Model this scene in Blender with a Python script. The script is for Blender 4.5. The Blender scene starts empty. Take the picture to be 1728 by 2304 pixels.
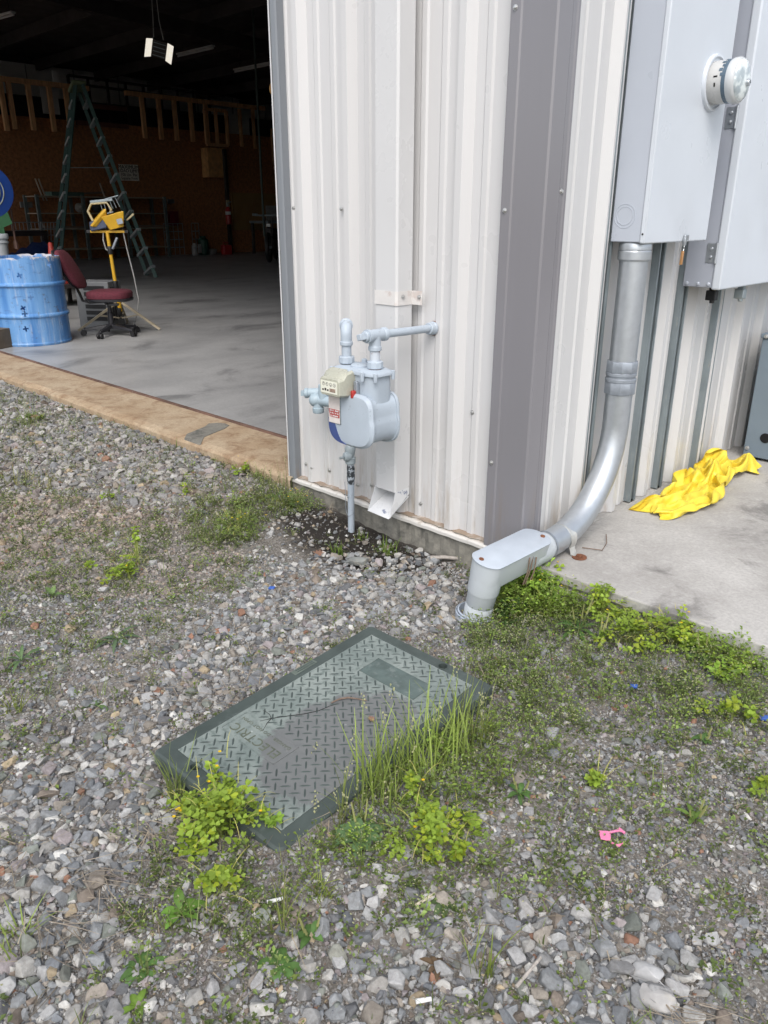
import bpy, bmesh, math, random
import numpy as np
from mathutils import Vector, Matrix, Euler
from math import sin, cos, pi, radians

rng = np.random.default_rng(11)
random.seed(11)
SC = bpy.context.scene
COL = SC.collection
V = Vector

# ------------------------------------------------------------------ camera model (used to survey the place)
IW, IH = 1728, 2304
CAM = dict(pos=V((1.2764, -1.9252, 1.0315)), yaw=-0.777, pitch=0.367, roll=0.001, f=1744.0)
_cy, _sy, _cp, _sp = cos(CAM['yaw']), sin(CAM['yaw']), cos(CAM['pitch']), sin(CAM['pitch'])
CF = V((_sy * _cp, _cy * _cp, -_sp))
_R = V((_cy, -_sy, 0)); _U = _R.cross(CF)
_cr, _sr = cos(CAM['roll']), sin(CAM['roll'])
CR = _R * _cr + _U * _sr
CU = _U * _cr - _R * _sr

def px(x, y, axis, val):
    """point of the place on the plane axis=val that was surveyed at photo pixel (x, y)"""
    d = CF + CR * ((x - IW / 2) / CAM['f']) - CU * ((y - IH / 2) / CAM['f'])
    t = (val - CAM['pos'][axis]) / d[axis]
    return CAM['pos'] + d * t

GZ = -0.100
def zg(x, y):
    """height of the yard"""
    x = np.asarray(x, float); y = np.asarray(y, float)
    t = np.clip((-0.55 - x) / .75, 0, 1); t = t * t * (3 - 2 * t); t = t * (.42 + .85 * np.exp(-(y / .75) ** 2))
    b = 0.006 * np.sin(3.1 * x + 1.3) * np.cos(2.7 * y - .4) + 0.004 * np.sin(7.3 * x - 2.1 * y) + .003 * np.cos(11 * y + 5 * x)
    fade = np.clip((-y - 0.0) / .25, 0.25, 1)
    m = .034 * np.exp(-(((x - .40) / .17) ** 2 + ((y + 1.12) / .36) ** 2) ** 1.5)      # soil banked against the low side of the cover
    e = np.clip((x - .12) / .35, 0, 1); m = m + .042 * e * e * (3 - 2 * e) * np.exp(-(y / .32) ** 2)
    return GZ + 0.050 * t + m + b * fade

def gp(x, y):
    """ground point seen at photo pixel"""
    p = px(x, y, 2, GZ)
    for _ in range(3):
        p = px(x, y, 2, float(zg(p.x, p.y)))
    return p

# ------------------------------------------------------------------ materials
class NT:
    def __init__(s, name):
        s.m = bpy.data.materials.new(name); s.m.use_nodes = True
        s.t = s.m.node_tree; s.b = s.t.nodes['Principled BSDF']; s.o = s.t.nodes['Material Output']
    def n(s, typ, **kw):
        nd = s.t.nodes.new(typ)
        for k, v in kw.items():
            if k in nd.inputs.keys() and not hasattr(nd, k): nd.inputs[k].default_value = v
            elif hasattr(nd, k): setattr(nd, k, v)
            else: nd.inputs[k].default_value = v
        return nd
    def l(s, a, b): s.t.links.new(a, b)
    def coord(s, kind='Object', scale=(1, 1, 1)):
        if kind == 'World':
            c = s.n('ShaderNodeNewGeometry').outputs['Position']
        else:
            c = s.n('ShaderNodeTexCoord').outputs[kind]
        mp = s.n('ShaderNodeMapping'); mp.inputs['Scale'].default_value = scale
        s.l(c, mp.inputs['Vector']); return mp.outputs['Vector']
    def noise(s, vec, scale, detail=5, rough=.55, dist=0):
        nd = s.n('ShaderNodeTexNoise'); nd.inputs['Scale'].default_value = scale
        nd.inputs['Detail'].default_value = detail; nd.inputs['Roughness'].default_value = rough
        nd.inputs['Distortion'].default_value = dist
        if vec is not None: s.l(vec, nd.inputs['Vector'])
        return nd.outputs['Fac']
    def ramp(s, fac, lo, hi, a=0., b=1.):
        nd = s.n('ShaderNodeMapRange'); nd.clamp = True; nd.interpolation_type = 'SMOOTHSTEP'
        s.l(fac, nd.inputs['Value'])
        for k, v in zip(('From Min', 'From Max', 'To Min', 'To Max'), (lo, hi, a, b)): nd.inputs[k].default_value = v
        return nd.outputs['Result']
    def mul(s, a, b):
        nd = s.n('ShaderNodeMath', operation='MULTIPLY')
        for i, v in enumerate((a, b)):
            if isinstance(v, (int, float)): nd.inputs[i].default_value = v
            else: s.l(v, nd.inputs[i])
        return nd.outputs[0]
    def mix(s, fac, a, b, blend='MIX'):
        nd = s.n('ShaderNodeMix', data_type='RGBA', blend_type=blend)
        for sock, v in ((nd.inputs['Factor'], fac), (nd.inputs['A'], a), (nd.inputs['B'], b)):
            if isinstance(v, (int, float)): sock.default_value = v
            elif isinstance(v, tuple): sock.default_value = (*v[:3], 1)
            else: s.l(v, sock)
        return nd.outputs['Result']
    def bump(s, h, strength=.3, dist=.002):
        nd = s.n('ShaderNodeBump'); nd.inputs['Strength'].default_value = strength; nd.inputs['Distance'].default_value = dist
        s.l(h, nd.inputs['Height']); s.l(nd.outputs['Normal'], s.b.inputs['Normal'])
    def col(s, c): 
        if isinstance(c, tuple): s.b.inputs['Base Color'].default_value = (*c[:3], 1)
        else: s.l(c, s.b.inputs['Base Color'])
    def set(s, rough=None, metal=None, spec=None):
        if rough is not None:
            if isinstance(rough, (int, float)): s.b.inputs['Roughness'].default_value = rough
            else: s.l(rough, s.b.inputs['Roughness'])
        if metal is not None: s.b.inputs['Metallic'].default_value = metal
        if spec is not None: s.b.inputs['Specular IOR Level'].default_value = spec

def mat(name, c, rough=.5, metal=0., var=.12, vscale=6., dirt=None, dscale=14., dlo=.55, dhi=.7, damt=.6,
        bscale=60., bstr=.0, bdist=.002, stretch=(1, 1, 1), spec=.5, rvar=.12):
    k = NT(name); v = k.coord('Object', stretch)
    n1 = k.noise(v, vscale, 6)
    c1 = k.mix(k.ramp(n1, .3, .7), tuple(x * (1 - var) for x in c), tuple(min(1, x * (1 + var)) for x in c))
    if dirt:
        c1 = k.mix(k.mul(k.ramp(k.noise(v, dscale, 8, .65), dlo, dhi), damt), c1, dirt)
    k.col(c1)
    k.set(k.ramp(k.noise(v, vscale * 2.3, 4), .3, .7, max(.02, rough - rvar), min(1, rough + rvar)), metal, spec)
    if bstr: k.bump(k.noise(v, bscale, 6), bstr, bdist)
    return k.m

# ------------------------------------------------------------------ mesh builder
OFF = {}
class MB:
    def __init__(s): s.v = []; s.f = []
    def add(s, vs, fs):
        b = len(s.v); s.v += [V(p) for p in vs]; s.f += [tuple(b + i for i in f) for f in fs]; return s
    def box(s, x0, x1, y0, y1, z0, z1):
        return s.add([(x, y, z) for x in (x0, x1) for y in (y0, y1) for z in (z0, z1)],
                     [(0, 1, 3, 2), (4, 6, 7, 5), (0, 4, 5, 1), (2, 3, 7, 6), (0, 2, 6, 4), (1, 5, 7, 3)])
    def obox(s, c, ax, h):
        """oriented box: centre, three axes, three half sizes"""
        c = V(c); a = [V(q).normalized() * r for q, r in zip(ax, h)]
        return s.add([c + a[0] * i + a[1] * j + a[2] * k for i in (-1, 1) for j in (-1, 1) for k in (-1, 1)],
                     [(0, 1, 3, 2), (4, 6, 7, 5), (0, 4, 5, 1), (2, 3, 7, 6), (0, 2, 6, 4), (1, 5, 7, 3)])
    def bar(s, a, b, w, h, up=(0, 0, 1)):
        a, b = V(a), V(b); d = (b - a); u = V(up)
        sd = d.cross(u)
        if sd.length < 1e-6: sd = d.cross(V((1, 0, 0)))
        sd.normalize(); u2 = sd.cross(d).normalized()
        return s.obox((a + b) / 2, (d, sd, u2), (d.length / 2, w / 2, h / 2))
    def tube(s, pts, r, n=14, cap=True):
        pts = [V(p) for p in pts]; m = len(pts)
        rs = r if isinstance(r, (list, tuple)) else [r] * m
        tang = [(pts[min(i + 1, m - 1)] - pts[max(i - 1, 0)]).normalized() for i in range(m)]
        u = tang[0].cross(V((0, 0, 1)))
        if u.length < 1e-3: u = tang[0].cross(V((0, 1, 0)))
        u.normalize(); vs = []
        for i in range(m):
            t = tang[i]; u = (u - t * u.dot(t)).normalized(); w = t.cross(u)
            vs += [pts[i] + (u * cos(2 * pi * k / n) + w * sin(2 * pi * k / n)) * rs[i] for k in range(n)]
        fs = [(i * n + k, i * n + (k + 1) % n, (i + 1) * n + (k + 1) % n, (i + 1) * n + k) for i in range(m - 1) for k in range(n)]
        if cap: fs += [tuple(reversed(range(n))), tuple((m - 1) * n + k for k in range(n))]
        return s.add(vs, fs)
    def lathe(s, prof, o=(0, 0, 0), axis=(0, 0, 1), n=24, cap=True, ph=0.):
        """prof: (radius, height) along axis from o"""
        o = V(o); a = V(axis).normalized(); u = a.cross(V((0, 0, 1)))
        if u.length < 1e-3: u = V((1, 0, 0))
        u.normalize(); w = a.cross(u); vs = []
        for r, h in prof:
            vs += [o + a * h + (u * cos(2 * pi * k / n + ph) + w * sin(2 * pi * k / n + ph)) * r for k in range(n)]
        m = len(prof)
        fs = [(i * n + k, i * n + (k + 1) % n, (i + 1) * n + (k + 1) % n, (i + 1) * n + k) for i in range(m - 1) for k in range(n)]
        if cap: fs += [tuple(reversed(range(n))), tuple((m - 1) * n + k for k in range(n))]
        return s.add(vs, fs)
    def prism(s, poly, o, ex, ey, ez):
        """closed 2-D outline in the frame o + x ex + y ey, extruded by the vector ez"""
        o, ex, ey, ez = V(o), V(ex), V(ey), V(ez); n = len(poly)
        b = [o + ex * p[0] + ey * p[1] for p in poly]
        return s.add(b + [p + ez for p in b], [tuple(reversed(range(n))), tuple(range(n, 2 * n))] +
                     [(i, (i + 1) % n, n + (i + 1) % n, n + i) for i in range(n)])
    def loft(s, rings, cap=True):
        n = len(rings[0]); vs = [p for r in rings for p in r]; m = len(rings)
        fs = [(i * n + k, i * n + (k + 1) % n, (i + 1) * n + (k + 1) % n, (i + 1) * n + k) for i in range(m - 1) for k in range(n)]
        if cap: fs += [tuple(reversed(range(n))), tuple((m - 1) * n + k for k in range(n))]
        return s.add(vs, fs)
    def sheet(s, line, ext, t=None):
        """open polyline swept by a vector"""
        n = len(line); e = V(ext); p = [V(q) for q in line]
        return s.add(p + [q + e for q in p], [(i, i + 1, n + i + 1, n + i) for i in range(n - 1)])
    def build(s, name, m, parent=None, bevel=0., seg=2, ang=32, smooth=True, solid=0., recalc=True):
        off = OFF.get(parent.name, V((0, 0, 0))) if parent else V((0, 0, 0))
        me = bpy.data.meshes.new(name)
        me.from_pydata([p - off for p in s.v], [], s.f); me.update()
        if recalc:
            bm = bmesh.new(); bm.from_mesh(me); bmesh.ops.recalc_face_normals(bm, faces=bm.faces); bm.to_mesh(me); bm.free()
        if solid and len(s.f) < 40: smooth = False
        if smooth:
            me.polygons.foreach_set('use_smooth', [True] * len(me.polygons)); me.set_sharp_from_angle(angle=radians(ang))
        o = bpy.data.objects.new(name, me); COL.objects.link(o)
        if m: me.materials.append(m)
        if parent: o.parent = parent
        OFF[o.name] = off
        if solid:
            md = o.modifiers.new('thick', 'SOLIDIFY'); md.thickness = solid; md.offset = 0
        if bevel:
            md = o.modifiers.new('edge', 'BEVEL'); md.width = bevel; md.segments = seg; md.limit_method = 'ANGLE'; md.angle_limit = radians(40)
            md.harden_normals = False
        return o

def tag(o, label=None, cat=None, group=None, kind=None):
    for k, v in (('label', label), ('category', cat), ('group', group), ('kind', kind)):
        if v: o[k] = v
    return o
def thing(name, label, cat, loc=(0, 0, 0), group=None):
    o = bpy.data.objects.new(name, None); COL.objects.link(o); o.location = loc; o.empty_display_size = .1
    OFF[o.name] = V(loc)
    return tag(o, label, cat, group)
def dup(root, loc, rz=None, label=None):
    r = root.copy(); COL.objects.link(r); r.location = loc
    if rz is not None: r.rotation_euler = (0, 0, rz)
    if label: r['label'] = label
    for ch in list(root.children):
        c = ch.copy(); COL.objects.link(c); c.parent = r
        for g in ch.children:
            d = g.copy(); COL.objects.link(d); d.parent = c
    return r
def cut(o, mb):
    """real holes: boolean difference, applied"""
    c = mb.build('tool', None)
    md = o.modifiers.new('cut', 'BOOLEAN'); md.object = c; md.operation = 'DIFFERENCE'; md.solver = 'EXACT'
    bpy.context.view_layer.update()
    dg = bpy.context.evaluated_depsgraph_get()
    me = bpy.data.meshes.new_from_object(o.evaluated_get(dg)); o.modifiers.clear(); o.data = me
    me.polygons.foreach_set('use_smooth', [True] * len(me.polygons)); me.set_sharp_from_angle(angle=radians(24))
    bpy.data.objects.remove(c, do_unlink=True)
    return o
def text(name, body, size, o, ex, ey, m, parent=None, ext=.0006, align='CENTER', sp=1.0):
    """lettering lying in the plane o + x ex + y ey"""
    cu = bpy.data.curves.new(name, 'FONT'); cu.body = body; cu.size = size; cu.extrude = ext
    cu.align_x = align; cu.align_y = 'CENTER'; cu.resolution_u = 3; cu.space_character = sp
    ob = bpy.data.objects.new(name, cu); COL.objects.link(ob)
    ex = V(ex).normalized(); ey = V(ey).normalized(); ez = ex.cross(ey)
    off = OFF.get(parent.name, V((0, 0, 0))) if parent else V((0, 0, 0))
    M = Matrix((ex, ey, ez)).transposed().to_4x4(); M.translation = V(o) - off
    cu.materials.append(m)
    bpy.context.view_layer.update()
    me = bpy.data.meshes.new_from_object(ob.evaluated_get(bpy.context.evaluated_depsgraph_get()))
    bpy.data.objects.remove(ob, do_unlink=True); bpy.data.curves.remove(cu)
    ob = bpy.data.objects.new(name, me); COL.objects.link(ob)
    if parent: ob.parent = parent
    ob.matrix_local = M; OFF[ob.name] = off
    return ob
def arc(c, u, w, r, a0, a1, n):
    c, u, w = V(c), V(u).normalized(), V(w).normalized()
    return [c + (u * cos(a0 + (a1 - a0) * i / n) + w * sin(a0 + (a1 - a0) * i / n)) * r for i in range(n + 1)]

# fast accumulator for tens of thousands of small pieces (gravel, weeds)
class Soup:
    def __init__(s): s.v = []; s.l = []; s.ls = []; s.c = []; s.nv = 0
    def add(s, v, faces, c):
        s.v.append(v); s.c.append(np.broadcast_to(c, (len(v), 3)))
        for idx, k in faces:
            s.l.append((idx + s.nv).ravel()); s.ls.append(np.full(len(idx), k))
        s.nv += len(v)
    def build(s, name, m, parent=None, off=V((0, 0, 0)), smooth=False):
        v = np.concatenate(s.v).astype(np.float32) - np.array(off, np.float32)
        l = np.concatenate(s.l).astype(np.int32); k = np.concatenate(s.ls).astype(np.int32)
        me = bpy.data.meshes.new(name); me.vertices.add(len(v)); me.vertices.foreach_set('co', v.ravel())
        me.loops.add(len(l)); me.loops.foreach_set('vertex_index', l)
        me.polygons.add(len(k)); me.polygons.foreach_set('loop_start', np.concatenate([[0], np.cumsum(k)[:-1]]).astype(np.int32))
        me.polygons.foreach_set('use_smooth', np.full(len(k), smooth))
        at = me.attributes.new('tint', 'FLOAT_COLOR', 'POINT')
        at.data.foreach_set('color', np.hstack([np.concatenate(s.c), np.ones((len(v), 1))]).astype(np.float32).ravel())
        me.update(calc_edges=True); me.validate()
        o = bpy.data.objects.new(name, me); COL.objects.link(o); me.materials.append(m)
        if parent: o.parent = parent
        return o
# ------------------------------------------------------------------ material library
M = {}
def panel_mat(name, c, grime=(.30, .22, .13), rg=(.27, .31), spec=.5):
    k = NT(name); w = k.coord('World'); st = k.coord('World', (9, 9, .5))
    base = k.mix(k.ramp(k.noise(st, 1.6, 4), .3, .7), tuple(x * .985 for x in c), tuple(min(1, x * 1.012) for x in c))
    sep = k.n('ShaderNodeSeparateXYZ'); k.l(w, sep.inputs[0])
    low = k.ramp(sep.outputs['Z'], .30, .0, 0, 1)
    gr = k.mul(low, k.ramp(k.noise(k.coord('World', (16, 16, 2.2)), 1.8, 6, .65), .47, .72))
    base = k.mix(k.mul(gr, .62), base, grime)
    sp = k.ramp(k.noise(w, 130, 3, .6), .70, .76)
    base = k.mix(k.mul(sp, .35), base, (.25, .2, .15))
    k.col(base); k.set(k.ramp(k.noise(w, 3, 4), .3, .7, rg[0], rg[1]), 0, spec)
    k.bump(k.noise(k.coord('World', (1, 1, .35)), 3.0, 2), .10, .006)
    return k.m
M['panel'] = panel_mat('white_panel', (.575, .57, .57))
M['side_panel'] = panel_mat('white_side_panel', (.565, .565, .565))
M['trim'] = panel_mat('grey_trim', (.205, .20, .215), (.2, .16, .12), (.20, .25), .7)
M['jamb'] = panel_mat('jamb_grey', (.20, .215, .235), (.2, .15, .1))
M['white_paint'] = mat('downspout_white', (.575, .575, .578), .34, 0, .015, 3, (.22, .2, .18), 38, .70, .76, .4)
M['galv'] = mat('galvanised', (.50, .53, .56), .40, .85, .04, 40, (.42, .44, .46), 14, .5, .75, .2, rvar=.04)
M['galv_dull'] = mat('galvanised_dull', (.29, .335, .355), .5, .55, .12, 20, (.45, .42, .36), 40, .6, .72, .4, stretch=(1, 1, .3))
M['zinc'] = mat('zinc_fitting', (.30, .33, .37), .5, .5, .12, 30)
M['screw'] = mat('screw_head', (.55, .55, .54), .35, .8, .1, 80)
M['cab_shaded'] = mat('cabinet_shaded', (.43, .465, .525), .38, 0, .03, 2.5, (.38, .40, .42), 9, .66, .78, .3)  # cabinet paint darkened to carry the shade on its sides
M['cab_lit'] = mat('cabinet_lit', (.565, .605, .655), .36, 0, .03, 2.5, (.45, .45, .44), 8, .64, .8, .25)  # same cabinet paint lightened for the brighter-lit fronts
M['cab_shaded_far'] = mat('cabinet_shaded_far', (.36, .385, .44), .4, 0, .04, 2.5, (.25, .26, .3), 9, .66, .8, .3)  # darker copy again, shade painted into the larger cabinet's box
M['hvac'] = mat('slate_cabinet', (.17, .215, .255), .5, 0, .05, 4)
M['meter_grey'] = mat('meter_grey', (.39, .445, .505), .45, 0, .05, 9, (.20, .22, .24), 70, .62, .68, .5, 70, .2, .001)
M['meter_navy'] = mat('meter_navy', (.045, .07, .20), .45, 0, .1, 12)
M['rust'] = mat('rust', (.17, .065, .03), .8, 0, .3, 60)
M['worn_pipe'] = mat('worn_pipe', (.035, .04, .045), .6, 0, .2, 40, (.45, .5, .55), 75, .50, .56, .9)
M['index'] = mat('index_plastic', (.40, .40, .33), .3, 0, .06, 20)
M['dial'] = mat('dial_card', (.72, .72, .62), .4, 0, .03, 30)
M['plate'] = mat('plate_white', (.66, .60, .57), .4, 0, .05, 50)
M['red'] = mat('label_red', (.42, .035, .03), .45)
M['white'] = mat('plain_white', (.62, .62, .61), .4, 0, .03)
M['black'] = mat('black_rubber', (.012, .012, .013), .5, 0, .2, 30)
M['hole_shade'] = mat('hole_shade_black', (.004, .004, .004), .9)  # near-black that paints in the shade inside small holes and slots
M['pvc'] = mat('conduit_body_grey', (.46, .495, .525), .42, 0, .05, 9, (.40, .38, .34), 26, .6, .72, .45)
M['brass'] = mat('lock_brass', (.50, .27, .12), .4, .5)
M['lid_rim'] = mat('vault_rim_green', (.055, .071, .066), .55, 0, .18, 10, (.16, .19, .18), 16, .55, .75, .5)
def lid_plate():
    k = NT('vault_plate'); v = k.coord('Object')
    a = k.mix(k.ramp(k.noise(v, 7, 6), .35, .65), (.165, .198, .187), (.245, .278, .26))
    b = k.mix(k.ramp(k.noise(v, 60, 6, .7), .45, .7), a, (.11, .14, .13))
    # dried mud film of its own outline, near the middle of the cover
    mp = k.n('ShaderNodeMapping'); mp.inputs['Location'].default_value = (-.50, .21, 0); mp.inputs['Scale'].default_value = (5.6, 4.2, 0)
    k.l(k.n('ShaderNodeTexCoord').outputs['Object'], mp.inputs[0])
    d = k.n('ShaderNodeVectorMath', operation='LENGTH'); k.l(mp.outputs[0], d.inputs[0])
    ad = k.n('ShaderNodeMath', operation='ADD'); k.l(d.outputs['Value'], ad.inputs[0]); k.l(k.mul(k.noise(v, 13, 8, .7), .8), ad.inputs[1])
    mud = k.ramp(ad.outputs[0], 1.32, 1.22)
    c = k.mix(k.mul(mud, .85), b, k.mix(k.noise(v, 40, 5), (.105, .11, .115), (.165, .165, .165)))
    wh = k.ramp(k.noise(v, 34, 3, .5), .715, .74)
    c = k.mix(k.mul(wh, .5), c, (.5, .54, .52))
    k.col(c); k.set(.48); k.bump(k.noise(v, 90, 6), .25, .001)
    return k.m
M['lid_plate'] = lid_plate()
M['tread'] = mat('vault_tread', (.055, .072, .068), .5, 0, .2, 14)
M['tread2'] = mat('vault_letter', (.10, .115, .085), .6, 0, .2, 14)
M['tarp'] = mat('yellow_vinyl', (.74, .58, .055), .5, 0, .06, 7, (.62, .44, .01), 20, .5, .75, .5, 30, .15, .004)
M['pink'] = mat('pink_plastic', (.70, .20, .36), .35)
M['leaf_brown'] = mat('dead_leaf', (.19, .105, .07), .8, 0, .25, 60)
M['twig'] = mat('twig', (.17, .12, .09), .85, 0, .25, 60)
M['wood_grey'] = mat('weathered_wood', (.34, .31, .28), .85, 0, .2, 30, stretch=(1, 6, 6))
def concrete(name, c, c2, stain, stamt=.6, slo=.56, shi=.72, sscale=3.2, fine=.25, rough=.8, stretch=(1, 1, 1), sheen=None, crack=True):
    k = NT(name); v = k.coord('World', stretch)
    a = k.mix(k.ramp(k.noise(v, 2.1, 7, .6), .32, .68), c, c2)
    a = k.mix(k.mul(k.ramp(k.noise(v, sscale, 8, .68, .6), slo, shi), stamt), a, stain)
    a = k.mix(k.mul(k.ramp(k.noise(v, 95, 4, .7), .3, .75), fine), a, tuple(x * .55 for x in c))
    a = k.mix(k.mul(k.ramp(k.noise(v, 34, 6, .75), .52, .75), .28), a, tuple(min(1, x * 1.35) for x in c2))
    k.col(a); k.set(rough); k.bump(k.noise(v, 70, 8, .7), .3, .003)
    return k.m
M['pad'] = concrete('pad_concrete', (.34, .325, .305), (.50, .485, .46), (.14, .132, .125), .8, .51, .66, 3.2, .4, .8)
M['curb'] = concrete('curb_concrete', (.16, .155, .135), (.27, .255, .22), (.06, .06, .055), .7, .5, .66, 9, .35, .9)
M['sill'] = concrete('sill_concrete', (.37, .265, .165), (.48, .385, .27), (.22, .125, .065), .75, .45, .66, 11, .5, .85, (1, 1, 1))
M['floor'] = concrete('shop_floor', (.315, .314, .312), (.42, .417, .41), (.12, .12, .122), .75, .50, .70, 2.2, .3, .38, (1, .6, 1))
M['angle'] = mat('rusty_angle', (.13, .075, .055), .75, 0, .3, 8, (.25, .2, .17), 20, .55, .7, .5)
def ground_mat():
    k = NT('yard_soil'); v = k.coord('World')
    a = k.mix(k.ramp(k.noise(v, 2.2, 8, .65), .35, .65), (.105, .094, .080), (.18, .165, .145))
    def blob(cx, cy, sx, sy, lo, hi, n=.7, ns=5):
        mp = k.n('ShaderNodeMapping', vector_type='POINT'); mp.inputs['Scale'].default_value = (1 / sx, 1 / sy, 0)
        mp.inputs['Location'].default_value = (-cx / sx, -cy / sy, 0)
        k.l(k.n('ShaderNodeNewGeometry').outputs['Position'], mp.inputs[0])
        d = k.n('ShaderNodeVectorMath', operation='LENGTH'); k.l(mp.outputs[0], d.inputs[0])
        ad = k.n('ShaderNodeMath', operation='ADD'); k.l(d.outputs['Value'], ad.inputs[0]); k.l(k.mul(k.noise(v, ns, 7, .7), n), ad.inputs[1])
        return k.ramp(ad.outputs[0], hi, lo)
    a = k.mix(k.mul(blob(-1.75, -.45, .95, .42, .7, 1.3), .55), a, (.16, .10, .065))      # red clay
    a = k.mix(k.mul(blob(-2.2, .0, 1.3, .10, .7, 1.3), .8), a, (.16, .07, .035))
    g = k.noise(v, 160, 4, .7)
    a = k.mix(k.ramp(g, .40, .72), a, (.31, .295, .275))
    a = k.mix(k.mul(k.ramp(k.noise(v, 75, 6, .8), .55, .7), .7), a, (.06, .052, .045))
    a = k.mix(k.mul(blob(-.62, -.14, .62, .24, .85, 1.35), .95), a, (.026, .022, .019))   # damp black earth under the spout
    k.col(a); k.set(.95, 0, .2)
    k.bump(k.noise(v, 120, 8, .75), .9, .006)
    return k.m
M['ground'] = ground_mat()
def tinted(name, rough=.8, bump=.3, bs=200, trans=0., spec=.3, nz=.35):
    k = NT(name); at = k.n('ShaderNodeAttribute'); at.attribute_name = 'tint'
    v = k.coord('World')
    c = k.mix(k.mul(k.ramp(k.noise(v, bs * .55, 5, .7), .3, .7), nz), at.outputs['Color'], (.62, .6, .58), 'MULTIPLY') if nz else at.outputs['Color']
    k.col(c); k.set(rough, 0, spec)
    if bump: k.bump(k.noise(v, bs, 6, .7), bump, .002)
    if trans:
        tr = k.n('ShaderNodeBsdfTranslucent'); k.l(k.mix(.5, c, (.9, 1, .25), 'MULTIPLY'), tr.inputs['Color'])
        mx = k.n('ShaderNodeMixShader'); mx.inputs[0].default_value = trans
        k.l(k.b.outputs[0], mx.inputs[1]); k.l(tr.outputs[0], mx.inputs[2]); k.l(mx.outputs[0], k.o.inputs['Surface'])
    return k.m
M['stone'] = tinted('stone', .88, .6, 240, nz=.75)
M['leaf'] = tinted('leaf', .55, 0, 100, .32, .35, .12)
M['straw'] = tinted('straw', .8, 0, 100, 0, .2, .2)
# inside the shop
M['osb'] = mat('osb_board', (.30, .125, .05), .8, 0, .3, 16, (.42, .22, .10), 45, .5, .7, .5)
M['stud'] = mat('stud_timber', (.60, .34, .17), .75, 0, .2, 4, stretch=(6, 6, 1))
M['insul'] = mat('white_liner', (.6, .6, .59), .7, 0, .08, .8)
M['steel_dark'] = mat('dark_steel', (.035, .028, .027), .6, 0, .2, 3)
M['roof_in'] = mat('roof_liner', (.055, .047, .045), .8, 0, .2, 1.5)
M['shelf'] = mat('shelf_steel', (.13, .15, .145), .55, 0, .2, 5)
M['ladder'] = mat('ladder_green', (.075, .14, .125), .5, 0, .15, 6)
M['ladder_step'] = mat('ladder_step', (.5, .55, .56), .45, .5, .1, 6)
M['yellow'] = mat('lamp_yellow', (.62, .36, .025), .42, 0, .08, 12)
M['burgundy'] = mat('chair_fabric', (.105, .018, .030), .9, 0, .15, 40, None, bscale=400, bstr=.3)
M['plastic_dark'] = mat('chair_plastic', (.022, .022, .026), .45, 0, .1, 20)
def drum_mat():
    k = NT('drum_blue'); v = k.coord('Object'); st = k.coord('Object', (9, 9, .9))
    a = k.mix(k.ramp(k.noise(st, 1.3, 6, .6), .35, .65), (.055, .19, .47), (.15, .33, .62))
    a = k.mix(k.mul(k.ramp(k.noise(st, 3.4, 6, .7), .52, .68), .55), a, (.42, .50, .62))
    a = k.mix(k.mul(k.ramp(k.noise(k.coord('Object', (3, 3, 12)), 2.1, 8, .75), .56, .68), .75), a, (.07, .14, .33))
    a = k.mix(k.mul(k.ramp(k.noise(v, 14, 7, .75), .58, .66), .75), a, (.10, .10, .13))
    sep = k.n('ShaderNodeSeparateXYZ'); k.l(v, sep.inputs[0])
    ad = k.n('ShaderNodeMath', operation='ADD'); k.l(sep.outputs['Z'], ad.inputs[0]); k.l(k.mul(k.noise(v, 9, 6, .7), .22), ad.inputs[1])
    a = k.mix(k.ramp(ad.outputs[0], .775, .80), a, (.62, .60, .62))
    k.col(a); k.set(.45)
    return k.m
M['drum'] = drum_mat()
M['cage'] = mat('cage_wire', (.33, .34, .35), .5, .4, .1, 10)
M['pc_beige'] = mat('grey_case', (.16, .165, .17), .6, 0, .1, 10)
M['blue_reel'] = mat('reel_blue', (.012, .055, .27), .4, 0, .1, 8)
M['green_base'] = mat('reel_green', (.02, .12, .04), .5)
M['tan_board'] = mat('tan_board', (.26, .15, .055), .8, 0, .1, 3)
M['ext_red'] = mat('extinguisher_red', (.35, .02, .02), .4)
M['jug_green'] = mat('jug_green', (.015, .08, .055), .4)
M['reflector'] = mat('glowing_reflector', (.85, .84, .80), .25, .3, .03)
M['reflector'].node_tree.nodes['Principled BSDF'].inputs['Emission Color'].default_value = (1, .93, .80, 1)
M['reflector'].node_tree.nodes['Principled BSDF'].inputs['Emission Strength'].default_value = .45  # wings emit a little, in place of light they would reflect
M['tube'] = mat('unlit_tube', (.72, .72, .70), .4, 0, .03)
M['cord_grey'] = mat('cord_grey', (.30, .30, .29), .6)
# ------------------------------------------------------------------ ground, floor, pad
def ground():
    xs = np.concatenate([[-60, -25, -12], np.arange(-6.5, 3.01, .03), [6, 12, 25, 60]])
    ys = np.concatenate([[-60, -25, -10], np.arange(-3.2, .121, .03), [1, 8, 25, 60]])
    X, Y = np.meshgrid(xs, ys, indexing='ij')
    Z = zg(X, Y) + .004 * np.sin(37 * X + 11 * np.sin(9 * Y)) * np.cos(41 * Y + 2.1 * X)
    # shallow washed hollow under the spout
    Z -= .012 * np.exp(-(((X + .50) / .22) ** 2 + ((Y + .16) / .14) ** 2))
    ny = len(ys); v = np.stack([X, Y, Z], -1).reshape(-1, 3)
    i = np.arange(len(xs) - 1)[:, None] * ny + np.arange(ny - 1)[None]
    f = np.stack([i, i + ny, i + ny + 1, i + 1], -1).reshape(-1, 4)
    s = Soup(); s.add(v, [(f, 4)], (0, 0, 0)); o = s.build('ground', M['ground'], smooth=True)
    tag(o, kind='structure')
ground()
tag(MB().box(-19.6, -.06, .33, 22, -.2, .03).build('floor', M['floor']), kind='structure')
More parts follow.
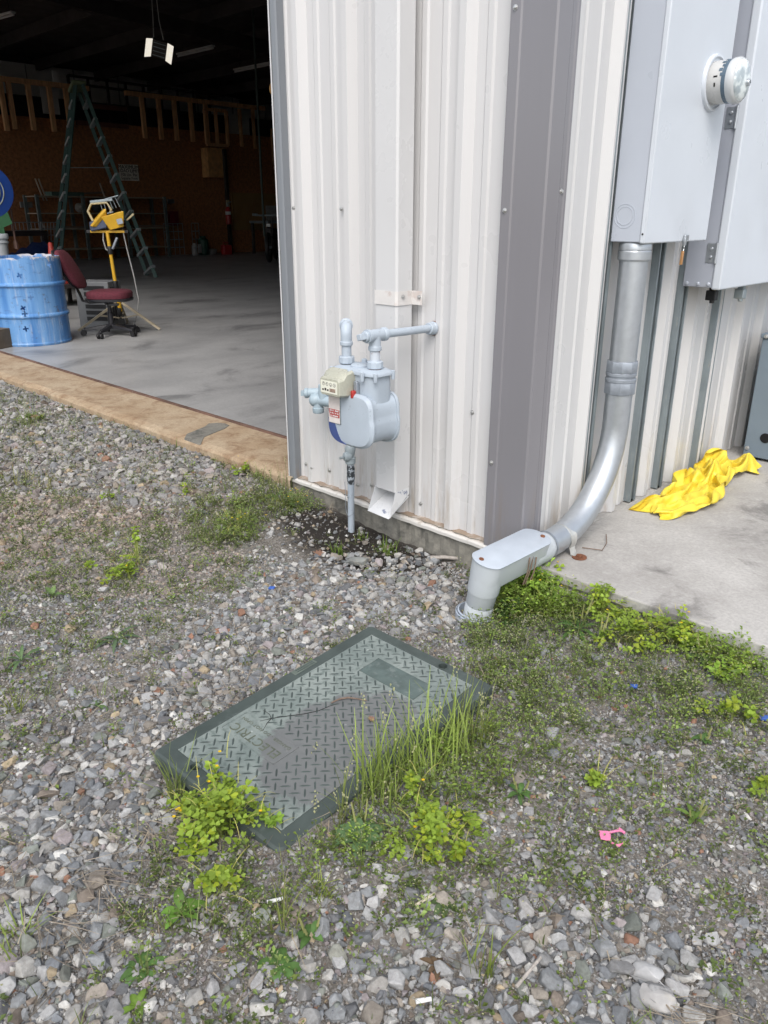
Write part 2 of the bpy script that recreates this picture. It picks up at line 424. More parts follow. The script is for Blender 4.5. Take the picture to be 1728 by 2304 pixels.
def sill():
    # sloping concrete door sill, its outer arris slightly ragged
    b = MB(); n = 90; rows = []
    for i in range(n + 1):
        x = -8 + (6.86) * i / n; j = random.uniform(-.004, .004)
        if .62 < i / n < .66 or .42 < i / n < .45: j += .012
        rows.append([(x, .300, .027), (x, .02, .017), (x, -.016 + j, .010 - abs(j)), (x, -.022 + j, -.004), (x, -.018 + j * .5, -.2)])
    for a in range(n):
        for k in range(4):
            b.add([rows[a][k], rows[a][k + 1], rows[a + 1][k + 1], rows[a + 1][k]], [(0, 1, 2, 3)])
    o = b.build('door_sill', M['sill'], ang=40)
    tag(o, 'long tan rust-stained concrete sill sloping out along the foot of the open doorway', 'sill')
    return o
SILL = sill()
a = MB()
a.box(-8, -1.16, .300, .330, -.01, .031); a.box(-8, -1.16, .300, .306, .031, .036)
tag(a.build('floor_edge_angle', M['angle'], bevel=.002), 'rusty steel edging strip set between the shop floor and the tan sill', 'edging')
def patch():
    # grey mortar patch lying across the sill
    p0 = px(415, 985, 2, .012); p1 = px(500, 957, 2, .022)
    b = MB(); pts = []
    outline = [(409, 986), (418, 995), (436, 999), (452, 997), (460, 984), (482, 976), (505, 968), (517, 961), (508, 957), (490, 955), (470, 956), (462, 962), (440, 970), (420, 977)]
    P = []
    for (u, v) in outline:
        q = px(u, v, 2, .018); zz = .0105 + (q.y + .016) / .036 * .0065 if q.y < .02 else .017 + (q.y - .02) / .28 * .010
        P.append(V((q.x, max(q.y, -.012), zz + .0036)))
    n = len(P); cx_ = sum(p.x for p in P) / n; cy_ = sum(p.y for p in P) / n
    def on(x, y, h): return V((x, y, (.0105 + (y + .016) / .036 * .0065 if y < .02 else .017 + (y - .02) / .28 * .010) + h))
    rings = [[on(p.x, p.y, -.003) for p in P]] + [[on(cx_ + (p.x - cx_) * k_, cy_ + (p.y - cy_) * k_, .0026) for p in P] for k_ in (.985, .8, .6, .4, .2, .02)]
    b.loft(rings, cap=False); b.f.append(tuple(6 * n + i for i in range(n)))
    tag(b.build('mortar_patch', M['curb']), 'smooth dark grey mortar patch smeared across the tan door sill', 'patch')
patch()
p = MB(); p.box(0.0, 5, -.006, 8, -.036, 0.0); p.box(.003, 5, .004, 8, -.046, -.036); p.box(0.0, 5, -.010, 8, -.42, -.046); p.box(-.058, .001, .03, 5.0, -.3, -.0012)
PAD = tag(p.build('concrete_pad', M['pad'], bevel=.007, seg=3), kind='structure')

# ------------------------------------------------------------------ the building
BLD = thing('metal_building', 'white ribbed steel shop building with a dark grey corner trim and an open doorway', 'building', (0, 0, 0))
def profile(a0, a1, first, pitch=.2433, dep=.027):
    """(along, in) points of ribbed sheet; in = 0 at the crest, dep in the pan"""
    pts = []
    k = math.floor((a0 - first) / pitch) - 1
    while first + k * pitch < a1 + pitch:
        c = first + k * pitch
        pts += [(c - .034, dep), (c - .012, 0), (c + .012, 0), (c + .034, dep)]
        m = c + pitch / 2
        for e in (-.040, .040):
            pts += [(m + e - .016, dep), (m + e - .009, dep - .0045), (m + e + .009, dep - .0045), (m + e + .016, dep)]
        k += 1
    pts = sorted(pts); pts = [q for q in pts if a0 < q[0] < a1]
    return [(a0, dep)] + pts + [(a1, dep)]
RTOP = 4.6
fw = MB(); line = profile(-1.150, -.03, -1.046)
fw.sheet([(x, .004 + d, .010) for x, d in line], (0, 0, RTOP))
FW = fw.build('front_wall', M['panel'], BLD, ang=12)
sw = MB(); line = profile(.02, 5.0, .105)
sw.sheet([(-.003 - d, y, .001) for y, d in line], (0, 0, RTOP))
SW = sw.build('side_wall', M['side_panel'], BLD, ang=12)
# wall over and beyond the doorway, far walls, roof
w = MB(); w.box(-8, -1.16, .004, .04, 4.2, RTOP); w.box(-10, -8, .004, .04, -.1, RTOP); w.box(-14.5, -10, .004, .04, -.1, RTOP); w.box(-18.5, -14.5, .004, .04, 4.2, RTOP); w.box(-20.2, -18.5, .004, .04, -.1, RTOP)  # unseen second opening added near the far end to light the boards there
w.build('outer_wall', M['panel'], BLD)
w = MB(); w.box(-20.3, -20.2, 0, 22, -.1, 5.2); w.box(-20.2, -.06, 22, 22.1, -.1, 5.2); w.box(-.12, -.06, 5.0, 22, -.1, 5.0); w.box(-.10, -.07, .05, 5.0, .03, 5.0)
w.box(-1.12, -.06, .06, .09, .03, 5.0)
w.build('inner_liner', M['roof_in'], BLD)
r = MB(); z0, z1 = 4.95, 3.75
for (x0, x1, dz) in ((-20.4, .12, 0.),):
    r.add([(x0, -.25, z0), (x1, -.25, z0), (x1, 22.2, z1), (x0, 22.2, z1), (x0, -.25, z0 + .1), (x1, -.25, z0 + .1), (x1, 22.2, z1 + .1), (x0, 22.2, z1 + .1)],
          [(0, 1, 2, 3), (4, 5, 6, 7), (0, 1, 5, 4), (1, 2, 6, 5), (2, 3, 7, 6), (3, 0, 4, 7)])
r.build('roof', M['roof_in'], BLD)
w = MB(); w.box(-8.2, -1.1, -.004, .06, 4.16, 4.26); w.box(-20.3, .1, -.01, .05, RTOP, 5.0)
w.build('header_trim', M['trim'], BLD, bevel=.004)
# corner trim: two flanges with stiffening folds and hems
t = MB()
front = [(-.150, .022), (-.1505, -.001), (-.148, -.0022), (-.118, -.0022), (-.113, .0012), (-.107, .0012), (-.006, -.0035)]
side = [(.0, .0), (.0032, .055), (-.0005, .062), (-.0005, .080), (.0022, .085), (.0022, .093), (-.022, .0935)]
t.sheet([(x, y, .004) for x, y in front + side], (0, 0, RTOP))
t.build('corner_trim', M['trim'], BLD, ang=14)
# door jamb
j = MB()
j.sheet([(-1.126, .032, .0), (-1.126, -.004, .0), (-1.133, -.0075, .0), (-1.158, -.0075, .0), (-1.158, .14, .0), (-1.10, .14, .0)], (0, 0, 4.16))
j.build('door_jamb', M['jamb'], BLD, ang=15)
j = MB(); j.sheet([(-1.158, -.010, .01), (-1.1655, -.010, .01), (-1.1655, .05, .01)], (0, 0, 3.9))
j.build('jamb_edge', M['white_paint'], BLD, ang=15)
# base flashing with a drip lip
b = MB(); n = 60
for i in range(n):
    x0 = -1.155 + 1.15 * i / n; x1 = -1.155 + 1.15 * (i + 1) / n
    jz = [.0008 * sin(i * 1.3), .0008 * sin((i + 1) * 1.3)]
    L0 = [(x0, .034, .014), (x0, -.004, .004 + jz[0]), (x0, -.007, -.001 + jz[0]), (x0, -.0065, -.012 + jz[0]), (x0, .002, -.0135 + jz[0])]
    L1 = [(x1, .034, .014), (x1, -.004, .004 + jz[1]), (x1, -.007, -.001 + jz[1]), (x1, -.0065, -.012 + jz[1]), (x1, .002, -.0135 + jz[1])]
    for k in range(4): b.add([L0[k], L0[k + 1], L1[k + 1], L1[k]], [(0, 1, 2, 3)])
k = NT('flashing_dirty'); v = k.coord('World', (1, 1, 1)); s_ = k.n('ShaderNodeSeparateXYZ'); k.l(v, s_.inputs[0])
top = k.ramp(s_.outputs['Y'], -.004, .012)
gr = k.mul(top, k.ramp(k.noise(v, 9, 6, .7), .30, .55))
gr2 = k.mul(k.ramp(k.noise(v, 22, 6, .75), .55, .68), .7)
c_ = k.mix(k.mul(gr, .85), (.60, .58, .55), (.20, .13, .075)); k.col(k.mix(gr2, c_, (.33, .29, .23))); k.set(.5)
b.build('base_flashing', k.m, BLD, ang=20)
cb = MB(); n = 50
for i in range(n):
    x0 = -1.16 + 1.16 * i / n; x1 = -1.16 + 1.16 * (i + 1) / n
    q = lambda i, z: (.006 + .004 * sin(i * 2.1 + z * 40) + .003 * sin(i * 5.3))
    zs = (.010, -.03, -.06, -.09, -.2)
    for a_ in range(4):
        b0, b1 = zs[a_], zs[a_ + 1]
        cb.add([(x0, q(i, b0), b0), (x1, q(i + 1, b0), b0), (x1, q(i + 1, b1), b1), (x0, q(i, b1), b1)], [(0, 1, 2, 3)])
cb.build('foundation', M['curb'], BLD, recalc=False, ang=60)
# fixing screws (small, on the sheets)
def screw(p, nrm, parent, m='screw', s=1.):
    b = MB(); b.lathe([(.0075 * s, 0), (.0075 * s, .0012), (.0048 * s, .0014), (.0048 * s, .0052), (.003 * s, .0058)], p, nrm, 10)
    return b.build('screw', M[m], parent)
for (u, v, yy) in ((637, 467, .004), (661, 468, .004), (768, 470, .004), (783, 476, .03), (689, 1044, .02), (702, 1053, .004), (708, 1054, .004), (741, 1058, .03), (805, 1091, .03), (836, 1091, .03), (947, 1133, .03), (1063, 928, .03)):
    p = px(u, v, 1, yy)
    i = min(range(len(profile(-1.15, -.03, -1.046))), key=lambda q: abs(profile(-1.15, -.03, -1.046)[q][0] - p.x))
    pl = profile(-1.15, -.03, -1.046); d = np.interp(p.x, [q[0] for q in pl], [q[1] for q in pl])
    p = px(u, v, 1, .004 + float(d))
    screw((p.x, .004 + float(d), p.z), (0, -1, 0), FW)
for (u, v) in ((1144, 474), (1110, 1042), (1240, 0)):
    p = px(u, v, 1, -.002); screw((-.135, -.002, p.z), (0, -1, 0), FW)
p = px(1270, 431, 0, 0.0); screw((-.0008, .071, p.z), (1, 0, 0), FW)

# ------------------------------------------------------------------ downspout
DS = thing('downspout', 'white square downspout with a strap and a cut kick-out foot on the front wall', 'downspout', (-.54, 0, .1))
dx0, dx1, dy0, dy1 = -.592, -.492, -.070, .001
b = MB(); b.prism([(dx0, dy1), (dx0, dy0 + .006), (dx0 + .006, dy0), (dx1 - .006, dy0), (dx1, dy0 + .006), (dx1, dy1)], (0, 0, .118), (1, 0, 0), (0, 1, 0), (0, 0, 4.4))
b.f = [f for f in b.f if len(f) == 4]
b.build('spout_tube', M['white_paint'], DS, smooth=False, solid=.0012)
# foot: slit at the front, flaps bent outwards
f = MB(); lo = .052
f.add([(dx0, dy1, .122), (dx0, dy0, .122), (dx0 - .002, dy0 - .036, lo - .016), (dx0, dy1, lo + .03)], [(0, 1, 2, 3)])
f.add([(dx1, dy1, .122), (dx1, dy0, .122), (dx1 + .002, dy0 - .030, lo - .022), (dx1, dy1, lo + .045)], [(0, 1, 2, 3)])
f.add([(dx0, dy1, lo + .035), (dx1, dy1, lo + .035), (dx1, dy0 - .034, lo - .024), (dx0, dy0 - .040, lo - .016)], [(0, 1, 2, 3)])
f.build('kick_out_foot', mat('spout_foot', (.62, .63, .64), .35, 0, .05, 5, (.06, .09, .2), 26, .60, .66, .75), DS, smooth=False, solid=.001)
sz = float(px(880, 672, 1, -.072).z)
s = MB()
s.sheet([(dx0 - .003, .002, sz - .021), (dx0 - .003, dy0 + .003, sz - .021), (dx0 + .004, dy0 - .0035, sz - .021), (dx1 - .004, dy0 - .0035, sz - .021), (dx1 + .003, dy0 + .003, sz - .021), (dx1 + .003, -.002, sz - .021), (dx1 + .045, .0015, sz - .021)], (0, 0, .044))
STR = s.build('strap', mat('strap_white', (.64, .62, .60), .4, 0, .08, 9, (.40, .30, .26), 18, .52, .66, .5), DS, smooth=False, solid=.0016)
screw((dx1 + .0045, -.045, sz + .006), (1, 0, 0), STR); screw((dx1 + .034, .000, sz + .004), (0, -1, 0), STR)
# ------------------------------------------------------------------ gas meter
GM = thing('gas_meter', 'grey residential gas meter with a cream dial housing on a thin riser pipe', 'gas meter', (-.465, -.24, .34))
def shield(cx, hw, zb, zt, n=48, p=4.6):
    pts = []; cz = (zb + zt) / 2; hz = (zt - zb) / 2
    for i in range(n):
        a = 2 * pi * i / n; c, s = cos(a), sin(a)
        e = p if s > 0 else 3.3
        r = (abs(c) ** e + abs(s) ** e) ** (-1 / e)
        x, z = r * c, r * s
        if z > 0: x *= .965
        pts.append((cx + hw * x, cz + hz * z))
    return pts
def ring(cx, hw, zb, zt, y, k=1.): return [V((cx + (x - cx) * k, y, (zb + zt) / 2 + (z - (zb + zt) / 2) * k)) for x, z in shield(cx, hw, zb, zt)]
mx, mh, zb, zt = -.462, .099, .343, .513
b = MB()
b.loft([ring(mx, mh, zb, zt, y, k) for y, k in ((-.300, .97), (-.292, .945), (-.270, .915), (-.240, .905), (-.212, .915), (-.198, .95), (-.192, .97))])
n = 36
def plan(z, k=1., x0=-.566, x1=-.376, y0=-.292, y1=-.192, p=4.5):
    o = []
    for i in range(n):
        a = 2 * pi * i / n; c, s = cos(a), sin(a); r = (abs(c) ** p + abs(s) ** p) ** (-1 / p)
        o.append(V(((x0 + x1) / 2 + (x1 - x0) / 2 * r * c * k, (y0 + y1) / 2 + (y1 - y0) / 2 * r * s * k, z)))
    return o
b.loft([plan(.44, .9), plan(.47, .95), plan(.555, .95), plan(.569, .95)])
b.build('body', M['meter_grey'], GM, ang=45)
t = MB(); t.loft([plan(.569, 1.03), plan(.5705, 1.07), plan(.577, 1.07), plan(.580, 1.05), plan(.5825, .93), plan(.586, .86)])
t.lathe([(.030, .580), (.030, .591), (.022, .596)], (-.482, -.245, 0), n=20)
t.lathe([(.009, .594), (.009, .606), (.005, .608)], (-.482, -.225, 0), n=10)
for (x, y) in ((-.555, -.299), (-.47, -.302), (-.415, -.300), (-.373, -.285), (-.372, -.21), (-.56, -.19), (-.47, -.188)):
    t.lathe([(.0055, .556), (.0065, .569), (.0065, .582), (.004, .584)], (x, y, 0), n=8)
t.build('top_plate', M['meter_grey'], GM, ang=40)
for (nm, ys, lab) in (('front_cover', (-.296, -.3005, -.304, -.309, -.313, -.3145), None), ('rear_cover', (-.196, -.1915, -.188, -.183, -.178, -.1755), None)):
    f = MB(); f.loft([ring(mx, mh, zb, zt, y, k) for y, k in zip(ys, (1.0, 1.02, 1.02, .965, .93, .84))])
    sgn = -1 if nm[0] == 'f' else 1
    fy = ys[2]
    for (x, z) in ((-.373, .475), (-.372, .40), (-.47, .512), (-.452, .349), (-.545, .385), (-.552, .462), (-.40, .362)):
        f.lathe([(.0068, 0), (.0068, .006), (.0045, .0075)], (mx + (x - mx) * .965, fy, 428e-3 + (z - .428) * .965), (0, sgn, 0), 8)
    f.build(nm, M['meter_grey'], GM, ang=35)
# navy cover patch hugging the lower side of the front cover
o1 = [(x, z) for x, z in shield(mx, mh * .955, zb + .004, zt - .004, 80) if x < mx - .012 and z < .468]
o1 = sorted(o1, key=lambda q: math.atan2(q[1] - .428, q[0] - mx) % (2 * pi))
inner = [(-.500, .357), (-.513, .375), (-.524, .40), (-.533, .43), (-.538, .468)]
nv = MB(); nv.prism(o1 + inner, (0, -.3162, 0), (1, 0, 0), (0, 0, 1), (0, .012, 0))
nv.build('navy_patch', M['meter_navy'], GM, ang=20)
# name plate with red bands
x0, x1, z0, z1 = -.551, -.500, .410, .497
fr = MB(); fr.box(x0 - .002, x1 + .002, -.3175, -.312, z0 - .002, z1 + .002)
FR = fr.build('name_plate', M['galv_dull'], GM, bevel=.001)
q = MB(); q.box(x0, x1, -.3186, -.3165, z0, z1); q.build('plate_face', M['plate'], FR)
q = MB()
for (a, c, d, e) in ((.02, .98, .415, .50), (.05, .98, .32, .405), (.10, .98, .215, .31)):
    q.box(x0 + (x1 - x0) * a, x0 + (x1 - x0) * c, -.3193, -.318, z0 + (z1 - z0) * d, z0 + (z1 - z0) * e)
q.build('red_bands', M['red'], FR)
q = MB()
for (zz, segs) in ((.455, ((.10, .30), (.36, .46), (.58, .92))), (.36, ((.12, .2), (.28, .40), (.46, .52), (.60, .70), (.78, .92))), (.262, ((.16, .26), (.36, .88)))):
    for a, c in segs: q.box(x0 + (x1 - x0) * a, x0 + (x1 - x0) * c, -.3198, -.319, z0 + (z1 - z0) * (zz - .022), z0 + (z1 - z0) * (zz + .022))
q.build('pale_lettering', M['white'], FR)
# dial housing
ix0, ix1, iz0, iz1 = -.553, -.462, .507, .557
h = MB()
def hr(y, dx, za, zb_): 
    c = .006
    return [V(p) for p in ((ix0 + dx + c, y, za), (ix1 - dx - c, y, za), (ix1 - dx, y, za + c), (ix1 - dx, y, zb_ - c), (ix1 - dx - c, y, zb_), (ix0 + dx + c, y, zb_), (ix0 + dx, y, zb_ - c), (ix0 + dx, y, za + c))]
h.loft([hr(-.352, .003, iz0, iz1), hr(-.349, 0, iz0 - .002, iz1 + .002), hr(-.335, -.003, iz0 - .003, iz1 + .004), hr(-.325, -.004, iz0 - .004, iz1 + .018), hr(-.300, -.006, iz0 - .004, iz1 + .026), hr(-.285, -.004, iz0, iz1 + .020)])
HS = h.build('dial_housing', M['index'], GM, ang=30)
q = MB(); q.box(ix0 + .007, ix1 - .010, -.3535, -.350, iz0 + .006, iz1 - .006); q.build('dial_card', M['dial'], HS)
q = MB()
for i in range(4):
    cx = ix0 + .020 + i * .0165
    q.tube(arc((cx, -.3538, iz0 + .034), (1, 0, 0), (0, 0, 1), .0052, 0, 2 * pi, 14), .0006, 4)
    a = 1.1 + i * 1.7; q.bar((cx, -.354, iz0 + .034), (cx + .0045 * cos(a), -.354, iz0 + .034 + .0045 * sin(a)), .0012, .0008)
for i in range(3): q.box(ix0 + .014 + i * .011, ix0 + .021 + i * .011, -.3542, -.353, iz0 + .013, iz0 + .018 + .003 * (i % 2))
q.build('dial_marks', M['steel_dark'], HS)
q = MB()
for i in range(3): q.box(ix0 + .048, ix0 + .074, -.3542, -.353, iz0 + .012 + i * .0038, iz0 + .0142 + i * .0038)
q.build('print_lines', M['rust'], HS)
q = MB(); q.obox((-.447, -.306, .512), ((1, 0, 0), (0, 1, 0), (0, 0, 1)), (.006, .010, .012)); q.build('seal_tag', M['red'], GM, bevel=.003)
q = MB(); q.box(-.452, -.436, -.303, -.292, .505, .552); q.build('housing_bracket', M['zinc'], GM, bevel=.002)
# unions, elbow and tee
uy = -.243; lx, rx = -.545, -.417
def union(x, name, gm):
    g = MB(); g.lathe([(.0205, .582), (.0205, .592)], (x, uy, 0), n=18); g.build('gasket', gm, GM)
    q = MB(); q.lathe([(.0235, .588), (.0255, .590), (.0255, .608), (.023, .611)], (x, uy, 0), n=10); q.build(name, M['meter_grey'], GM, bevel=.0015)
    q = MB(); q.lathe([(.0158, .606), (.0158, .66)], (x, uy, 0), n=18); return q
union(lx, 'union_nut', M['black']).build('nipple', M['meter_grey'], GM)
union(rx, 'union_nut', M['rust']).build('nipple', mat('nipple_rusty', (.48, .52, .57), .5, 0, .08, 20, (.22, .12, .10), 26, .5, .58, .8), GM)
e = MB()
e.lathe([(.0188, .644), (.0205, .646), (.0205, .655), (.0185, .658)], (lx, uy, 0), n=20)
bk_ = V((-.735, .678, 0)); L0 = V((lx, uy, 0))
el = [V((lx, uy, .655)), V((lx, uy, .672))] + arc(L0 + bk_ * .026 + V((0, 0, .676)), -bk_, (0, 0, 1), .026, .0, pi / 2, 8) + [L0 + bk_ * .034 + V((0, 0, .702))]
e.tube(el, .0182, 18)
e.lathe([(.0185, .028), (.0215, .030), (.0215, .042), (.0185, .044)], (lx, uy, .702), bk_, 20)
e.build('elbow', M['meter_grey'], GM)
ret = MB(); ret.tube([L0 + bk_ * .04 + V((0, 0, .702)), L0 + bk_ * .09 + V((0, 0, .702))] + arc(L0 + bk_ * .09 + V((0, 0, .682)), (0, 0, 1), bk_, .020, 0, pi / 2, 6) + [L0 + bk_ * .11 + V((0, 0, .55)), L0 + bk_ * .13 + V((0, 0, .47)), V((-.68, -.085, .40))], .0135, 14)
ret.build('supply_pipe', M['meter_grey'], GM)
tz = .688
e = MB()
e.lathe([(.0188, .642), (.0205, .644), (.0205, .654), (.0185, .657), (.0182, tz)], (rx, uy, 0), n=20)
e.lathe([(.0205, -.036), (.0208, -.034), (.0208, -.026), (.0184, -.023), (.0182, .030), (.0205, .033), (.0208, .035), (.0208, .044), (.018, .046)], (rx, uy, tz), (0, 1, 0), 20)
TE = e.build('tee', M['meter_grey'], GM)
q = MB(); q.lathe([(.0150, -.046), (.0165, -.044), (.0165, -.034)], (rx, uy, tz), (0, 1, 0), 16)
q.obox((rx, uy - .056, tz), ((1, 0, .3), (0, 1, 0), (-.3, 0, 1)), (.0095, .012, .0095)); q.build('pipe_plug', M['meter_grey'], TE, bevel=.002)
q = MB(); q.tube([(rx, uy + .04, tz), (rx, .034, tz - .004)], .0128, 16); q.build('outlet_pipe', M['meter_grey'], GM)
q = MB(); q.lathe([(.0175, -.026), (.0190, -.024), (.0195, -.008), (.0215, -.006), (.0215, .002)], (rx, .026, tz - .004), (0, 1, 0), 18); q.build('wall_collar', M['meter_grey'], GM)
q = MB(); q.lathe([(.0235, .0), (.0235, .005)], (rx, .0265, tz - .005), (0, 1, 0), 18); q.build('collar_rust', M['rust'], GM)
# regulator behind the meter, on the riser
ry = -.075
def P(u, v, y=ry): return px(u, v, 1, y)
rc = P(712, 868); rg = MB()
ax = V((-.55, -.8, .1)).normalized()
rg.lathe([(.020, -.05), (.048, -.03), (.052, -.026), (.052, -.018), (.046, -.012), (.030, .006), (.020, .016)], rc + V((.03, .04, .0)), ax, 22)
c1 = P(694, 884); rg.lathe([(.0175, -.075), (.0175, .0), (.0195, .002), (.0195, .012), (.016, .015)], c1, V((-.75, -.65, -.05)), 16)
rg.obox(c1 + V((-.75, -.65, -.05)).normalized() * .020, ((-.75, -.65, -.05), (.65, -.75, 0), (0, 0, 1)), (.008, .009, .009))
c2 = P(712, 900); rg.lathe([(.0, -.026), (.018, -.020), (.026, 0), (.022, .018), (.012, .026), (0, .028)], c2, V((-.6, -.8, 0)), 18)
c3 = P(716, 915); rg.lathe([(.0175, .03), (.0175, -.002), (.0215, -.004), (.0215, -.020), (.019, -.023)], c3, (0, 0, 1), 18)
rg.tube([c2, c2 + V((.06, .02, .0)), V((-.70, ry, c2.z + .01))], .021, 14)
rg.tube([c2 + V((.03, .01, 0)), c2 + V((.03, .01, .06))], .019, 14)
rg.build('regulator', M['zinc_b'] if 'zinc_b' in M else mat('regulator_grey', (.34, .42, .47), .5, 0, .08, 12), GM, ang=40)
bx, by = -.724, -.069
zz = lambda v: P(785, v).z
rp = MB(); rp.tube([(bx, by, -.16), (bx + .003, by, zz(1087))], .0125, 16); RP = rp.build('riser_pipe', M['meter_grey'], GM)
q = MB(); q.tube([(bx + .003, by, zz(1089)), (bx + .003, by, zz(1075)), (bx + .003, by, zz(1052)), (bx + .002, by, zz(1044))], [.0128, .0152, .0148, .012], 16); q.build('worn_coupling', M['worn_pipe'], GM)
vg = mat('valve_grey', (.33, .38, .40), .55, 0, .1, 20, (.5, .5, .46), 60, .6, .7, .5)
q = MB(); q.lathe([(.0165, zz(1044)), (.0195, zz(1042)), (.0195, zz(1030)), (.015, zz(1028)), (.018, zz(1018)), (.021, zz(1010)), (.0165, zz(1003)), (.013, zz(1000)), (.013, .40), (.019, .405), (.019, .43)], (bx + .002, by, 0), n=12)
VA = q.build('shutoff_valve', vg, GM, ang=35)
q = MB(); q.lathe([(.017, -.005), (.0185, .012), (.015, .020), (.008, .022)], (bx + .004, by - .008, zz(1026)), (-.35, -1, 0), 16)
q.obox((bx - .006, by - .036, zz(1027)), ((-.35, -1, 0), (1, -.35, .4), (0, 0, 1)), (.006, .011, .005)); q.build('valve_key', vg, VA, bevel=.002)
q = MB(); wz = zz(1150)
q.tube([(bx - .02, by - .01, zz(1086)), (bx - .014, by - .012, zz(1110)), (bx - .015, by - .013, zz(1135)), (bx - .012, by - .012, zz(1152)), (bx + .004, by - .016, zz(1160)), (bx + .017, by - .004, zz(1153)), (bx + .018, by + .0, zz(1140))], .0011, 5)
q.build('tracer_wire', M['zinc'], GM)
q = MB(); q.lathe([(.0032, 0), (.0032, .004)], (bx, by - .0125, zz(1117)), (0, -1, 0), 8); q.build('wire_clip', M['galv'], GM)

# ------------------------------------------------------------------ cabinets on the side wall
CA = thing('meter_cabinet', 'tall light grey electric meter cabinet with a round knockout, hung nearer the corner', 'cabinet', (.05, .58, .952))
y0, y1, xb, xf, zb_, zt_ = .369, .800, -.002, .113, .952, 2.3
b = MB(); b.box(xb, xf - .016, y0, y1, zb_, zt_); BX = b.build('box', M['cab_shaded'], CA, bevel=.003)
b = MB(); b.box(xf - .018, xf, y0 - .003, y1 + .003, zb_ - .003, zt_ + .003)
LD = b.build('cover', M['cab_lit'], CA, bevel=.004)
kc = px(1406, 486, 1, y0)
q = MB()
for r_ in (.034, .026): q.tube(arc((kc.x, y0 - .0004, kc.z), (1, 0, 0), (0, 0, 1), r_, 0, 2 * pi, 32), .0009, 5)
q.build('knockout', M['cab_shaded'], BX)
q = MB(); q.lathe([(.003, 0), (.003, .001)], (xf - .009, y0 - .0033, zb_ + .024), (0, -1, 0), 10); q.build('screw_hole', M['hole_shade'], LD)
lp = px(1537, 545, 0, xf)
q = MB(); q.box(xf, xf + .008, lp.y - .004, lp.y + .022, zb_ + .002, zb_ + .018); q.box(xf + .002, xf + .010, lp.y - .008, lp.y + .004, zb_ - .014, zb_ + .010)
q.build('hasp', M['galv'], LD, bevel=.0015)
LK = thing('seal_tag', 'small copper-coloured tag seal dangling on a wire from the cabinet hasp', 'seal', (xf + .006, lp.y - .002, zb_ - .01))
q = MB(); q.tube([(xf + .006, lp.y - .003, zb_ - .008), (xf + .008, lp.y - .006, zb_ - .018), (xf + .006, lp.y - .001, zb_ - .024), (xf + .006, lp.y - .004, zb_ - .030)], .0014, 6); q.build('wire_loop', M['galv'], LK)
q = MB(); q.obox((xf + .006, lp.y - .008, zb_ - .052), ((1, 0, 0), (0, 1, -.08), (0, .08, 1)), (.004, .0042, .021)); q.build('tag', M['brass'], LK, bevel=.001)

EM = thing('electric_meter', 'round glass electric meter with a dark band plugged into the nearer cabinet', 'electric meter', (xf, .69, 1.405))
ec = V((xf, .69, 1.405)); ea = (1, 0, 0)
q = MB(); q.lathe([(.0790, -.002), (.0790, .004), (.0765, .009), (.071, .010), (.068, .004), (.060, .004)], ec, ea, 48); q.build('mounting_ring', M['cab_lit'], EM, ang=50)
q = MB(); q.lathe([(.0595, .0), (.0595, .052), (.0585, .052)], ec, ea, 48); BS = q.build('drum', mat('meter_shell', (.50, .50, .49), .35, 0, .04, 10), EM, ang=50)
q = MB(); q.lathe([(.0600, .048), (.0600, .068)], ec, ea, 48, cap=False); q.build('dark_band', mat('meter_band', (.075, .115, .155), .25, 0, .1, 9), EM)
q = MB()
for k in range(5):
    a = 1.95 + .24 * k
    q.obox(ec + V((.048 - .006 * (k % 2), cos(a) * .0600, sin(a) * .0600)), ((1, 0, 0), (0, -sin(a), cos(a)), (0, cos(a), sin(a))), (.005, .0045, .0008))
q.build('band_teeth', mat('meter_band2', (.075, .115, .155), .25), BS)
q = MB()
for a, h, w in ((2.98, .006, .0022), (3.35, .0022, .0055)):
    q.obox(ec + V((.030, cos(a) * .0596, sin(a) * .0596)), ((1, 0, 0), (0, -sin(a), cos(a)), (0, cos(a), sin(a))), (h, w, .0006))
q.build('slot', M['hole_shade'], BS)
def painted_glass_mat():  # opaque; pale reflections and grey dial tones are painted into the colour
    k = NT('mottled_cover'); v = k.coord('Object'); n_ = k.ramp(k.noise(v, 26, 3), .42, .62)
    k.col(k.mix(n_, (.72, .78, .78), (.36, .42, .45))); k.set(.06, 0, .7); return k.m
q = MB(); q.lathe([(.0605, .060), (.0630, .067), (.0630, .078), (.060, .084), (.055, .0855)], ec, ea, 48, cap=False); q.build('lens_rim', mat('meter_rim', (.52, .54, .55), .10, 0, .05, 20), EM, ang=50)
q = MB(); q.lathe([(.0555, .0855), (.054, .0905), (.044, .095), (.026, .0975), (.001, .0985)], ec, ea, 48); q.build('glass', painted_glass_mat(), EM, ang=60)
q = MB(); q.lathe([(.0555, .080), (.0555, .0835)], ec, ea, 40); FC_ = q.build('face', mat('meter_face', (.80, .82, .82), .5, 0, .03, 10), EM)
q = MB(); q.obox(ec + V((.0838, 0, .018)), ((1, 0, 0), (0, 1, 0), (0, 0, 1)), (.001, .030, .009)); q.build('display', mat('lcd_grey', (.22, .26, .22), .3), FC_)
q = MB()
for k in range(4): q.obox(ec + V((.0838, 0, -.004 - .008 * k)), ((1, 0, 0), (0, 1, 0), (0, 0, 1)), (.0006, .026 - .004 * k, .0012))
q.build('printed_lines', M['zinc'], FC_)
q = MB(); q.lathe([(.010, .092), (.010, .104), (.0075, .107), (.0, .107)], ec + V((0, .012, -.006)), ea, 16); KB = q.build('reset_knob', M['galv'], EM)
q = MB(); q.lathe([(.0016, .1072), (.0016, .1078)], ec + V((0, .010, -.003)), ea, 8); q.lathe([(.0016, .1072), (.0016, .1078)], ec + V((0, .015, -.006)), ea, 8); q.build('knob_hole', M['hole_shade'], KB)

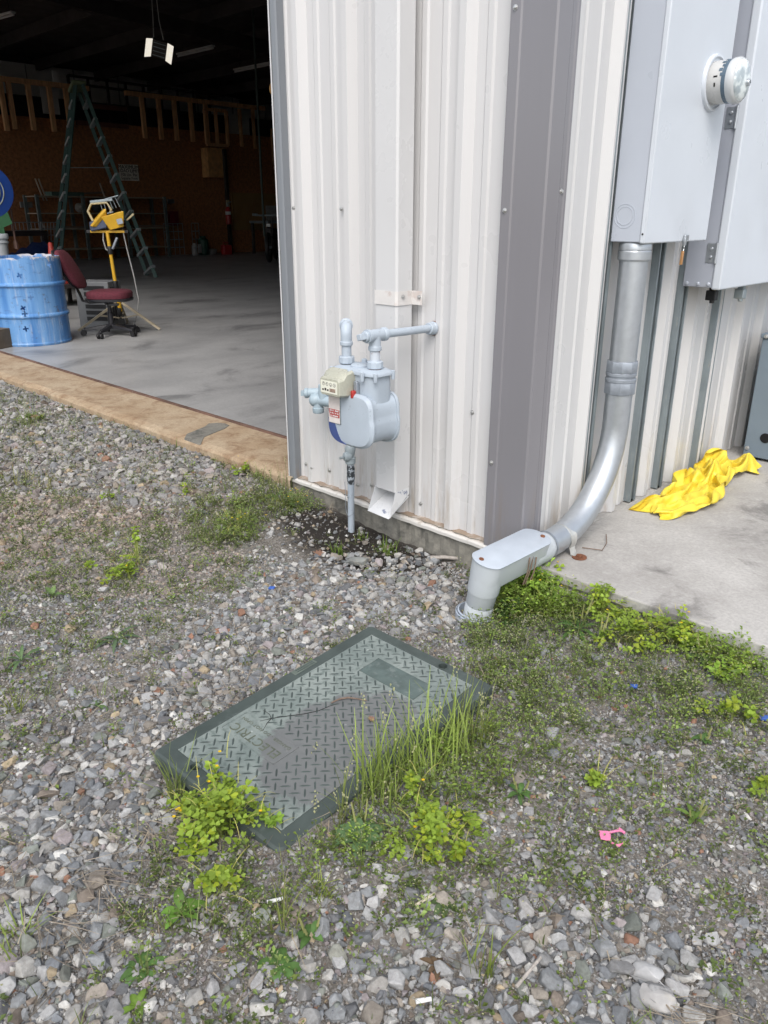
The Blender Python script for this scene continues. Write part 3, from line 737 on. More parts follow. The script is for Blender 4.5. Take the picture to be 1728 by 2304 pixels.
CB = thing('transformer_cabinet', 'larger pale grey cabinet with a hinged door beyond the round electric meter', 'cabinet', (.06, 1.4, .787))
y0, y1, xb, xf2, zb2, zt2 = .92, 1.95, -.002, .137, .788, 2.3
b = MB(); b.box(xb, xf2 - .030, y0, y1, zb2, zt2); B2 = b.build('box', M['cab_shaded_far'], CB, bevel=.003)
b = MB(); b.box(xf2 - .032, xf2, y0 - .006, y1 + .006, zb2 - .006, zt2); D2 = b.build('door', M['cab_lit'], CB, bevel=.006, seg=3)
for hz in (.905, 1.33, 1.75):
    H = MB(); H.box(xf2 - .066, xf2 - .030, y0 - .0025, y0, hz - .032, hz + .032); H.tube([(xf2 - .030, y0 - .006, hz - .034), (xf2 - .030, y0 - .006, hz + .034)], .005, 12)
    for s_ in (-.014, .014): H.lathe([(.0065, 0), (.005, .004), (.001, .0055)], (xf2 - .050, y0 - .0025, hz + s_), (0, -1, 0), 12)
    H.build('hinge', M['galv'], D2)
for x in (.014, .055, .093):
    H = MB(); H.lathe([(.0065, 0), (.0062, .004), (.003, .006)], (x, y0, zb2 + .012), (0, -1, 0), 12); H.build('bolt', M['cab_shaded'], B2)
def conn(y, x, m, n_):
    q = MB(); q.box(x - .012, x + .012, y - .010, y + .010, zb2 - .022, zb2); q.box(x - .020, x + .016, y - .016, y + .016, zb2 - .056, zb2 - .020); q.lathe([(.009, -.066), (.009, -.05)], (x + .004, y - .006, zb2), n=12)
    q.build(n_, M[m], CB, bevel=.003)
conn(1.06, .055, 'black', 'cable_clamp')
conn(1.20, .105, 'galv_dull', 'cable_clamp')

# strut channels standing on the wall
def strut(y, lab, zb__, x=.018):
    b = MB(); w, d, t_ = .021, .033, .0025
    prof = [(-w, 0), (w, 0), (w, d), (w - .007, d), (w - .007, d - .006), (w - .0095, d - .006), (w - .0095, d - .0025), (w - .0025, d - .0025), (w - .0025, .0025), (-w + .0025, .0025), (-w + .0025, d - .0025), (-w + .0095, d - .0025), (-w + .0095, d - .006), (-w + .007, d - .006), (-w + .007, d), (-w, d)]
    b.prism([(p_[1] - .035, p_[0]) for p_ in prof], (0, y, zb__), (1, 0, 0), (0, 1, 0), (0, 0, 2.4))
    o = b.build('strut_channel', M['galv_dull'], ang=25)
    tag(o, lab, 'strut channel', 'galvanised strut channels on the side wall')
strut(.366, 'galvanised strut channel closest to the grey corner trim, beside the tall conduit', .006)
strut(.735, 'galvanised strut channel just behind the conduit, under the nearer cabinet', .004)
strut(.955, 'galvanised strut channel under the near edge of the larger cabinet', .004)
strut(1.300, 'galvanised strut channel farthest from the corner trim, above the yellow tarp', .004)

# ------------------------------------------------------------------ conduit
CD = thing('electrical_conduit', 'fat galvanised conduit curving from the cabinet down into an oval grey access fitting', 'conduit', (.057, .1, 0))
cx, cyv = .057, .42; cr = .0435
BR = .335; ez_ = .050
top = [V((cx, cyv, z)) for z in (.952, .80, .65, .565)]
q = MB(); q.tube([(cx, cyv, .955), (cx, cyv, .53)], cr, 32); q.build('riser_tube', M['galv'], CD)
q = MB(); q.lathe([(cr + .002, .953), (cr + .006, .945), (cr + .006, .930), (cr + .0045, .928), (cr + .007, .924), (cr + .007, .902), (cr + .003, .897)], (cx, cyv, 0), n=32); q.build('box_connector', M['galv'], CD, ang=30)
q = MB()
for (za, zb3) in ((.585, .555), (.518, .484)):
    q.lathe([(cr + .001, za + .004), (cr + .0065, za + .002), (cr + .0075, za), (cr + .0075, zb3), (cr + .0065, zb3 - .002), (cr + .001, zb3 - .004)], (cx, cyv, 0), n=10, ph=.2)
q.lathe([(cr + .003, .553), (cr + .006, .550), (cr + .006, .542), (cr + .003, .539), (cr + .003, .534), (cr + .0065, .531), (cr + .0065, .522), (cr + .003, .519)], (cx, cyv, 0), n=32)
q.build('coupling', M['zinc'], CD, ang=30)
path = [V((cx, cyv, .50)), V((cx, cyv, ez_ + BR + .03))] + arc((cx, cyv - BR, ez_ + BR), (0, 1, 0), (0, 0, -1), BR, 0, pi / 2, 30) + [V((cx, .06, ez_)), V((cx - .001, .005, ez_))]
q = MB(); q.tube(path, cr, 32); q.build('bend', M['galv'], CD)
sy = .128
q = MB(); q.sheet([p_ + V((0, sy, 0)) for p_ in [V((cx + .060, 0, .0035)), V((cx + cr + .003, 0, .0045))] + arc((cx, 0, ez_), (1, 0, 0), (0, 0, 1), cr + .0022, -.55, pi + .5, 26) + [V((cx - cr - .003, 0, .004))]], (0, .030, 0))
q.build('strap', mat('strap_galv', (.60, .60, .57), .4, .6, .1, 20), CD, solid=.003, ang=40)
q = MB(); q.lathe([(.024, .0), (.024, .003), (.011, .0035), (.010, .009), (.006, .010)], (cx + .072, sy + .010, .001), n=16); q.build('anchor_washer', M['rust'], CD)
# access fitting: leans with its axis about the conduit
th = .19
ux = V((cos(th), 0, -sin(th))); uz = V((sin(th), 0, cos(th))); uy_ = V((0, 1, 0)); fo = V((cx, 0, ez_))
def F(x, y, z): return fo + ux * x + uy_ * y + uz * z
q = MB(); q.tube([F(0, .045, 0), F(0, .030, 0), F(0, .025, 0), F(0, -.06, 0)], [cr + .001, cr + .0035, cr + .005, cr + .005], 28); q.build('hub', M['pvc'], CD, ang=40)
q = MB(); q.lathe([(cr + .001, .052), (cr + .004, .050), (cr + .004, .042)], fo, (0, 1, 0), 28, cap=False); q.build('hub_ring', M['zinc'], CD)
def oval(z, hw, ya, yb, n_=40):
    o = []
    for i in range(n_):
        a = 2 * pi * i / n_; x = cos(a) * hw; yy = sin(a)
        e = .8
        y = (yb - hw * e + yy * hw * e) if yy > 0 else (ya + hw * e + yy * hw * e)
        o.append(F(x, y, z))
    return o
q = MB(); q.loft([oval(-.035, .030, -.29, .0), oval(-.026, .042, -.302, .004), oval(0, .0475, -.3045, .006), oval(.030, .0485, -.305, .006), oval(.0515, .0495, -.306, .008)])
lg = lambda z, rx_, ry_: [F(cos(2 * pi * i / 40) * rx_, -.258 + sin(2 * pi * i / 40) * ry_, z) for i in range(40)]
q.loft([lg(.02, .0475, .046), lg(-.05, .0475, .047), lg(-.058, .0455, .0455), lg(-.062, .0435, .0435), lg(-.100, .0425, .0425), lg(-.102, .0412, .0412), lg(-.104, .0425, .0425), lg(-.24, .0415, .0415)])
BD = q.build('access_body', M['pvc'], CD, ang=38)
q = MB(); q.loft([oval(.0525, .051, -.3085, .0105), oval(.0560, .0515, -.309, .011), oval(.0572, .0495, -.307, .009)])
CV = q.build('cover_plate', mat('fitting_cover', (.42, .465, .52), .4, 0, .05, 14, (.40, .43, .47), 50, .62, .72, .5), BD, ang=40)
for (sx_, sy_) in ((-.012, -.286), (.012, -.010)):
    q = MB(); q.lathe([(.0075, .057), (.0070, .060), (.002, .0605)], F(sx_, sy_, 0), uz, 12); q.build('cover_screw', M['rust'], CV)
bp = F(0, -.258, -.155)
q = MB(); gz0 = float(zg(bp.x, bp.y))
q.lathe([(.058, -.03), (.060, .012), (.0575, .014), (.056, .004), (.052, .006), (.0545, .016), (.050, .018), (.048, -.02)], (bp.x - .008, bp.y + .002, gz0), (.1, 0, 1), 36, cap=False); q.build('sleeve', mat('sleeve_pvc', (.38, .43, .50), .4, 0, .1, 20), CD, ang=40)
q = MB()
for (a0, a1) in ((F(.044, -.10, .052), F(.052, -.115, -.06)), (F(.050, -.125, .040), F(.056, -.135, -.05)), (F(.052, -.09, .03), F(.056, -.10, -.06))):
    q.tube([a0, (a0 + a1) / 2 + V((.004, .002, 0)), a1], .0022, 6)
tag(q.build('dead_stalks', M['twig']), 'dry brown stalks leaning on the side of the oval conduit fitting', 'dead stalks')

# ------------------------------------------------------------------ slate equipment cabinet at the far end of the pad
HV = thing('equipment_cabinet', 'slate blue metal equipment cabinet standing on the far end of the pad', 'cabinet', (.35, 1.9, 0))
b = MB(); b.box(.068, .75, 1.62, 2.3, .012, .535); BX2 = b.build('casing', M['hvac'], HV, bevel=.005)
b = MB(); b.box(.062, .756, 1.614, 2.306, .535, .556); b.build('lid', M['hvac'], HV, bevel=.004)
for x_ in (.085, .70): b = MB(); b.box(x_, x_ + .037, 1.63, 2.29, 0, .014); b.build('skid', M['black'], HV)
hp = px(1722, 986, 1, 1.62)
b = MB(); b.lathe([(.022, 0), (.022, .002)], (hp.x, 1.6195, hp.z), (0, -1, 0), 20); b.build('cable_hole', M['hole_shade'], BX2)
for z in (.12, .27, .42):
    b = MB(); b.lathe([(.005, 0), (.004, .004)], (.071, 1.635, z), (-1, 0, 0), 8); b.build('screw', M['screw'], BX2)
for (x, z) in ((.085, .545), (.085, .05)):
    b = MB(); b.lathe([(.010, 0), (.008, .006), (.002, .008)], (x, 1.614 if z > .5 else 1.62, z), (0, -1, 0), 10); b.build('bolt', M['screw'], BX2)
# ------------------------------------------------------------------ vault cover in the gravel
VT = bpy.data.objects.new('utility_vault', None); COL.objects.link(VT); OFF[VT.name] = V((0, 0, 0))
tag(VT, 'dark green rectangular utility vault cover with raised tread bars set in the gravel', 'vault cover')
hw, hl = .204, .349
b = MB()   # rounded skirt + rim with a sunken panel
def rr(w, l, z, r=.012, n_=5):
    o = []
    for (sx, sy, a0) in ((1, 1, 0), (-1, 1, pi / 2), (-1, -1, pi), (1, -1, 1.5 * pi)):
        for i in range(n_ + 1):
            a = a0 + pi / 2 * i / n_; o.append(V((sx * (w - r) + r * cos(a), sy * (l - r) + r * sin(a), z)))
    return o
b.loft([rr(hw + .004, hl + .004, -.024), rr(hw + .003, hl + .003, -.010), rr(hw + .001, hl + .001, -.004), rr(hw - .004, hl - .004, 0), rr(hw - .034, hl - .034, .0004, .006), rr(hw - .0355, hl - .0355, -.0012, .005), rr(hw - .06, hl - .06, -.003, .004)])
RIM = b.build('rim', M['lid_rim'], VT, ang=50)
HOLES = ((.066, hl - .022), (-.095, -hl + .030))
mb = MB()
for (x, y) in HOLES: mb.lathe([(.0115, -.020), (.0115, .02)], (x, y, 0), n=24)
cut(RIM, mb)
for (x, y) in HOLES:
    q = MB(); q.lathe([(.0152, .0002), (.0150, .0016), (.0118, .0016), (.0116, -.006)], (x, y, 0), n=24, cap=False); q.build('handle_hole', M['lid_rim'], VT, ang=60)
    q = MB(); q.lathe([(.0114, -.019), (.0114, -.0185)], (x, y, 0), n=20); q.build('hole_floor', M['hole_shade'], VT)
b = MB(); b.box(-hw + .0365, hw - .0365, -hl + .0365, hl - .0365, -.006, .0002); b.build('panel', M['lid_plate'], VT)
# flat label plates
PLA = (-.068, -.168, .088, .036); PLB = (.010, .205, .088, .036)
for (cx_, cy_, w_, h_) in (PLA, PLB):
    q = MB(); q.prism([(cx_ + (x), cy_ + (y)) for x, y in [(w_ - .004, h_), (-w_ + .004, h_), (-w_, h_ - .004), (-w_, -h_ + .004), (-w_ + .004, -h_), (w_ - .004, -h_), (w_, -h_ + .004), (w_, h_ - .004)]], (0, 0, .0003), (1, 0, 0), (0, 1, 0), (0, 0, .0008))
    q.tube([(cx_ + x, cy_ + y, .0011) for x, y in [(w_, h_), (-w_, h_), (-w_, -h_), (w_, -h_), (w_, h_)]], .0009, 5)
    for sx in (-1, 1): q.tube(arc((cx_ + sx * (w_ - .012), cy_ + sx * .014, .0012), (1, 0, 0), (0, 1, 0), .0038, 0, 2 * pi, 14), .0007, 5)
    lm = M['lid_plate'] if cy_ < 0 else mat('vault_label', (.085, .115, .108), .55, 0, .2, 20, (.2, .23, .22), 30, .5, .7, .6)
    q.build('label_plate', lm, VT, ang=60)
b = MB(); pitch = .0203; e1 = V((.7071, .7071, 0)); e2 = V((-.7071, .7071, 0))
for i in range(-24, 25):
    for j in range(-24, 25):
        p_ = e1 * (i * pitch) + e2 * (j * pitch)
        if abs(p_.x) > hw - .045 or abs(p_.y) > hl - .045: continue
        if any(abs(p_.x - c[0]) < c[2] + .009 and abs(p_.y - c[1]) < c[3] + .009 for c in (PLA, PLB)): continue
        d, s_ = (e1, e2) if (i + j) % 2 == 0 else (e2, e1)
        L_, w_ = .0132, .0021; z0 = V((0, 0, .0001)); z1 = V((0, 0, .0011))
        base = [p_ + d * a + s_ * c + z0 for a, c in ((-L_, 0), (-L_ * .6, -w_), (L_ * .6, -w_), (L_, 0), (L_ * .6, w_), (-L_ * .6, w_))]
        topv = [p_ + (q_ - p_) * .72 + z1 for q_ in base]
        b.add(base + topv, [(6, 7, 8, 9, 10, 11)] + [(k, (k + 1) % 6, 6 + (k + 1) % 6, 6 + k) for k in range(6)])
b.build('tread_bars', M['tread'], VT, smooth=False)
text('lettering', 'ELECTRIC', .034, (PLA[0], PLA[1] - .012, .0014), (-1, 0, 0), (0, -1, 0), M['tread2'], VT, .0006, sp=1.06)
text('lettering', 'DANGER - DO NOT OPEN', .0125, (PLA[0], PLA[1] + .020, .0014), (-1, 0, 0), (0, -1, 0), M['tread2'], VT, .0004, sp=1.1)
q = MB(); q.prism([(-hw + .004, -.005), (-hw + .022, -.005), (-hw + .022, .072), (-hw + .004, .072)], (0, .05, -.0005), (1, 0, 0), (0, 1, 0), (0, 0, .0024)); q.build('edge_label', mat('edge_label', (.11, .135, .115), .6, 0, .2, 30), VT, bevel=.002)
q = MB()
for k_ in range(9):
    for xx in (-hw + .009, -hw + .016): q.box(xx, xx + .0035, .056 + k_ * .0068, .061 + k_ * .0068, .0018, .0024)
q.build('edge_lettering', M['tread'], VT)
# crack running over the panel
cp = [(-.012, .075), (-.022, .050), (-.028, .022), (-.045, -.010), (-.072, -.048), (-.088, -.072), (-.100, -.095)]
q = MB(); q.tube([(x - .01, y - .035, .0011) for x, y in cp], [.0003, .0006, .0007, .0008, .0008, .0007, .0003], 5)
q.tube([(-.098, -.107, .0013), (-.092, -.125, .0015), (-.078, -.150, .0018)], [.0008, .0007, .0003], 5)
q.tube([(-.098, -.107, .0013), (-.112, -.100, .0015), (-.135, -.100, .0016)], [.0008, .0006, .0003], 5)
q.build('crack', M['hole_shade'], VT)
VT.location = (.1364, -.9294, -.0545)
VT.rotation_euler = Euler((.022, .042, .0558), 'XYZ')
b = MB(); b.box(-.206, .206, -.351, .351, -.2, -.030)
BXV = b.build('vault_collar', M['lid_rim']); BXV.parent = VT; BXV.rotation_euler = (-.02, -.075, 0); BXV.location = (.0, .0, -.012)
# curled twig lying on it
def lidp(x, y, z=.0): return VT.matrix_basis @ V((x, y, z))
# ------------------------------------------------------------------ inside the shop
FZ = .030
def fl(u, v): return px(u, v, 2, FZ)
# blue drum with cross-shaped vents
dc = V((-5.43, .715, FZ)); dr = .292
DRUM = thing('steel_drum', 'open blue steel drum with cross-shaped holes and chipped white rim inside the doorway', 'drum', dc)
n = 96; prof = []
for (r, z) in ((.965, 0), (.985, .004), (1, .02), (.985, .03), (.985, .245), (.99, .25), (1.03, .262), (1.035, .27), (1.03, .278), (.99, .29), (.985, .30), (.985, .52), (.99, .525), (1.03, .537), (1.035, .545), (1.03, .553), (.99, .565), (.985, .575), (.982, .70), (.975, .775)): prof.append((r * dr, z * .87))
b = MB(); rings = []
for r, z in prof:
    ring_ = []
    for k in range(n):
        a = 2 * pi * k / n
        rr_, zz_ = r, z
        if z > .66: zz_ = .683 + .004 * sin(3 * a + 1) + random.uniform(-.003, .003) - (.012 if k % 17 in (3, 4) else 0); rr_ += random.uniform(-.002, .002)
        if z > .60: rr_ += .002 * sin(5 * a)
        ring_.append(dc + V((cos(a) * rr_, sin(a) * rr_, zz_)))
    rings.append(ring_)
b.loft(rings, cap=False); b.f.append(tuple(range(n)))
sh = b.build('shell', M['drum'], DRUM, ang=40)
md = sh.modifiers.new('thick', 'SOLIDIFY'); md.thickness = .004; md.offset = 0
bpy.context.view_layer.update()
me = bpy.data.meshes.new_from_object(sh.evaluated_get(bpy.context.evaluated_depsgraph_get())); sh.modifiers.clear(); sh.data = me
mb = MB()
for (u, v, rot) in ((44, 620, .4), (110, 596, .2), (69, 669, 0), (52, 693, .5), (56, 706, 0), (58, 740, .1)):
    # point of the shell on the sight line through the surveyed pixel
    d = (px(u, v, 2, -5) - CAM['pos']).normalized(); o_ = CAM['pos'] - dc
    A_ = d.x ** 2 + d.y ** 2; B_ = 2 * (o_.x * d.x + o_.y * d.y); C_ = o_.x ** 2 + o_.y ** 2 - (dr * .985) ** 2
    t_ = (-B_ - math.sqrt(B_ * B_ - 4 * A_ * C_)) / 2 / A_; p_ = CAM['pos'] + d * t_
    nr = V((p_.x - dc.x, p_.y - dc.y, 0)).normalized(); tg = V((-nr.y, nr.x, 0)); up = V((0, 0, 1))
    e1_ = tg * cos(rot) + up * sin(rot); e2_ = up * cos(rot) - tg * sin(rot)
    mb2 = [(-.006, -.022), (.006, -.022), (.006, -.006), (.022, -.006), (.022, .006), (.006, .006), (.006, .022), (-.006, .022), (-.006, .006), (-.022, .006), (-.022, -.006), (-.006, -.006)]
    mb.prism(mb2, p_ - nr * .05, e1_, e2_, nr * .10)
cut(sh, mb)

# burgundy office chair
cp_ = fl(232, 757); cp_ = V((cp_.x - .02, cp_.y + .10, FZ))
CH = thing('office_chair', 'burgundy office swivel chair with a black five-star base beside the blue drum', 'chair', cp_)
fw_ = V((.713, .701, 0)); sd_ = V((-.701, .713, 0)); fw_ = (fw_ * cos(-.06) - sd_ * sin(-.06)).normalized(); sd_ = V((-fw_.y, fw_.x, 0)); up_ = V((0, 0, 1))
CS = .80
def cpt(f, s, u): return cp_ + (fw_ * f + sd_ * s + up_ * u) * CS
def slab(f0, f1, hw_, z, th, crown=.015, n_=28, p_=3.2):
    b = MB(); rs = []
    for k, (kk, dz) in enumerate(((.90, -th / 2), (.985, -th * .42), (1, -th * .1), (1, th * .2), (.95, th * .45), (.75, th / 2 + crown * .6), (.3, th / 2 + crown))):
        r_ = []
        for i in range(n_):
            a = 2 * pi * i / n_; c_, s_ = cos(a), sin(a); q_ = (abs(c_) ** p_ + abs(s_) ** p_) ** (-1 / p_)
            r_.append(((f0 + f1) / 2 + (f1 - f0) / 2 * c_ * q_ * kk, hw_ * s_ * q_ * kk, z + dz))
        rs.append(r_)
    return rs
q = MB(); q.loft([[cpt(*p_) for p_ in r_] for r_ in slab(-.21, .25, .225, .435, .075)]); q.build('seat', M['burgundy'], CH, ang=50)
q = MB(); q.loft([[cpt(*p_) for p_ in r_] for r_ in slab(-.20, .255, .222, .388, .035, 0)]); q.build('seat_pan', M['plastic_dark'], CH, ang=50)
def backpt(f, s, u):   # tilted back: f up the back, u thickness
    t_ = -.46; return cpt(-.285 + sin(t_) * f - u * cos(t_), s, .50 + f * cos(t_) - u * sin(t_) * -1 * 0)
rs = slab(.0, .44, .20, 0, .06)
q = MB(); q.loft([[backpt(p_[0], p_[1], -p_[2] - .035) for p_ in r_] for r_ in rs]); q.build('backrest', M['burgundy'], CH, ang=50)
rs = slab(-.005, .445, .205, 0, .03, 0)
q = MB(); q.loft([[backpt(p_[0], p_[1], -p_[2] + .012) for p_ in r_] for r_ in rs]); q.build('back_shell', M['plastic_dark'], CH, ang=50)
q = MB(); q.sheet([], (0, 0, 0)) if False else None
pth = [cpt(-.04, -.025, .355), cpt(-.20, -.025, .345), cpt(-.275, -.025, .37), cpt(-.30, -.025, .45), backpt(.12, -.025, .03), backpt(.22, -.025, .03)]
q.sheet(pth, sd_ * .05 * CS); q.build('back_bar', M['plastic_dark'], CH, solid=.012)
q = MB(); q.lathe([(a_ * CS, h_ * CS) for a_, h_ in ((.030, .11), (.030, .24), (.022, .245), (.022, .33), (.05, .34), (.05, .372))], cp_, n=18); q.bar(cpt(.02, -.08, .36), cpt(.02, -.19, .352), .012, .012); q.build('gas_column', M['plastic_dark'], CH, ang=40)
q = MB(); q.lathe([(a_ * CS, h_ * CS) for a_, h_ in ((.055, .075), (.055, .11), (.04, .125))], cp_, n=18)
tips = []
for k in range(5):
    a = .35 + 2 * pi * k / 5; d_ = V((cos(a), sin(a), 0)); s2 = V((-sin(a), cos(a), 0))
    R0 = lambda f, w_, z0_, z1_: [cp_ + (d_ * f + s2 * w_ * a_ + V((0, 0, z_))) * CS for a_, z_ in ((1, z0_), (-1, z0_), (-.8, z1_), (.8, z1_))]
    q.loft([R0(.03, .032, .075, .118), R0(.14, .027, .068, .104), R0(.26, .020, .058, .083), R0(.295, .018, .058, .078)]); tips.append((d_, s2))
q.build('star_base', M['plastic_dark'], CH, bevel=.004)
for d_, s2 in tips:
    q = MB(); c_ = cp_ + d_ * .285 * CS
    for sg in (-1, 1): q.lathe([(.022, -.009), (.0245, -.006), (.0245, .006), (.022, .009)], c_ + s2 * .014 * sg + d_ * .012 + V((0, 0, .0245)), s2, 16)
    q.lathe([(.008, .03), (.008, .07)], c_, n=8); q.obox(c_ + d_ * .008 + V((0, 0, .042)), (d_, s2, up_), (.018, .007, .012)); q.build('caster', M['black'], CH, ang=40)
q = MB(); q.obox(cpt(.10, -.17, .345), (fw_, sd_, up_), (.04, .01, .01)); q.build('lever', M['plastic_dark'], CH, bevel=.004)

# grey computer case behind the drum
pc = fl(166, 752)
pcx = pc + V((-.28, .42, 0)); PCX = thing('computer_case', 'grubby grey tower case with a slotted front tucked behind the blue drum and chair', 'computer case', pcx)
ax1 = V((.80, .60, 0)); ax2 = V((-.60, .80, 0))
q = MB(); q.obox(pcx + V((0, 0, .21)), (ax1, ax2, up_), (.16, .13, .21)); PB = q.build('casing', M['pc_beige'], PCX, bevel=.006)
q = MB()
for k in range(6): q.obox(pcx - ax2 * .131 + V((0, 0, .09 + k * .055)) + ax1 * .02, (ax1, ax2, up_), (.10, .003, .018))
for k in range(4): q.obox(pcx + ax1 * .161 + ax2 * (-.08 + .05 * k) + V((0, 0, .22)), (ax1, ax2, up_), (.003, .012, .15))
q.build('vent_slots', M['black'], PB)

# work light on a yellow tripod
wb = fl(257, 741); wb = V((wb.x + .015, wb.y + .075, FZ)); vdir = V((-.93, .36, 0)); rt = V((.713, .701, 0))
WL = thing('work_light', 'yellow tripod work light with its lamp heads folded over behind the chair', 'work light', wb)
zw = lambda v_, u_=250: float((wb - CAM['pos']).dot(CF) * 0 + px(u_, v_, 1, wb.y).z)
zt1 = px(241, 522, 0, wb.x).z
H = zt1 - FZ
hgt = lambda v_: FZ + (741 - v_) / (741 - 522) * (.865)
lean = lambda v_: rt * ((247 - 258) * 0) - rt * ((741 - v_) / 219. * .035)
q = MB(); q.tube([wb + V((0, 0, .16)), wb + lean(640) + V((0, 0, hgt(640) - FZ))], .0185, 14); q.tube([wb + lean(640) + V((0, 0, hgt(640) - FZ)), wb + lean(524) + V((0, 0, hgt(524) - FZ))], .0155, 14)
q.build('mast', M['yellow'], WL)
for v_ in (641, 565, 702):
    q = MB(); c_ = wb + lean(v_) + V((0, 0, hgt(v_) - FZ)); q.lathe([(.021, -.035), (.023, -.03), (.023, .03), (.021, .035)], c_, n=14); q.build('clamp_collar', M['black'], WL)
zc = hgt(525); cb_ = wb + lean(525) + V((0, 0, zc - FZ))
q = MB(); q.bar(cb_ - rt * .155, cb_ + rt * .165, .022, .022); q.build('cross_bar', M['yellow'], WL, bevel=.003)
for s_ in (-.165, .175): 
    q = MB(); q.bar(cb_ + rt * (s_ - .018), cb_ + rt * (s_ + .018), .028, .028); q.build('bar_grip', M['black'], WL, bevel=.004)
for a in (-.30, 1.75, 3.75):
    d_ = V((cos(a + .78), sin(a + .78), 0)); q = MB()
    q.bar(wb + d_ * .03 + V((0, 0, .235)), wb + d_ * .40 + V((0, 0, .012)), .018, .018); q.bar(wb + d_ * .015 + V((0, 0, .10)), wb + d_ * .20 + V((0, 0, .135)), .012, .012)
    q.build('leg', mat('leg_cream', (.42, .36, .26), .5, 0, .1, 10) if a < 0 else bpy.data.materials['leg_cream'], WL)
LSC = .82
hc = cb_ + V((0, 0, .085)) + rt * .065
q = MB()
A1 = (rt * .97 + V((0, 0, .24))).normalized(); A2 = vdir; A3 = (V((0, 0, .97)) - rt * .24).normalized()
lo = [hc + (A1 * a + A2 * b_) * LSC - A3 * .062 for a, b_ in ((-.07, -.06), (.085, -.06), (.085, .06), (-.07, .06))]
hi = [hc + (A1 * a + A2 * b_) * LSC + A3 * .045 for a, b_ in ((-.115, -.085), (.13, -.085), (.13, .085), (-.115, .085))]
hi2 = [hc + (A1 * a + A2 * b_) * LSC + A3 * .062 for a, b_ in ((-.12, -.09), (.135, -.09), (.135, .09), (-.12, .09))]
q.loft([lo, hi, hi2]); LH = q.build('lamp_head', M['yellow'], WL, bevel=.005)
q = MB()
for k in range(5): q.obox(hc + A1 * (-.02 + .012 * k - .01) + A3 * .077, (A1, A2, A3), (.004, .06, .004))
q.obox(hc + A1 * .045 - A2 * .088 - A3 * .01, (A1, A2, A3), (.025, .006, .022)); q.build('vent_box', M['zinc'], LH)
h2 = cb_ + V((0, 0, .11)) - rt * .065
B1 = (rt * .72 + V((0, 0, .69))).normalized(); B3 = (rt * -.69 + V((0, 0, .72))).normalized()
q = MB(); q.loft([[h2 + B1 * a + A2 * b_ + B3 * c_ for a, b_ in ((-.10 * s_, -.075 * s_), (.10 * s_, -.075 * s_), (.10 * s_, .075 * s_), (-.10 * s_, .075 * s_))] for c_, s_ in ((-.03, .7), (.0, 1), (.016, 1.02))])
q.build('lamp_head', M['yellow'], WL, bevel=.005)
q = MB(); q.obox(cb_ - rt * .075 + V((0, 0, .055)), ((rt + V((0, 0, .2))), vdir, up_), (.075, .05, .04)); q.build('lamp_bracket', mat('bracket_blue', (.05, .065, .11), .5), WL, bevel=.01)
q = MB(); q.tube([h2 + B3 * .02 - B1 * .05, h2 + B3 * .10 - B1 * .02, h2 + B3 * .12 + B1 * .05, hc + A3 * .16 + A1 * .0, hc + A3 * .10 + A1 * .02, hc + A3 * .07], .011, 10)
q.build('carry_handle', mat('handle_cream', (.45, .38, .22), .5), WL)
q = MB(); hq = hc + A3 * .2 - A1 * .14
q.bar(hq, hq + A1 * .2 - A3 * .03, .022, .022); q.build('handle_grip', M['galv_dull'], WL, bevel=.004)
q = MB(); q.bar(hc + A1 * .12 - A3 * .02, hc + A1 * .20 + A3 * .015, .016, .016); q.build('tilt_handle', mat('handle_cream2', (.45, .38, .22), .5), WL, bevel=.004)
q = MB()
for k in range(6): q.tube([hc + A3 * (.10) + A1 * (-.06 + .032 * k), hc + A3 * .19 + A1 * (-.055 + .028 * k)], .0025, 5)
q.tube([hc + A3 * .19 + A1 * -.09, hc + A3 * .19 + A1 * .12], .004, 6); q.build('wire_guard', M['galv_dull'], WL)
q = MB(); cs = cb_ + rt * .14
q.tube([cs + V((0, 0, .02)), cs + rt * .02 - V((0, 0, .15)), cs + rt * .055 - V((0, 0, .38)), cs + rt * .075 - V((0, 0, .60)), cs + rt * .045 - V((0, 0, .72)), cs + rt * .0 - V((0, 0, .84)), cs - rt * .02 - V((0, 0, 1.02))], .0055, 8)
q.tube([cb_ - rt * .035 - V((0, 0, .01)), cb_ - rt * .045 - V((0, 0, .07)), cb_ - rt * .03 - V((0, 0, .15)), cb_ - V((0, 0, .17))], .006, 8)
q.build('power_cord', M['cord_grey'], WL)
q = MB(); q.bar(cb_ + rt * .03 - V((0, 0, .15)), cb_ + rt * .085 - V((0, 0, .05)), .03, .02); q.build('hook', M['zinc'], WL, bevel=.006)

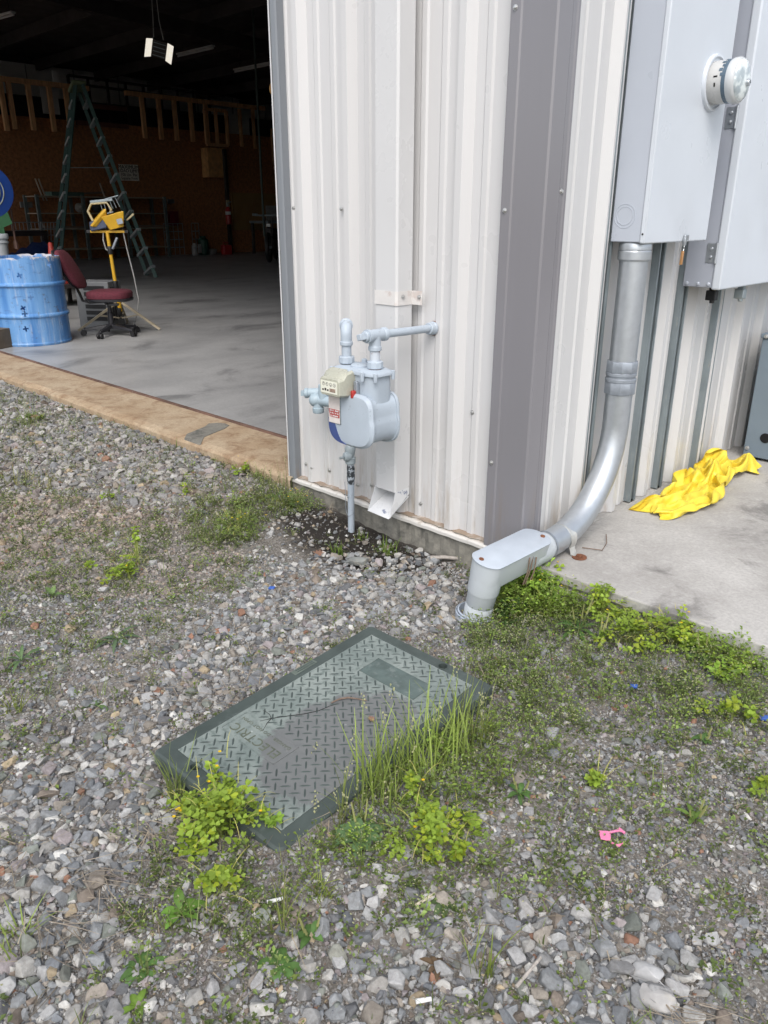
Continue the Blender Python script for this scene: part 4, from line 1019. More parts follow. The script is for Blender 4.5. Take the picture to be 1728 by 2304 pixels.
# green stepladder
la = px(353, 623, 2, FZ); lrt = rt; ldp = (vdir + V((0, 0, 0))).normalized()
LAD = thing('step_ladder', 'tall dark green fibreglass stepladder standing open inside the shop', 'ladder', la)
apx = px(176, 196, 0, la.x - .85); apx = V((apx.x, apx.y, apx.z))
dscale = (la - CAM['pos']).dot(CF)
def at_depth(u, v, dep):
    d = CF + CR * ((u - IW / 2) / CAM['f']) - CU * ((v - IH / 2) / CAM['f']); return CAM['pos'] + d * dep
D0 = dscale + .10
pts = dict(RT=at_depth(182, 200, D0), RB=at_depth(341, 621, D0), LT=at_depth(166, 200, D0), LB=at_depth(122, 598, D0))
for k in ('RB', 'LB'): pts[k].z = FZ
off_top = (CR * .16 - CF * .26); off_bot = (CR * .26 - CF * .42)
for nm, T, B, flip, n_r in (('climbing_side', pts['LT'], pts['LB'], 1, 10), ('rear_side', pts['RT'], pts['RB'], -1, 10)):
    q = MB(); ht = off_top * .5; hb = off_bot * .5
    dirn = (B - T).normalized()
    for sg in (-1, 1):
        a_, b_ = T + ht * sg, B + hb * sg; b_.z = FZ
        q.bar(a_, b_, .03, .06, up=CR)
    fr_ = q.build(nm, M['ladder'], LAD)
    for k in range(n_r):
        t_ = .085 + .098 * k
        c_ = T.lerp(B, t_); h_ = (off_top.lerp(off_bot, t_)) * .5
        q = MB(); q.bar(c_ - h_, c_ + h_, .07, .04, up=(0, 0, 1)); q.build('step', M['ladder_step'], fr_)
q = MB(); tc = (pts['LT'] + pts['RT']) / 2
q.bar(tc - off_top * .62 + V((0, 0, .03)), tc + off_top * .62 + V((0, 0, .03)), .24, .06); q.build('top_cap', mat('cap_olive', (.16, .20, .11), .6), LAD, bevel=.02)
q = MB()
for t_ in (.42,): q.bar(pts['LT'].lerp(pts['LB'], t_), pts['RT'].lerp(pts['RB'], t_), .02, .008)
q.build('spreader', M['galv_dull'], LAD)

# boarded mezzanine front, stud rail and the liner wall behind
XW = -17.6
MZ = thing('mezzanine', 'dark boarded storage mezzanine across the far end of the shop with a stud guard rail', 'mezzanine', (XW, 9, 0))
q = MB(); q.box(XW - .10, XW, .4, 21.8, FZ, 2.99); q.build('board_front', M['osb'], MZ)
q = MB(); q.box(-20.1, XW - .02, .4, 21.8, 2.93, 3.02); q.build('deck', M['osb'], MZ)
zr = 3.70
q = MB(); q.bar((XW + .02, .4, zr), (XW + .02, 7.6, zr), .09, .10); q.bar((XW + .02, 8.5, zr), (XW + .02, 12.6, zr), .09, .10); q.build('top_rail', M['stud'], MZ)
for (u, v) in ((8, 255), (26, 290), (69, 290), (115, 292), (152, 200), (320, 310), (357, 310), (392, 315), (428, 318), (462, 320)):
    p_ = px(u, 240, 0, XW + .05); q = MB(); ztop = zr - .05; lowz = px(u, v, 0, XW + .05).z if v > 210 else 2.9
    if u == 8: lowz = 2.7
    q.box(XW + .005, XW + .095, p_.y - .045, p_.y + .045, min(lowz, 2.75), ztop); q.build('stud', M['stud'], MZ)
for (za, ya, yb) in ((3.35, 7.4, 8.5), (2.98, 7.2, 8.5)):
    q = MB(); q.box(XW, XW + .04, ya, yb, za - .05, za + .05); q.build('mid_rail', mat('rail_red', (.12, .045, .03), .7) if za > 3.2 else bpy.data.materials['rail_red'], MZ)
q = MB(); f0, f1 = px(460, 245, 0, XW + .3), px(513, 328, 0, XW + .3)
for yy in (f0.y, (f0.y + f1.y) / 2, f1.y): q.bar((XW + .3, yy, f1.z), (XW + .3, yy, f0.z), .07, .07)
for zz_ in (f0.z, f1.z): q.bar((XW + .3, f0.y, zz_), (XW + .3, f1.y, zz_), .07, .07)
q.build('stud_frame', M['stud'], MZ)
q = MB(); g0, g1 = px(466, 332, 0, XW + .35), px(512, 400, 0, XW + .35); q.box(XW + .05, XW + .35, g0.y, g1.y, g1.z, g0.z); q.build('board_box', mat('ply_orange', (.55, .30, .12), .8, 0, .2, 9), MZ)
q = MB(); q.box(XW - 1.9, XW - 1.3, 3.5, 15, 3.02, 3.60); q.build('shade_backing', M['black'], MZ)  # black block added as painted shade between the guard-rail studs
for (u, v0, v1) in ((538, 245, 330), (568, 245, 335), (612, 290, 380)):
    a_, b_ = px(u, v0, 0, XW + .05), px(u + 6, v1, 0, XW + .05); q = MB(); q.bar(b_, a_, .07, .07); q.build('stud', M['stud'], MZ)
pp = px(514, 480, 0, XW + .4)
q = MB(); q.box(XW + .35, XW + .43, pp.y - .04, pp.y + .04, FZ, 2.6); q.build('post', M['steel_dark'], MZ)
for (u0, v0, u1, v1, m_, nm, dx) in ((120, 160, 128, 183, 'white', 'pale_board', .1), (98, 190, 127, 255, 'insul', 'pale_board', -.4), (518, 260, 560, 310, 'insul', 'pale_board', -.6)):
    a_, b_ = px(u0, v1, 0, XW + dx), px(u1, v0, 0, XW + dx); q = MB(); q.box(XW + dx - .02, XW + dx, a_.y, b_.y, max(a_.z, 3.03) if dx < 0 else a_.z, b_.z); q.build(nm, M[m_], MZ)
LW = MB(); LW.box(-20.0, -19.9, .3, 21.8, 3.02, 4.42); LW.build('end_liner', M['insul'], BLD)
q = MB()
for yy in np.arange(1.2, 21.5, 1.2): q.box(-19.9, -19.885, yy, yy + .02, 3.02, 4.4)
q.build('liner_battens', M['pc_beige'], BLD)
q = MB()
a_, b_ = px(152, 168, 0, XW - .6), px(470, 220, 0, XW - .6)
for zz_ in (4.02, 3.86): q.bar((XW - .6, a_.y, zz_), (XW - .6, b_.y + .5, zz_ - .05), .05, .05)
for k in range(9): yy = a_.y + (b_.y - a_.y) * k / 8; q.bar((XW - .6, yy, 3.03), (XW - .6, yy, 4.02), .05, .05)
tag(q.build('storage_rack', M['steel_dark']), 'dark tubular rack standing on the mezzanine against the pale liner wall', 'rack')
# roof frame
q = MB()
for yy in np.arange(1.5, 21, 1.5):
    zz_ = 4.95 - (yy + .25) * 1.2 / 22.45; q.box(-20.1, -.15, yy - .04, yy + .04, zz_ - .24, zz_ - .02)
q.build('purlins', M['roof_in'], BLD)
q = MB()
for xx in (-6.2, -12.8):
    q.add([(xx - .08, .1, 4.45), (xx + .08, .1, 4.45), (xx + .08, 21.9, 3.30), (xx - .08, 21.9, 3.30), (xx - .08, .1, 4.70), (xx + .08, .1, 4.70), (xx + .08, 21.9, 3.53), (xx - .08, 21.9, 3.53)], [(0, 1, 2, 3), (4, 5, 6, 7), (0, 1, 5, 4), (1, 2, 6, 5), (2, 3, 7, 6), (3, 0, 4, 7)])
q.build('rafters', M['steel_dark'], BLD)

# sign
SG = thing('load_sign', 'white MAXIMUM LOAD LIMIT sign on the dark boarded front of the mezzanine', 'sign', (XW, 8.4, 2))
a_, b_ = px(270, 406, 0, XW + .012), px(310, 371, 0, XW + .012)
q = MB(); q.box(XW, XW + .012, a_.y, b_.y, a_.z, b_.z); q.build('sign_board', mat('sign_white', (.80, .78, .70), .5), SG)
sy_, sw_, sh_ = (a_.y + b_.y) / 2, b_.y - a_.y, b_.z - a_.z
for (t_, zf, sz_) in (('MAXIMUM', .83, .23), ('LOAD LIMIT', .60, .20), ('100 Lbs. Per', .36, .17), ('Square Foot', .15, .17)):
    text('lettering', t_, sw_ * sz_ * 1.0, (XW + .014, sy_, a_.z + sh_ * zf), (0, 1, 0), (0, 0, 1), M['black'], SG, .001)

# hanging lamp fixture; its reflector wings are given a glow of their own
hp_ = px(358, 112, 1, 5.0)
HT = thing('hanging_heater', 'hanging shop lamp with two glowing reflector wings under the dark roof', 'lamp', hp_)
hu = V((.66, .62, -.42)); hd = V((.62, -.50, -.60)).normalized(); hv = hd.cross(hu).normalized(); hu = hv.cross(hd)
q = MB(); q.obox(hp_ - hd * .03, (hu, hv, hd), (.10, .125, .03)); HB = q.build('lamp_body', M['steel_dark'], HT, bevel=.01)
for sg in (-1, 1):
    q = MB(); e0 = hp_ + hu * .105 * sg; q.add([e0 - hv * .13, e0 + hv * .13, e0 + hv * .135 + hu * .085 * sg + hd * .05, e0 - hv * .135 + hu * .085 * sg + hd * .05], [(0, 1, 2, 3)]); q.build('glowing_wing', M['reflector'], HT, solid=.004)
q = MB()
for k in range(4): q.obox(hp_ + hd * .008 + hv * (-.09 + .06 * k), (hu, hv, hd), (.085, .004, .004))
q.build('grille', M['galv_dull'], HB)
q = MB()
for s_ in (-.09, .05):
    q.tube([hp_ + hv * .1 + hu * s_ - hd * .06, hp_ + hu * s_ * .6 - hd * .06 + V((0, 0, .35)), V((hp_.x + s_ * .3, hp_.y, 4.62))], .007, 6)
q.build('hanging_wire', M['cord_grey'], HT)

# unlit ceiling strip fixtures
for (u0, v0, u1, v1, zt_, lab) in ((400, 122, 480, 103, 4.28, 'white unlit strip light just beyond the hanging lamp with reflector wings'), (528, 157, 612, 140, 4.1, 'white unlit strip light deepest in the shop near the front wall edge'), (-30, 44, 30, 27, 4.4, 'white unlit strip light in the far upper corner of the doorway view')):
    a_, b_ = px(u0, v0, 2, zt_), px(u1, v1, 2, zt_)
    T = thing('strip_light', lab, 'strip light', a_, 'unlit strip lights under the shop roof')
    q = MB(); q.bar(a_, b_, .10, .035); q.build('housing', M['tube'], T, bevel=.01)
    q = MB(); q.tube([a_ - V((0, 0, .04)), b_ - V((0, 0, .04))], .018, 8); q.build('tube', M['white'], T)
    for e_ in (a_.lerp(b_, .15), a_.lerp(b_, .85)):
        q = MB(); q.bar(e_, V((e_.x, e_.y, 4.95 - (e_.y + .25) * .0535)), .012, .012); q.build('hanger', M['steel_dark'], T)

# hoist block and ropes near the doorway edge
hk = px(624, 200, 1, 4.0)
HK = thing('hoist_block', 'yellowish hoist pulley block hanging just past the doorway edge', 'hoist', hk)
q = MB(); q.lathe([(.03, -.06), (.075, -.045), (.085, 0), (.075, .045), (.03, .06)], hk, (.3, -.95, 0), 20); q.build('pulley', mat('hoist_tan', (.50, .27, .09), .5, 0, .15, 9), HK)
q = MB(); q.tube([hk + V((0, 0, .08)), V((hk.x, hk.y, 4.6))], .008, 6); q.tube([hk - V((0, 0, .08)), hk - V((0, 0, .34))], .007, 6); q.tube(arc(hk - V((0, 0, .39)), (1, 0, 0), (0, 0, 1), .045, pi / 2, -pi * .8, 10), .011, 8); q.build('rope_and_hook', M['steel_dark'], HK)
rp_ = px(588, 400, 1, 8.0)
q = MB(); rtop = px(572, 0, 1, 8.0); q.tube([V((rp_.x, 8.0, .62)), V((rp_.x, 8.0, 4.5))], .022, 8)
tag(q.build('drop_pole', mat('pole_green', (.035, .05, .045), .5)), 'thin dark vertical pole hanging from the roof above the parked bike', 'pole')
# bike seen end-on
bk = px(602, 592, 2, FZ); BK = thing('parked_bike', 'dark two-wheeled bike seen end-on deep in the shop under the thin pole', 'bike', bk)
bd = (V((CF.x, CF.y, 0))).normalized(); br = V((bd.y, -bd.x, 0))
for (f_, nm) in ((.30, 'wheel'), (1.45, 'wheel')):
    q = MB(); c_ = bk + bd * f_ + V((0, 0, .31)); q.tube(arc(c_, bd, (0, 0, 1), .27, 0, 2 * pi, 26), .048, 10, cap=False); W_ = q.build(nm, M['black'], BK)
    q = MB(); q.lathe([(.03, -.07), (.03, .07)], c_, br, 10)
    for k in range(8): q.tube([c_, c_ + (bd * cos(k * pi / 4) + V((0, 0, 1)) * sin(k * pi / 4)) * .25], .005, 4)
    q.build('hub', M['galv_dull'], W_)
q = MB(); c_ = bk + bd * .30 + V((0, 0, .31))
for s_ in (-1, 1): q.tube([c_ + br * .075 * s_, c_ + br * .085 * s_ + bd * .22 + V((0, 0, .62))], .018, 8)
q.bar(c_ + bd * .05 + V((0, 0, .32)) - br * .06, c_ + bd * .05 + V((0, 0, .32)) + br * .06, .05, .16); q.build('fork', M['steel_dark'], BK)
q = MB(); hb_ = c_ + bd * .24 + V((0, 0, .66)); q.tube([hb_ - br * .36 + V((0, 0, .02)), hb_ - br * .2, hb_, hb_ + br * .2, hb_ + br * .36 + V((0, 0, .02))], .018, 8)
for s_ in (-1, 1): q.tube([hb_ + br * .36 * s_ + V((0, 0, .02)), hb_ + br * .24 * s_ + V((0, 0, .01))], .028, 8)
q.build('handlebar', M['galv_dull'], BK)
q = MB(); q.bar(bk + bd * .5 + V((0, 0, .62)), bk + bd * 1.4 + V((0, 0, .58)), .16, .20); q.bar(bk + bd * .6 + V((0, 0, .36)), bk + bd * 1.2 + V((0, 0, .36)), .24, .28); q.build('frame_body', M['black'], BK, bevel=.04)
q = MB(); q.obox(c_ + bd * .1 + V((0, 0, .46)), (br, bd, up_), (.045, .01, .03)); q.build('plate', M['white'], BK)

# things along the far boards (all resting on the floor or on the bench)
def farp(u, v, dx=0.): return px(u, v, 0, XW + dx)
RK = thing('steel_shelving', 'long dark steel shelving unit loaded with oddments along the far boards', 'shelving', (XW + .6, 8, FZ))
y0_, y1_ = farp(84, 470, .7).y, farp(372, 500, .7).y
q = MB()
for yy in (y0_, (y0_ * 2 + y1_) / 3, (y0_ + 2 * y1_) / 3, y1_):
    for xx in (.12, .75): q = MB(); q.box(XW + xx - .03, XW + xx + .03, yy - .035, yy + .035, FZ, 1.42); q.build('upright', M['shelf'], RK)
for zz_ in (.28, .72, 1.05, 1.40):
    q = MB(); q.box(XW + .10, XW + .78, y0_, y1_, zz_ - .025, zz_); q.build('shelf_board', mat('shelf_board', (.36, .30, .23), .7) if zz_ < .3 else bpy.data.materials['shelf_board'], RK)
random.seed(5)
def clutter(kind, lab, u, dx, z, sz, m, cat):
    p_ = farp(u, 480, dx); q = MB(); o_ = V((XW + dx, p_.y, z))
    if kind == 'box': q.obox(o_ + V((0, 0, sz[2])), ((1, .2, 0), (-.2, 1, 0), (0, 0, 1)), sz)
    elif kind == 'can': q.lathe([(sz[0] * .9, 0), (sz[0], .01), (sz[0], sz[2] * .8), (sz[0] * .55, sz[2] * .9), (sz[0] * .5, sz[2])], o_, n=16)
    elif kind == 'ball': q.lathe([(.02, -sz[0]), (sz[0] * .8, -sz[0] * .6), (sz[0], 0), (sz[0] * .8, sz[0] * .6), (.02, sz[0])], o_ + V((0, 0, sz[0])), (1, 0, .3), 18)
    elif kind == 'rod':
        for k in range(sz[1]): q.bar(o_ + V((0, .07 * k, 0)), o_ + V((-.02, .07 * k - sz[0] * .25, sz[0])), .03, .03)
    elif kind == 'plank': q.bar(o_ - V((0, sz[0], 0)) + V((0, 0, .03)), o_ + V((0, sz[0], sz[1])), sz[2], .04)
    tag(q.build(cat.replace(' ', '_'), m, bevel=.004), lab, cat)
mm = lambda n_, c_: bpy.data.materials[n_] if n_ in bpy.data.materials else mat(n_, c_, .6, 0, .15, 9)
clutter('box', 'pale green box lying on the top shelf left of the ladder', 150, .4, 1.40, (.15, .42, .045), mm('pale_green', (.10, .17, .14)), 'storage box')
clutter('ball', 'round pale roll standing on the upper shelf between the ladder legs', 181, .45, 1.05, (.11,), mm('pale_roll', (.33, .32, .30)), 'roll')
clutter('rod', 'pair of pale rods leaning upright over the shelving end', 103, .55, 1.30, (.45, 2), mm('pale_rod', (.40, .33, .26)), 'rods')
clutter('rod', 'single pale rod standing on the top shelf near the work light', 240, .5, 1.40, (.30, 1), mm('pale_rod', (.40, .33, .26)), 'rod')
clutter('plank', 'thin plank lying askew on the top shelf between the ladder legs', 190, .4, 1.40, (.55, .10, .12), mm('plank_dull', (.16, .12, .09)), 'plank')
clutter('plank', 'pale board lying on the middle shelf behind the ladder', 170, .45, .73, (.8, .0, .2), mm('plank_pale', (.24, .17, .13)), 'board')
clutter('plank', 'pale board lying on the middle shelf right of the ladder', 330, .45, .73, (.6, .02, .2), mm('plank_pale', (.24, .17, .13)), 'board')
clutter('ball', 'dark fan guard leaning on the upper shelf behind the work light', 222, .5, 1.05, (.17,), mm('fan_dark', (.06, .065, .075)), 'fan')
clutter('box', 'crimson padded thing standing behind the wire rack', 388, .35, .75, (.06, .14, .17), mm('crimson', (.16, .008, .016)), 'pad')
clutter('can', 'dark green jug standing at the foot of the boards', 452, .5, FZ, (.13, .13, .46), M['jug_green'], 'jug')
clutter('can', 'white bottle standing beside the dark green jug', 431, .62, FZ, (.07, .07, .30), mm('bottle_white', (.42, .42, .42)), 'bottle')
clutter('box', 'white jug label box leaning on the green jug', 443, .72, FZ + .06, (.01, .055, .11), mm('bottle_white', (.42, .42, .42)), 'label card')
clutter('can', 'small tin lying dark beside the green jug', 470, .5, FZ, (.08, .08, .15), mm('tin', (.22, .22, .22)), 'tin')
clutter('can', 'second small tin between the first tin and the red fuel can', 476, .45, FZ, (.07, .07, .14), mm('tin', (.22, .22, .22)), 'tin')
clutter('box', 'pale electrical plate on the boards above the wire cage', 62, .02, 1.16, (.012, .15, .06), mm('plate_grey', (.27, .27, .27)), 'wall plate')
clutter('box', 'pale electrical plate on the boards above the wire rack', 387, .02, 1.28, (.012, .11, .05), mm('plate_grey2', (.16, .15, .15)), 'wall plate')
FC = thing('fuel_can', 'small red fuel can on the floor by the dark post', 'fuel can', (XW + .8, farp(505, 500, .8).y, FZ))
o_ = V((XW + .8, farp(505, 500, .8).y, FZ)); q = MB(); q.box(o_.x - .09, o_.x + .09, o_.y - .13, o_.y + .13, FZ, FZ + .24); q.build('tank', M['ext_red'], FC, bevel=.03)
q = MB(); q.tube([o_ + V((0, -.08, .24)), o_ + V((0, -.08, .30)), o_ + V((0, .06, .30)), o_ + V((0, .06, .24))], .015, 8); q.build('handle', M['ext_red'], FC)
EX = thing('fire_extinguisher', 'red fire extinguisher with a pale band hung on the dark post', 'extinguisher', (XW + .5, pp.y, 1.0))
a_ = px(514, 505, 0, XW + .5); b_ = px(513, 470, 0, XW + .5)
q = MB(); q.lathe([(.05, 0), (.07, .02), (.07, .36), (.05, .42), (.03, .44)], (XW + .52, a_.y, a_.z), n=18); TK = q.build('cylinder', M['ext_red'], EX)
q = MB(); q.lathe([(.0715, .24), (.0715, .32)], (XW + .52, a_.y, a_.z), n=18, cap=False); q.build('band', M['white'], TK)
q = MB(); q.lathe([(.025, .44), (.03, .50)], (XW + .52, a_.y, a_.z), n=10); q.bar((XW + .52, a_.y - .02, a_.z + .52), (XW + .52, a_.y + .11, a_.z + .56), .03, .02); q.build('valve', M['galv_dull'], EX)
q = MB(); zl = px(514, 462, 0, XW + .46); q.box(XW + .43, XW + .445, zl.y - .05, zl.y + .05, zl.z - .08, zl.z + .13); tag(q.build('marker_board', mm('marker', (.40, .36, .24))), 'pale yellow marker card on the dark post above the extinguisher', 'sign')
a_, b_ = px(527, 518, 0, XW + .06), px(640, 436, 0, XW + .06)
q = MB(); q.box(XW + .01, XW + .06, a_.y, b_.y, a_.z, b_.z); tag(q.build('notice_board', M['tan_board']), 'large dark tan panel fixed to the far boards beyond the pole', 'panel')
a_, b_ = px(600, 497, 0, XW + .3), px(640, 463, 0, XW + .3)
q = MB(); q.box(XW + .28, XW + .30, a_.y, b_.y, a_.z, b_.z); tag(q.build('paper_sheet', mm('paper', (.30, .30, .29))), 'grey sheet pinned over the dark tan panel by the doorway edge', 'sheet')
a_, b_ = px(606, 575, 0, XW + 1.6), px(640, 520, 0, XW + 1.6)
TB = thing('work_table', 'dark work table with a pale steel edge beyond the parked bike', 'table', (XW + 1.2, b_.y, FZ))
q = MB(); q.box(XW + .8, XW + 1.6, a_.y, a_.y + 2.0, .80, .86); q.build('table_top', M['galv_dull'], TB, bevel=.005)
for (xx, yy) in ((.86, .06), (1.54, .06), (.86, 1.94), (1.54, 1.94)):
    q = MB(); q.box(XW + xx - .03, XW + xx + .03, a_.y + yy - .03, a_.y + yy + .03, FZ, .80); q.build('leg', M['steel_dark'], TB)
# wire cages
def cage(name, lab, u0, v0, u1, v1, dx, nu, nv, bow=0.):
    a_, b_ = farp(u0, v1, dx), farp(u1, v0, dx); q = MB()
    for i in range(nu + 1):
        t_ = i / nu; y_ = a_.y + (b_.y - a_.y) * t_; q.tube([(XW + dx, y_, max(a_.z, FZ)), (XW + dx + bow, y_ + bow, b_.z)], .010, 5)
    for i in range(nv + 1):
        t_ = i / nv; z_ = max(a_.z, FZ) + (b_.z - max(a_.z, FZ)) * t_; q.tube([(XW + dx + bow * t_, a_.y + bow * t_, z_), (XW + dx + bow * t_, b_.y + bow * t_, z_)], .010, 5)
    tag(q.build(name, M['cage']), lab, 'wire cage', 'wire panels along the far boards')
cage('wire_panel', 'wire cage panel beside the left ladder leg, above the red cone', 95, 500, 128, 572, 1.2, 6, 5, .05)
cage('wire_panel', 'low long wire cage panel behind the white bucket', 28, 500, 95, 519, 1.2, 8, 1)
cage('wire_panel', 'leaning wire rack panel against the boards right of the shelving', 374, 503, 410, 575, .5, 4, 4)
cage('wire_panel', 'narrow wire panel behind the green jug', 436, 502, 446, 575, .4, 2, 4)
q = MB(); a_ = farp(-60, 521, 1.4); b_ = farp(98, 521, 1.4); q.box(XW + .9, XW + 1.6, a_.y, b_.y, a_.z - .1, a_.z); q.box(XW + .95, XW + 1.5, a_.y, b_.y - .1, FZ, .10)
for yy in (a_.y + .05, b_.y - .05): q.box(XW + 1.5, XW + 1.58, yy - .04, yy + .04, FZ, a_.z - .1)
tag(q.build('low_bench', M['steel_dark']), 'low dark steel bench at the far end behind the blue drum', 'bench')
q = MB(); t0 = farp(10, 560, 2.2); t1 = farp(95, 545, 2.2)
rows = []
for i in range(9):
    t_ = i / 8; p_ = V((XW + 2.2, t0.y + (t1.y - t0.y) * t_, 0)); h_ = .25 + .28 * t_ + .04 * sin(i * 2.3)
    rows.append([p_ + V((.7, .1, FZ)), p_ + V((.35, .0, h_ * .7)), p_ + V((.0, .05 * sin(i), h_)), p_ + V((-.4, 0, h_ * .6)), p_ + V((-.7, .0, FZ))])
q.loft(rows); tag(q.build('blue_sheet', mm('blue_tarp', (.012, .035, .13)), ang=60), 'dark blue sheet draped over a low heap behind the blue drum', 'sheet')
# cone and bucket near the drum
cn = px(117, 577, 0, -8.0); q = MB(); q.lathe([(.10, 0), (.10, .02), (.075, .03), (.022, .42), (.015, .43)], (-8.0, cn.y, px(117, 545, 0, -8.0).z - .43), n=18)
zb3 = px(117, 545, 0, -8.0).z - .43
q.box(-8.13, -7.87, cn.y - .13, cn.y + .13, zb3 - .02, zb3)
CN = thing('tool_cart', 'dark low tool cart carrying the red cone behind the drum rim', 'cart', (-8, cn.y, FZ))
tag(q.build('traffic_cone', mat('cone_red', (.34, .035, .025), .6)), 'dull red cone standing just beyond the rim of the blue drum', 'cone')
q = MB(); q.box(-8.3, -7.7, cn.y - .5, cn.y + .3, zb3 - .06, zb3 - .022); q.build('tray', M['steel_dark'], CN)
for (dx, dy) in ((-.26, -.46), (.26, -.46), (-.26, .26), (.26, .26)):
    q = MB(); q.box(-8 + dx - .02, -8 + dx + .02, cn.y + dy - .02, cn.y + dy + .02, FZ, zb3 - .06); q.build('leg', M['steel_dark'], CN)
bk0 = px(3, 575, 0, -6.8); bk1 = px(3, 526, 0, -6.8)
q = MB(); hh = bk1.z - bk0.z; q.lathe([(.0, hh), (.085, hh), (.09, hh - .01), (.09, hh - .04), (.078, hh - .05), (.078, hh * .66), (.085, hh * .65), (.085, hh * .58), (.076, hh * .55), (.068, 0)], bk0, n=22)
tag(q.build('plastic_bucket', mat('bucket_white', (.40, .43, .45), .5, 0, .1, 6)), 'stack of pale plastic buckets behind the left side of the blue drum', 'bucket')
q = MB(); q.box(bk0.x - .35, bk0.x + .3, bk0.y - .6, bk0.y + .13, FZ + .40, bk0.z - .002); q.box(bk0.x - .3, bk0.x + .25, bk0.y - .55, bk0.y + .10, FZ, FZ + .40); tag(q.build('tool_chest', M['steel_dark'], bevel=.008), 'dark tool chest under the pale buckets behind the drum', 'chest')
# hose reel
rc_ = px(-34, 430, 0, -9.0); rz_ = rc_.z
RL = thing('hose_reel', 'large blue round reel on a green foot at the doorway\'s far side', 'reel', (-9, rc_.y, FZ))
n_ = V((.93, -.36, 0)).normalized(); c_ = V((-9.0, rc_.y, rz_))
q = MB(); rad = .305; q.lathe([(.04, .09), (.10, .10), (.12, .085), (rad - .03, .07), (rad, .06), (rad, .04), (rad * .55, .03), (rad * .55, -.10), (rad, -.11), (rad, -.13), (.05, -.14)], c_, n_, 40); DK = q.build('disc', M['blue_reel'], RL, ang=40)
q = MB(); tx = V((.36, .93, 0)).normalized()
for r_ in (.16, .20): q.tube(arc(c_ + n_ * .086, tx, (0, 0, 1), r_, -.9, .5, 14), .006, 5)
q.tube([c_ + n_ * .09 + tx * .135 + V((0, 0, .05)), c_ + n_ * .09 + tx * .15 + V((0, 0, .02)), c_ + n_ * .09 + tx * .155 - V((0, 0, .03)), c_ + n_ * .09 + tx * .14 - V((0, 0, .06))], .009, 6)
q.lathe([(.012, 0), (.012, .006)], c_ + n_ * .083 + tx * .135 + V((0, 0, .085)), n_, 10); q.build('emblem', mat('emblem_pale', (.45, .50, .42), .4), DK)
q = MB(); q.loft([[c_ + tx * a + n_ * b_ + V((0, 0, z_)) for a, b_ in ((-w_, -.12), (w_, -.12), (w_, .06), (-w_, .06))] for z_, w_ in ((FZ - rz_, .14), (-.40, .14), (-.36, .24), (-.20, .20))]); q.build('foot', M['green_base'], RL)
q = MB(); hp2 = px(25, 470, 0, -9.0); hp3 = px(35, 548, 0, -9.0); q.tube([(-9.0, hp2.y, hp2.z), (-9.0, (hp2.y + hp3.y) / 2 - .004, (hp2.z + hp3.z) / 2), (-9.0, hp3.y, hp3.z)], .014, 8); q.tube([(-9, hp3.y, hp3.z + .03), (-9, hp3.y, hp3.z - .06)], .028, 8); q.build('hose_end', mat('hose_brown', (.16, .09, .07), .5), RL)
q = MB(); bl = fl(-30, 782); q.obox(bl + V((0, 0, .075)), ((.9, .4, 0), (-.4, .9, 0), (0, 0, 1)), (.17, .12, .075)); tag(q.build('timber_block', mat('block_brown', (.11, .085, .06), .8, 0, .2, 8), bevel=.004), 'brown timber block on the floor against the drum', 'timber block')
# ------------------------------------------------------------------ gravel (stuff)
def poly_mask(x, y, poly):
    """smooth-free inside test for world points against a surveyed outline"""
    P_ = [gp(u, v) for u, v in poly]; ins = np.zeros(len(x), bool); n = len(P_)
    for i in range(n):
        x0, y0, x1, y1 = P_[i].x, P_[i].y, P_[(i + 1) % n].x, P_[(i + 1) % n].y
        c = ((y0 > y) != (y1 > y)) & (x < (x1 - x0) * (y - y0) / (y1 - y0 + 1e-12) + x0); ins ^= c
    return ins
def fbm(x, y, s, seed=0):
    r = np.random.default_rng(seed); o = np.zeros_like(x); a = 1.
    for k in range(4):
        for _ in range(3):
            t = r.uniform(0, 2 * pi); p1, p2 = r.uniform(0, 6, 2); f = s * 2 ** k
            o += a * np.sin(f * (x * cos(t) + y * sin(t)) + p1 + 1.3 * np.sin(f * .7 * (y * cos(t) - x * sin(t)) + p2))
        a *= .55
    return o / 4.2
VTM = Matrix.Translation(V(VT.location)) @ VT.rotation_euler.to_matrix().to_4x4()
def blocked(x, y, r):
    b = (y > -.012 - r * .3) & (x < 6)
    ca, sa = cos(-.0558), sin(-.0558); lx_, ly_ = x - .1364, y + .9294
    u, v = lx_ * ca - ly_ * sa, lx_ * sa + ly_ * ca
    b |= (abs(u) < .208 + r * .75) & (abs(v) < .353 + r * .75)
    b |= ((x + .020) ** 2 + (y + .258) ** 2) < (.045 + r * .8) ** 2
    b |= ((x + .724) ** 2 + (y + .069) ** 2) < (.012 + r * .8) ** 2
    return b
def templates(n, npt, flat, seed, sub=0):
    r = np.random.default_rng(seed); out = []
    for _ in range(n):
        bm = bmesh.new()
        pts = r.normal(size=(npt, 3)); pts /= np.linalg.norm(pts, axis=1)[:, None]
        pts *= r.uniform(.78, 1.0, (npt, 1)); pts = np.sign(pts) * np.abs(pts) ** .8
        pts *= np.array([1, r.uniform(.62, .95), r.uniform(*flat)])
        for p_ in pts: bm.verts.new(p_)
        g = bmesh.ops.convex_hull(bm, input=bm.verts)
        bmesh.ops.delete(bm, geom=[e for e in g['geom_interior'] if isinstance(e, bmesh.types.BMVert)], context='VERTS')
        if sub: bmesh.ops.bevel(bm, geom=list(bm.edges), offset=.045, segments=1, affect='EDGES', profile=.6)
        bmesh.ops.triangulate(bm, faces=bm.faces); bm.verts.index_update()
        out.append((np.array([v.co[:] for v in bm.verts]), np.array([[v.index for v in f.verts] for f in bm.faces]))); bm.free()
    return out
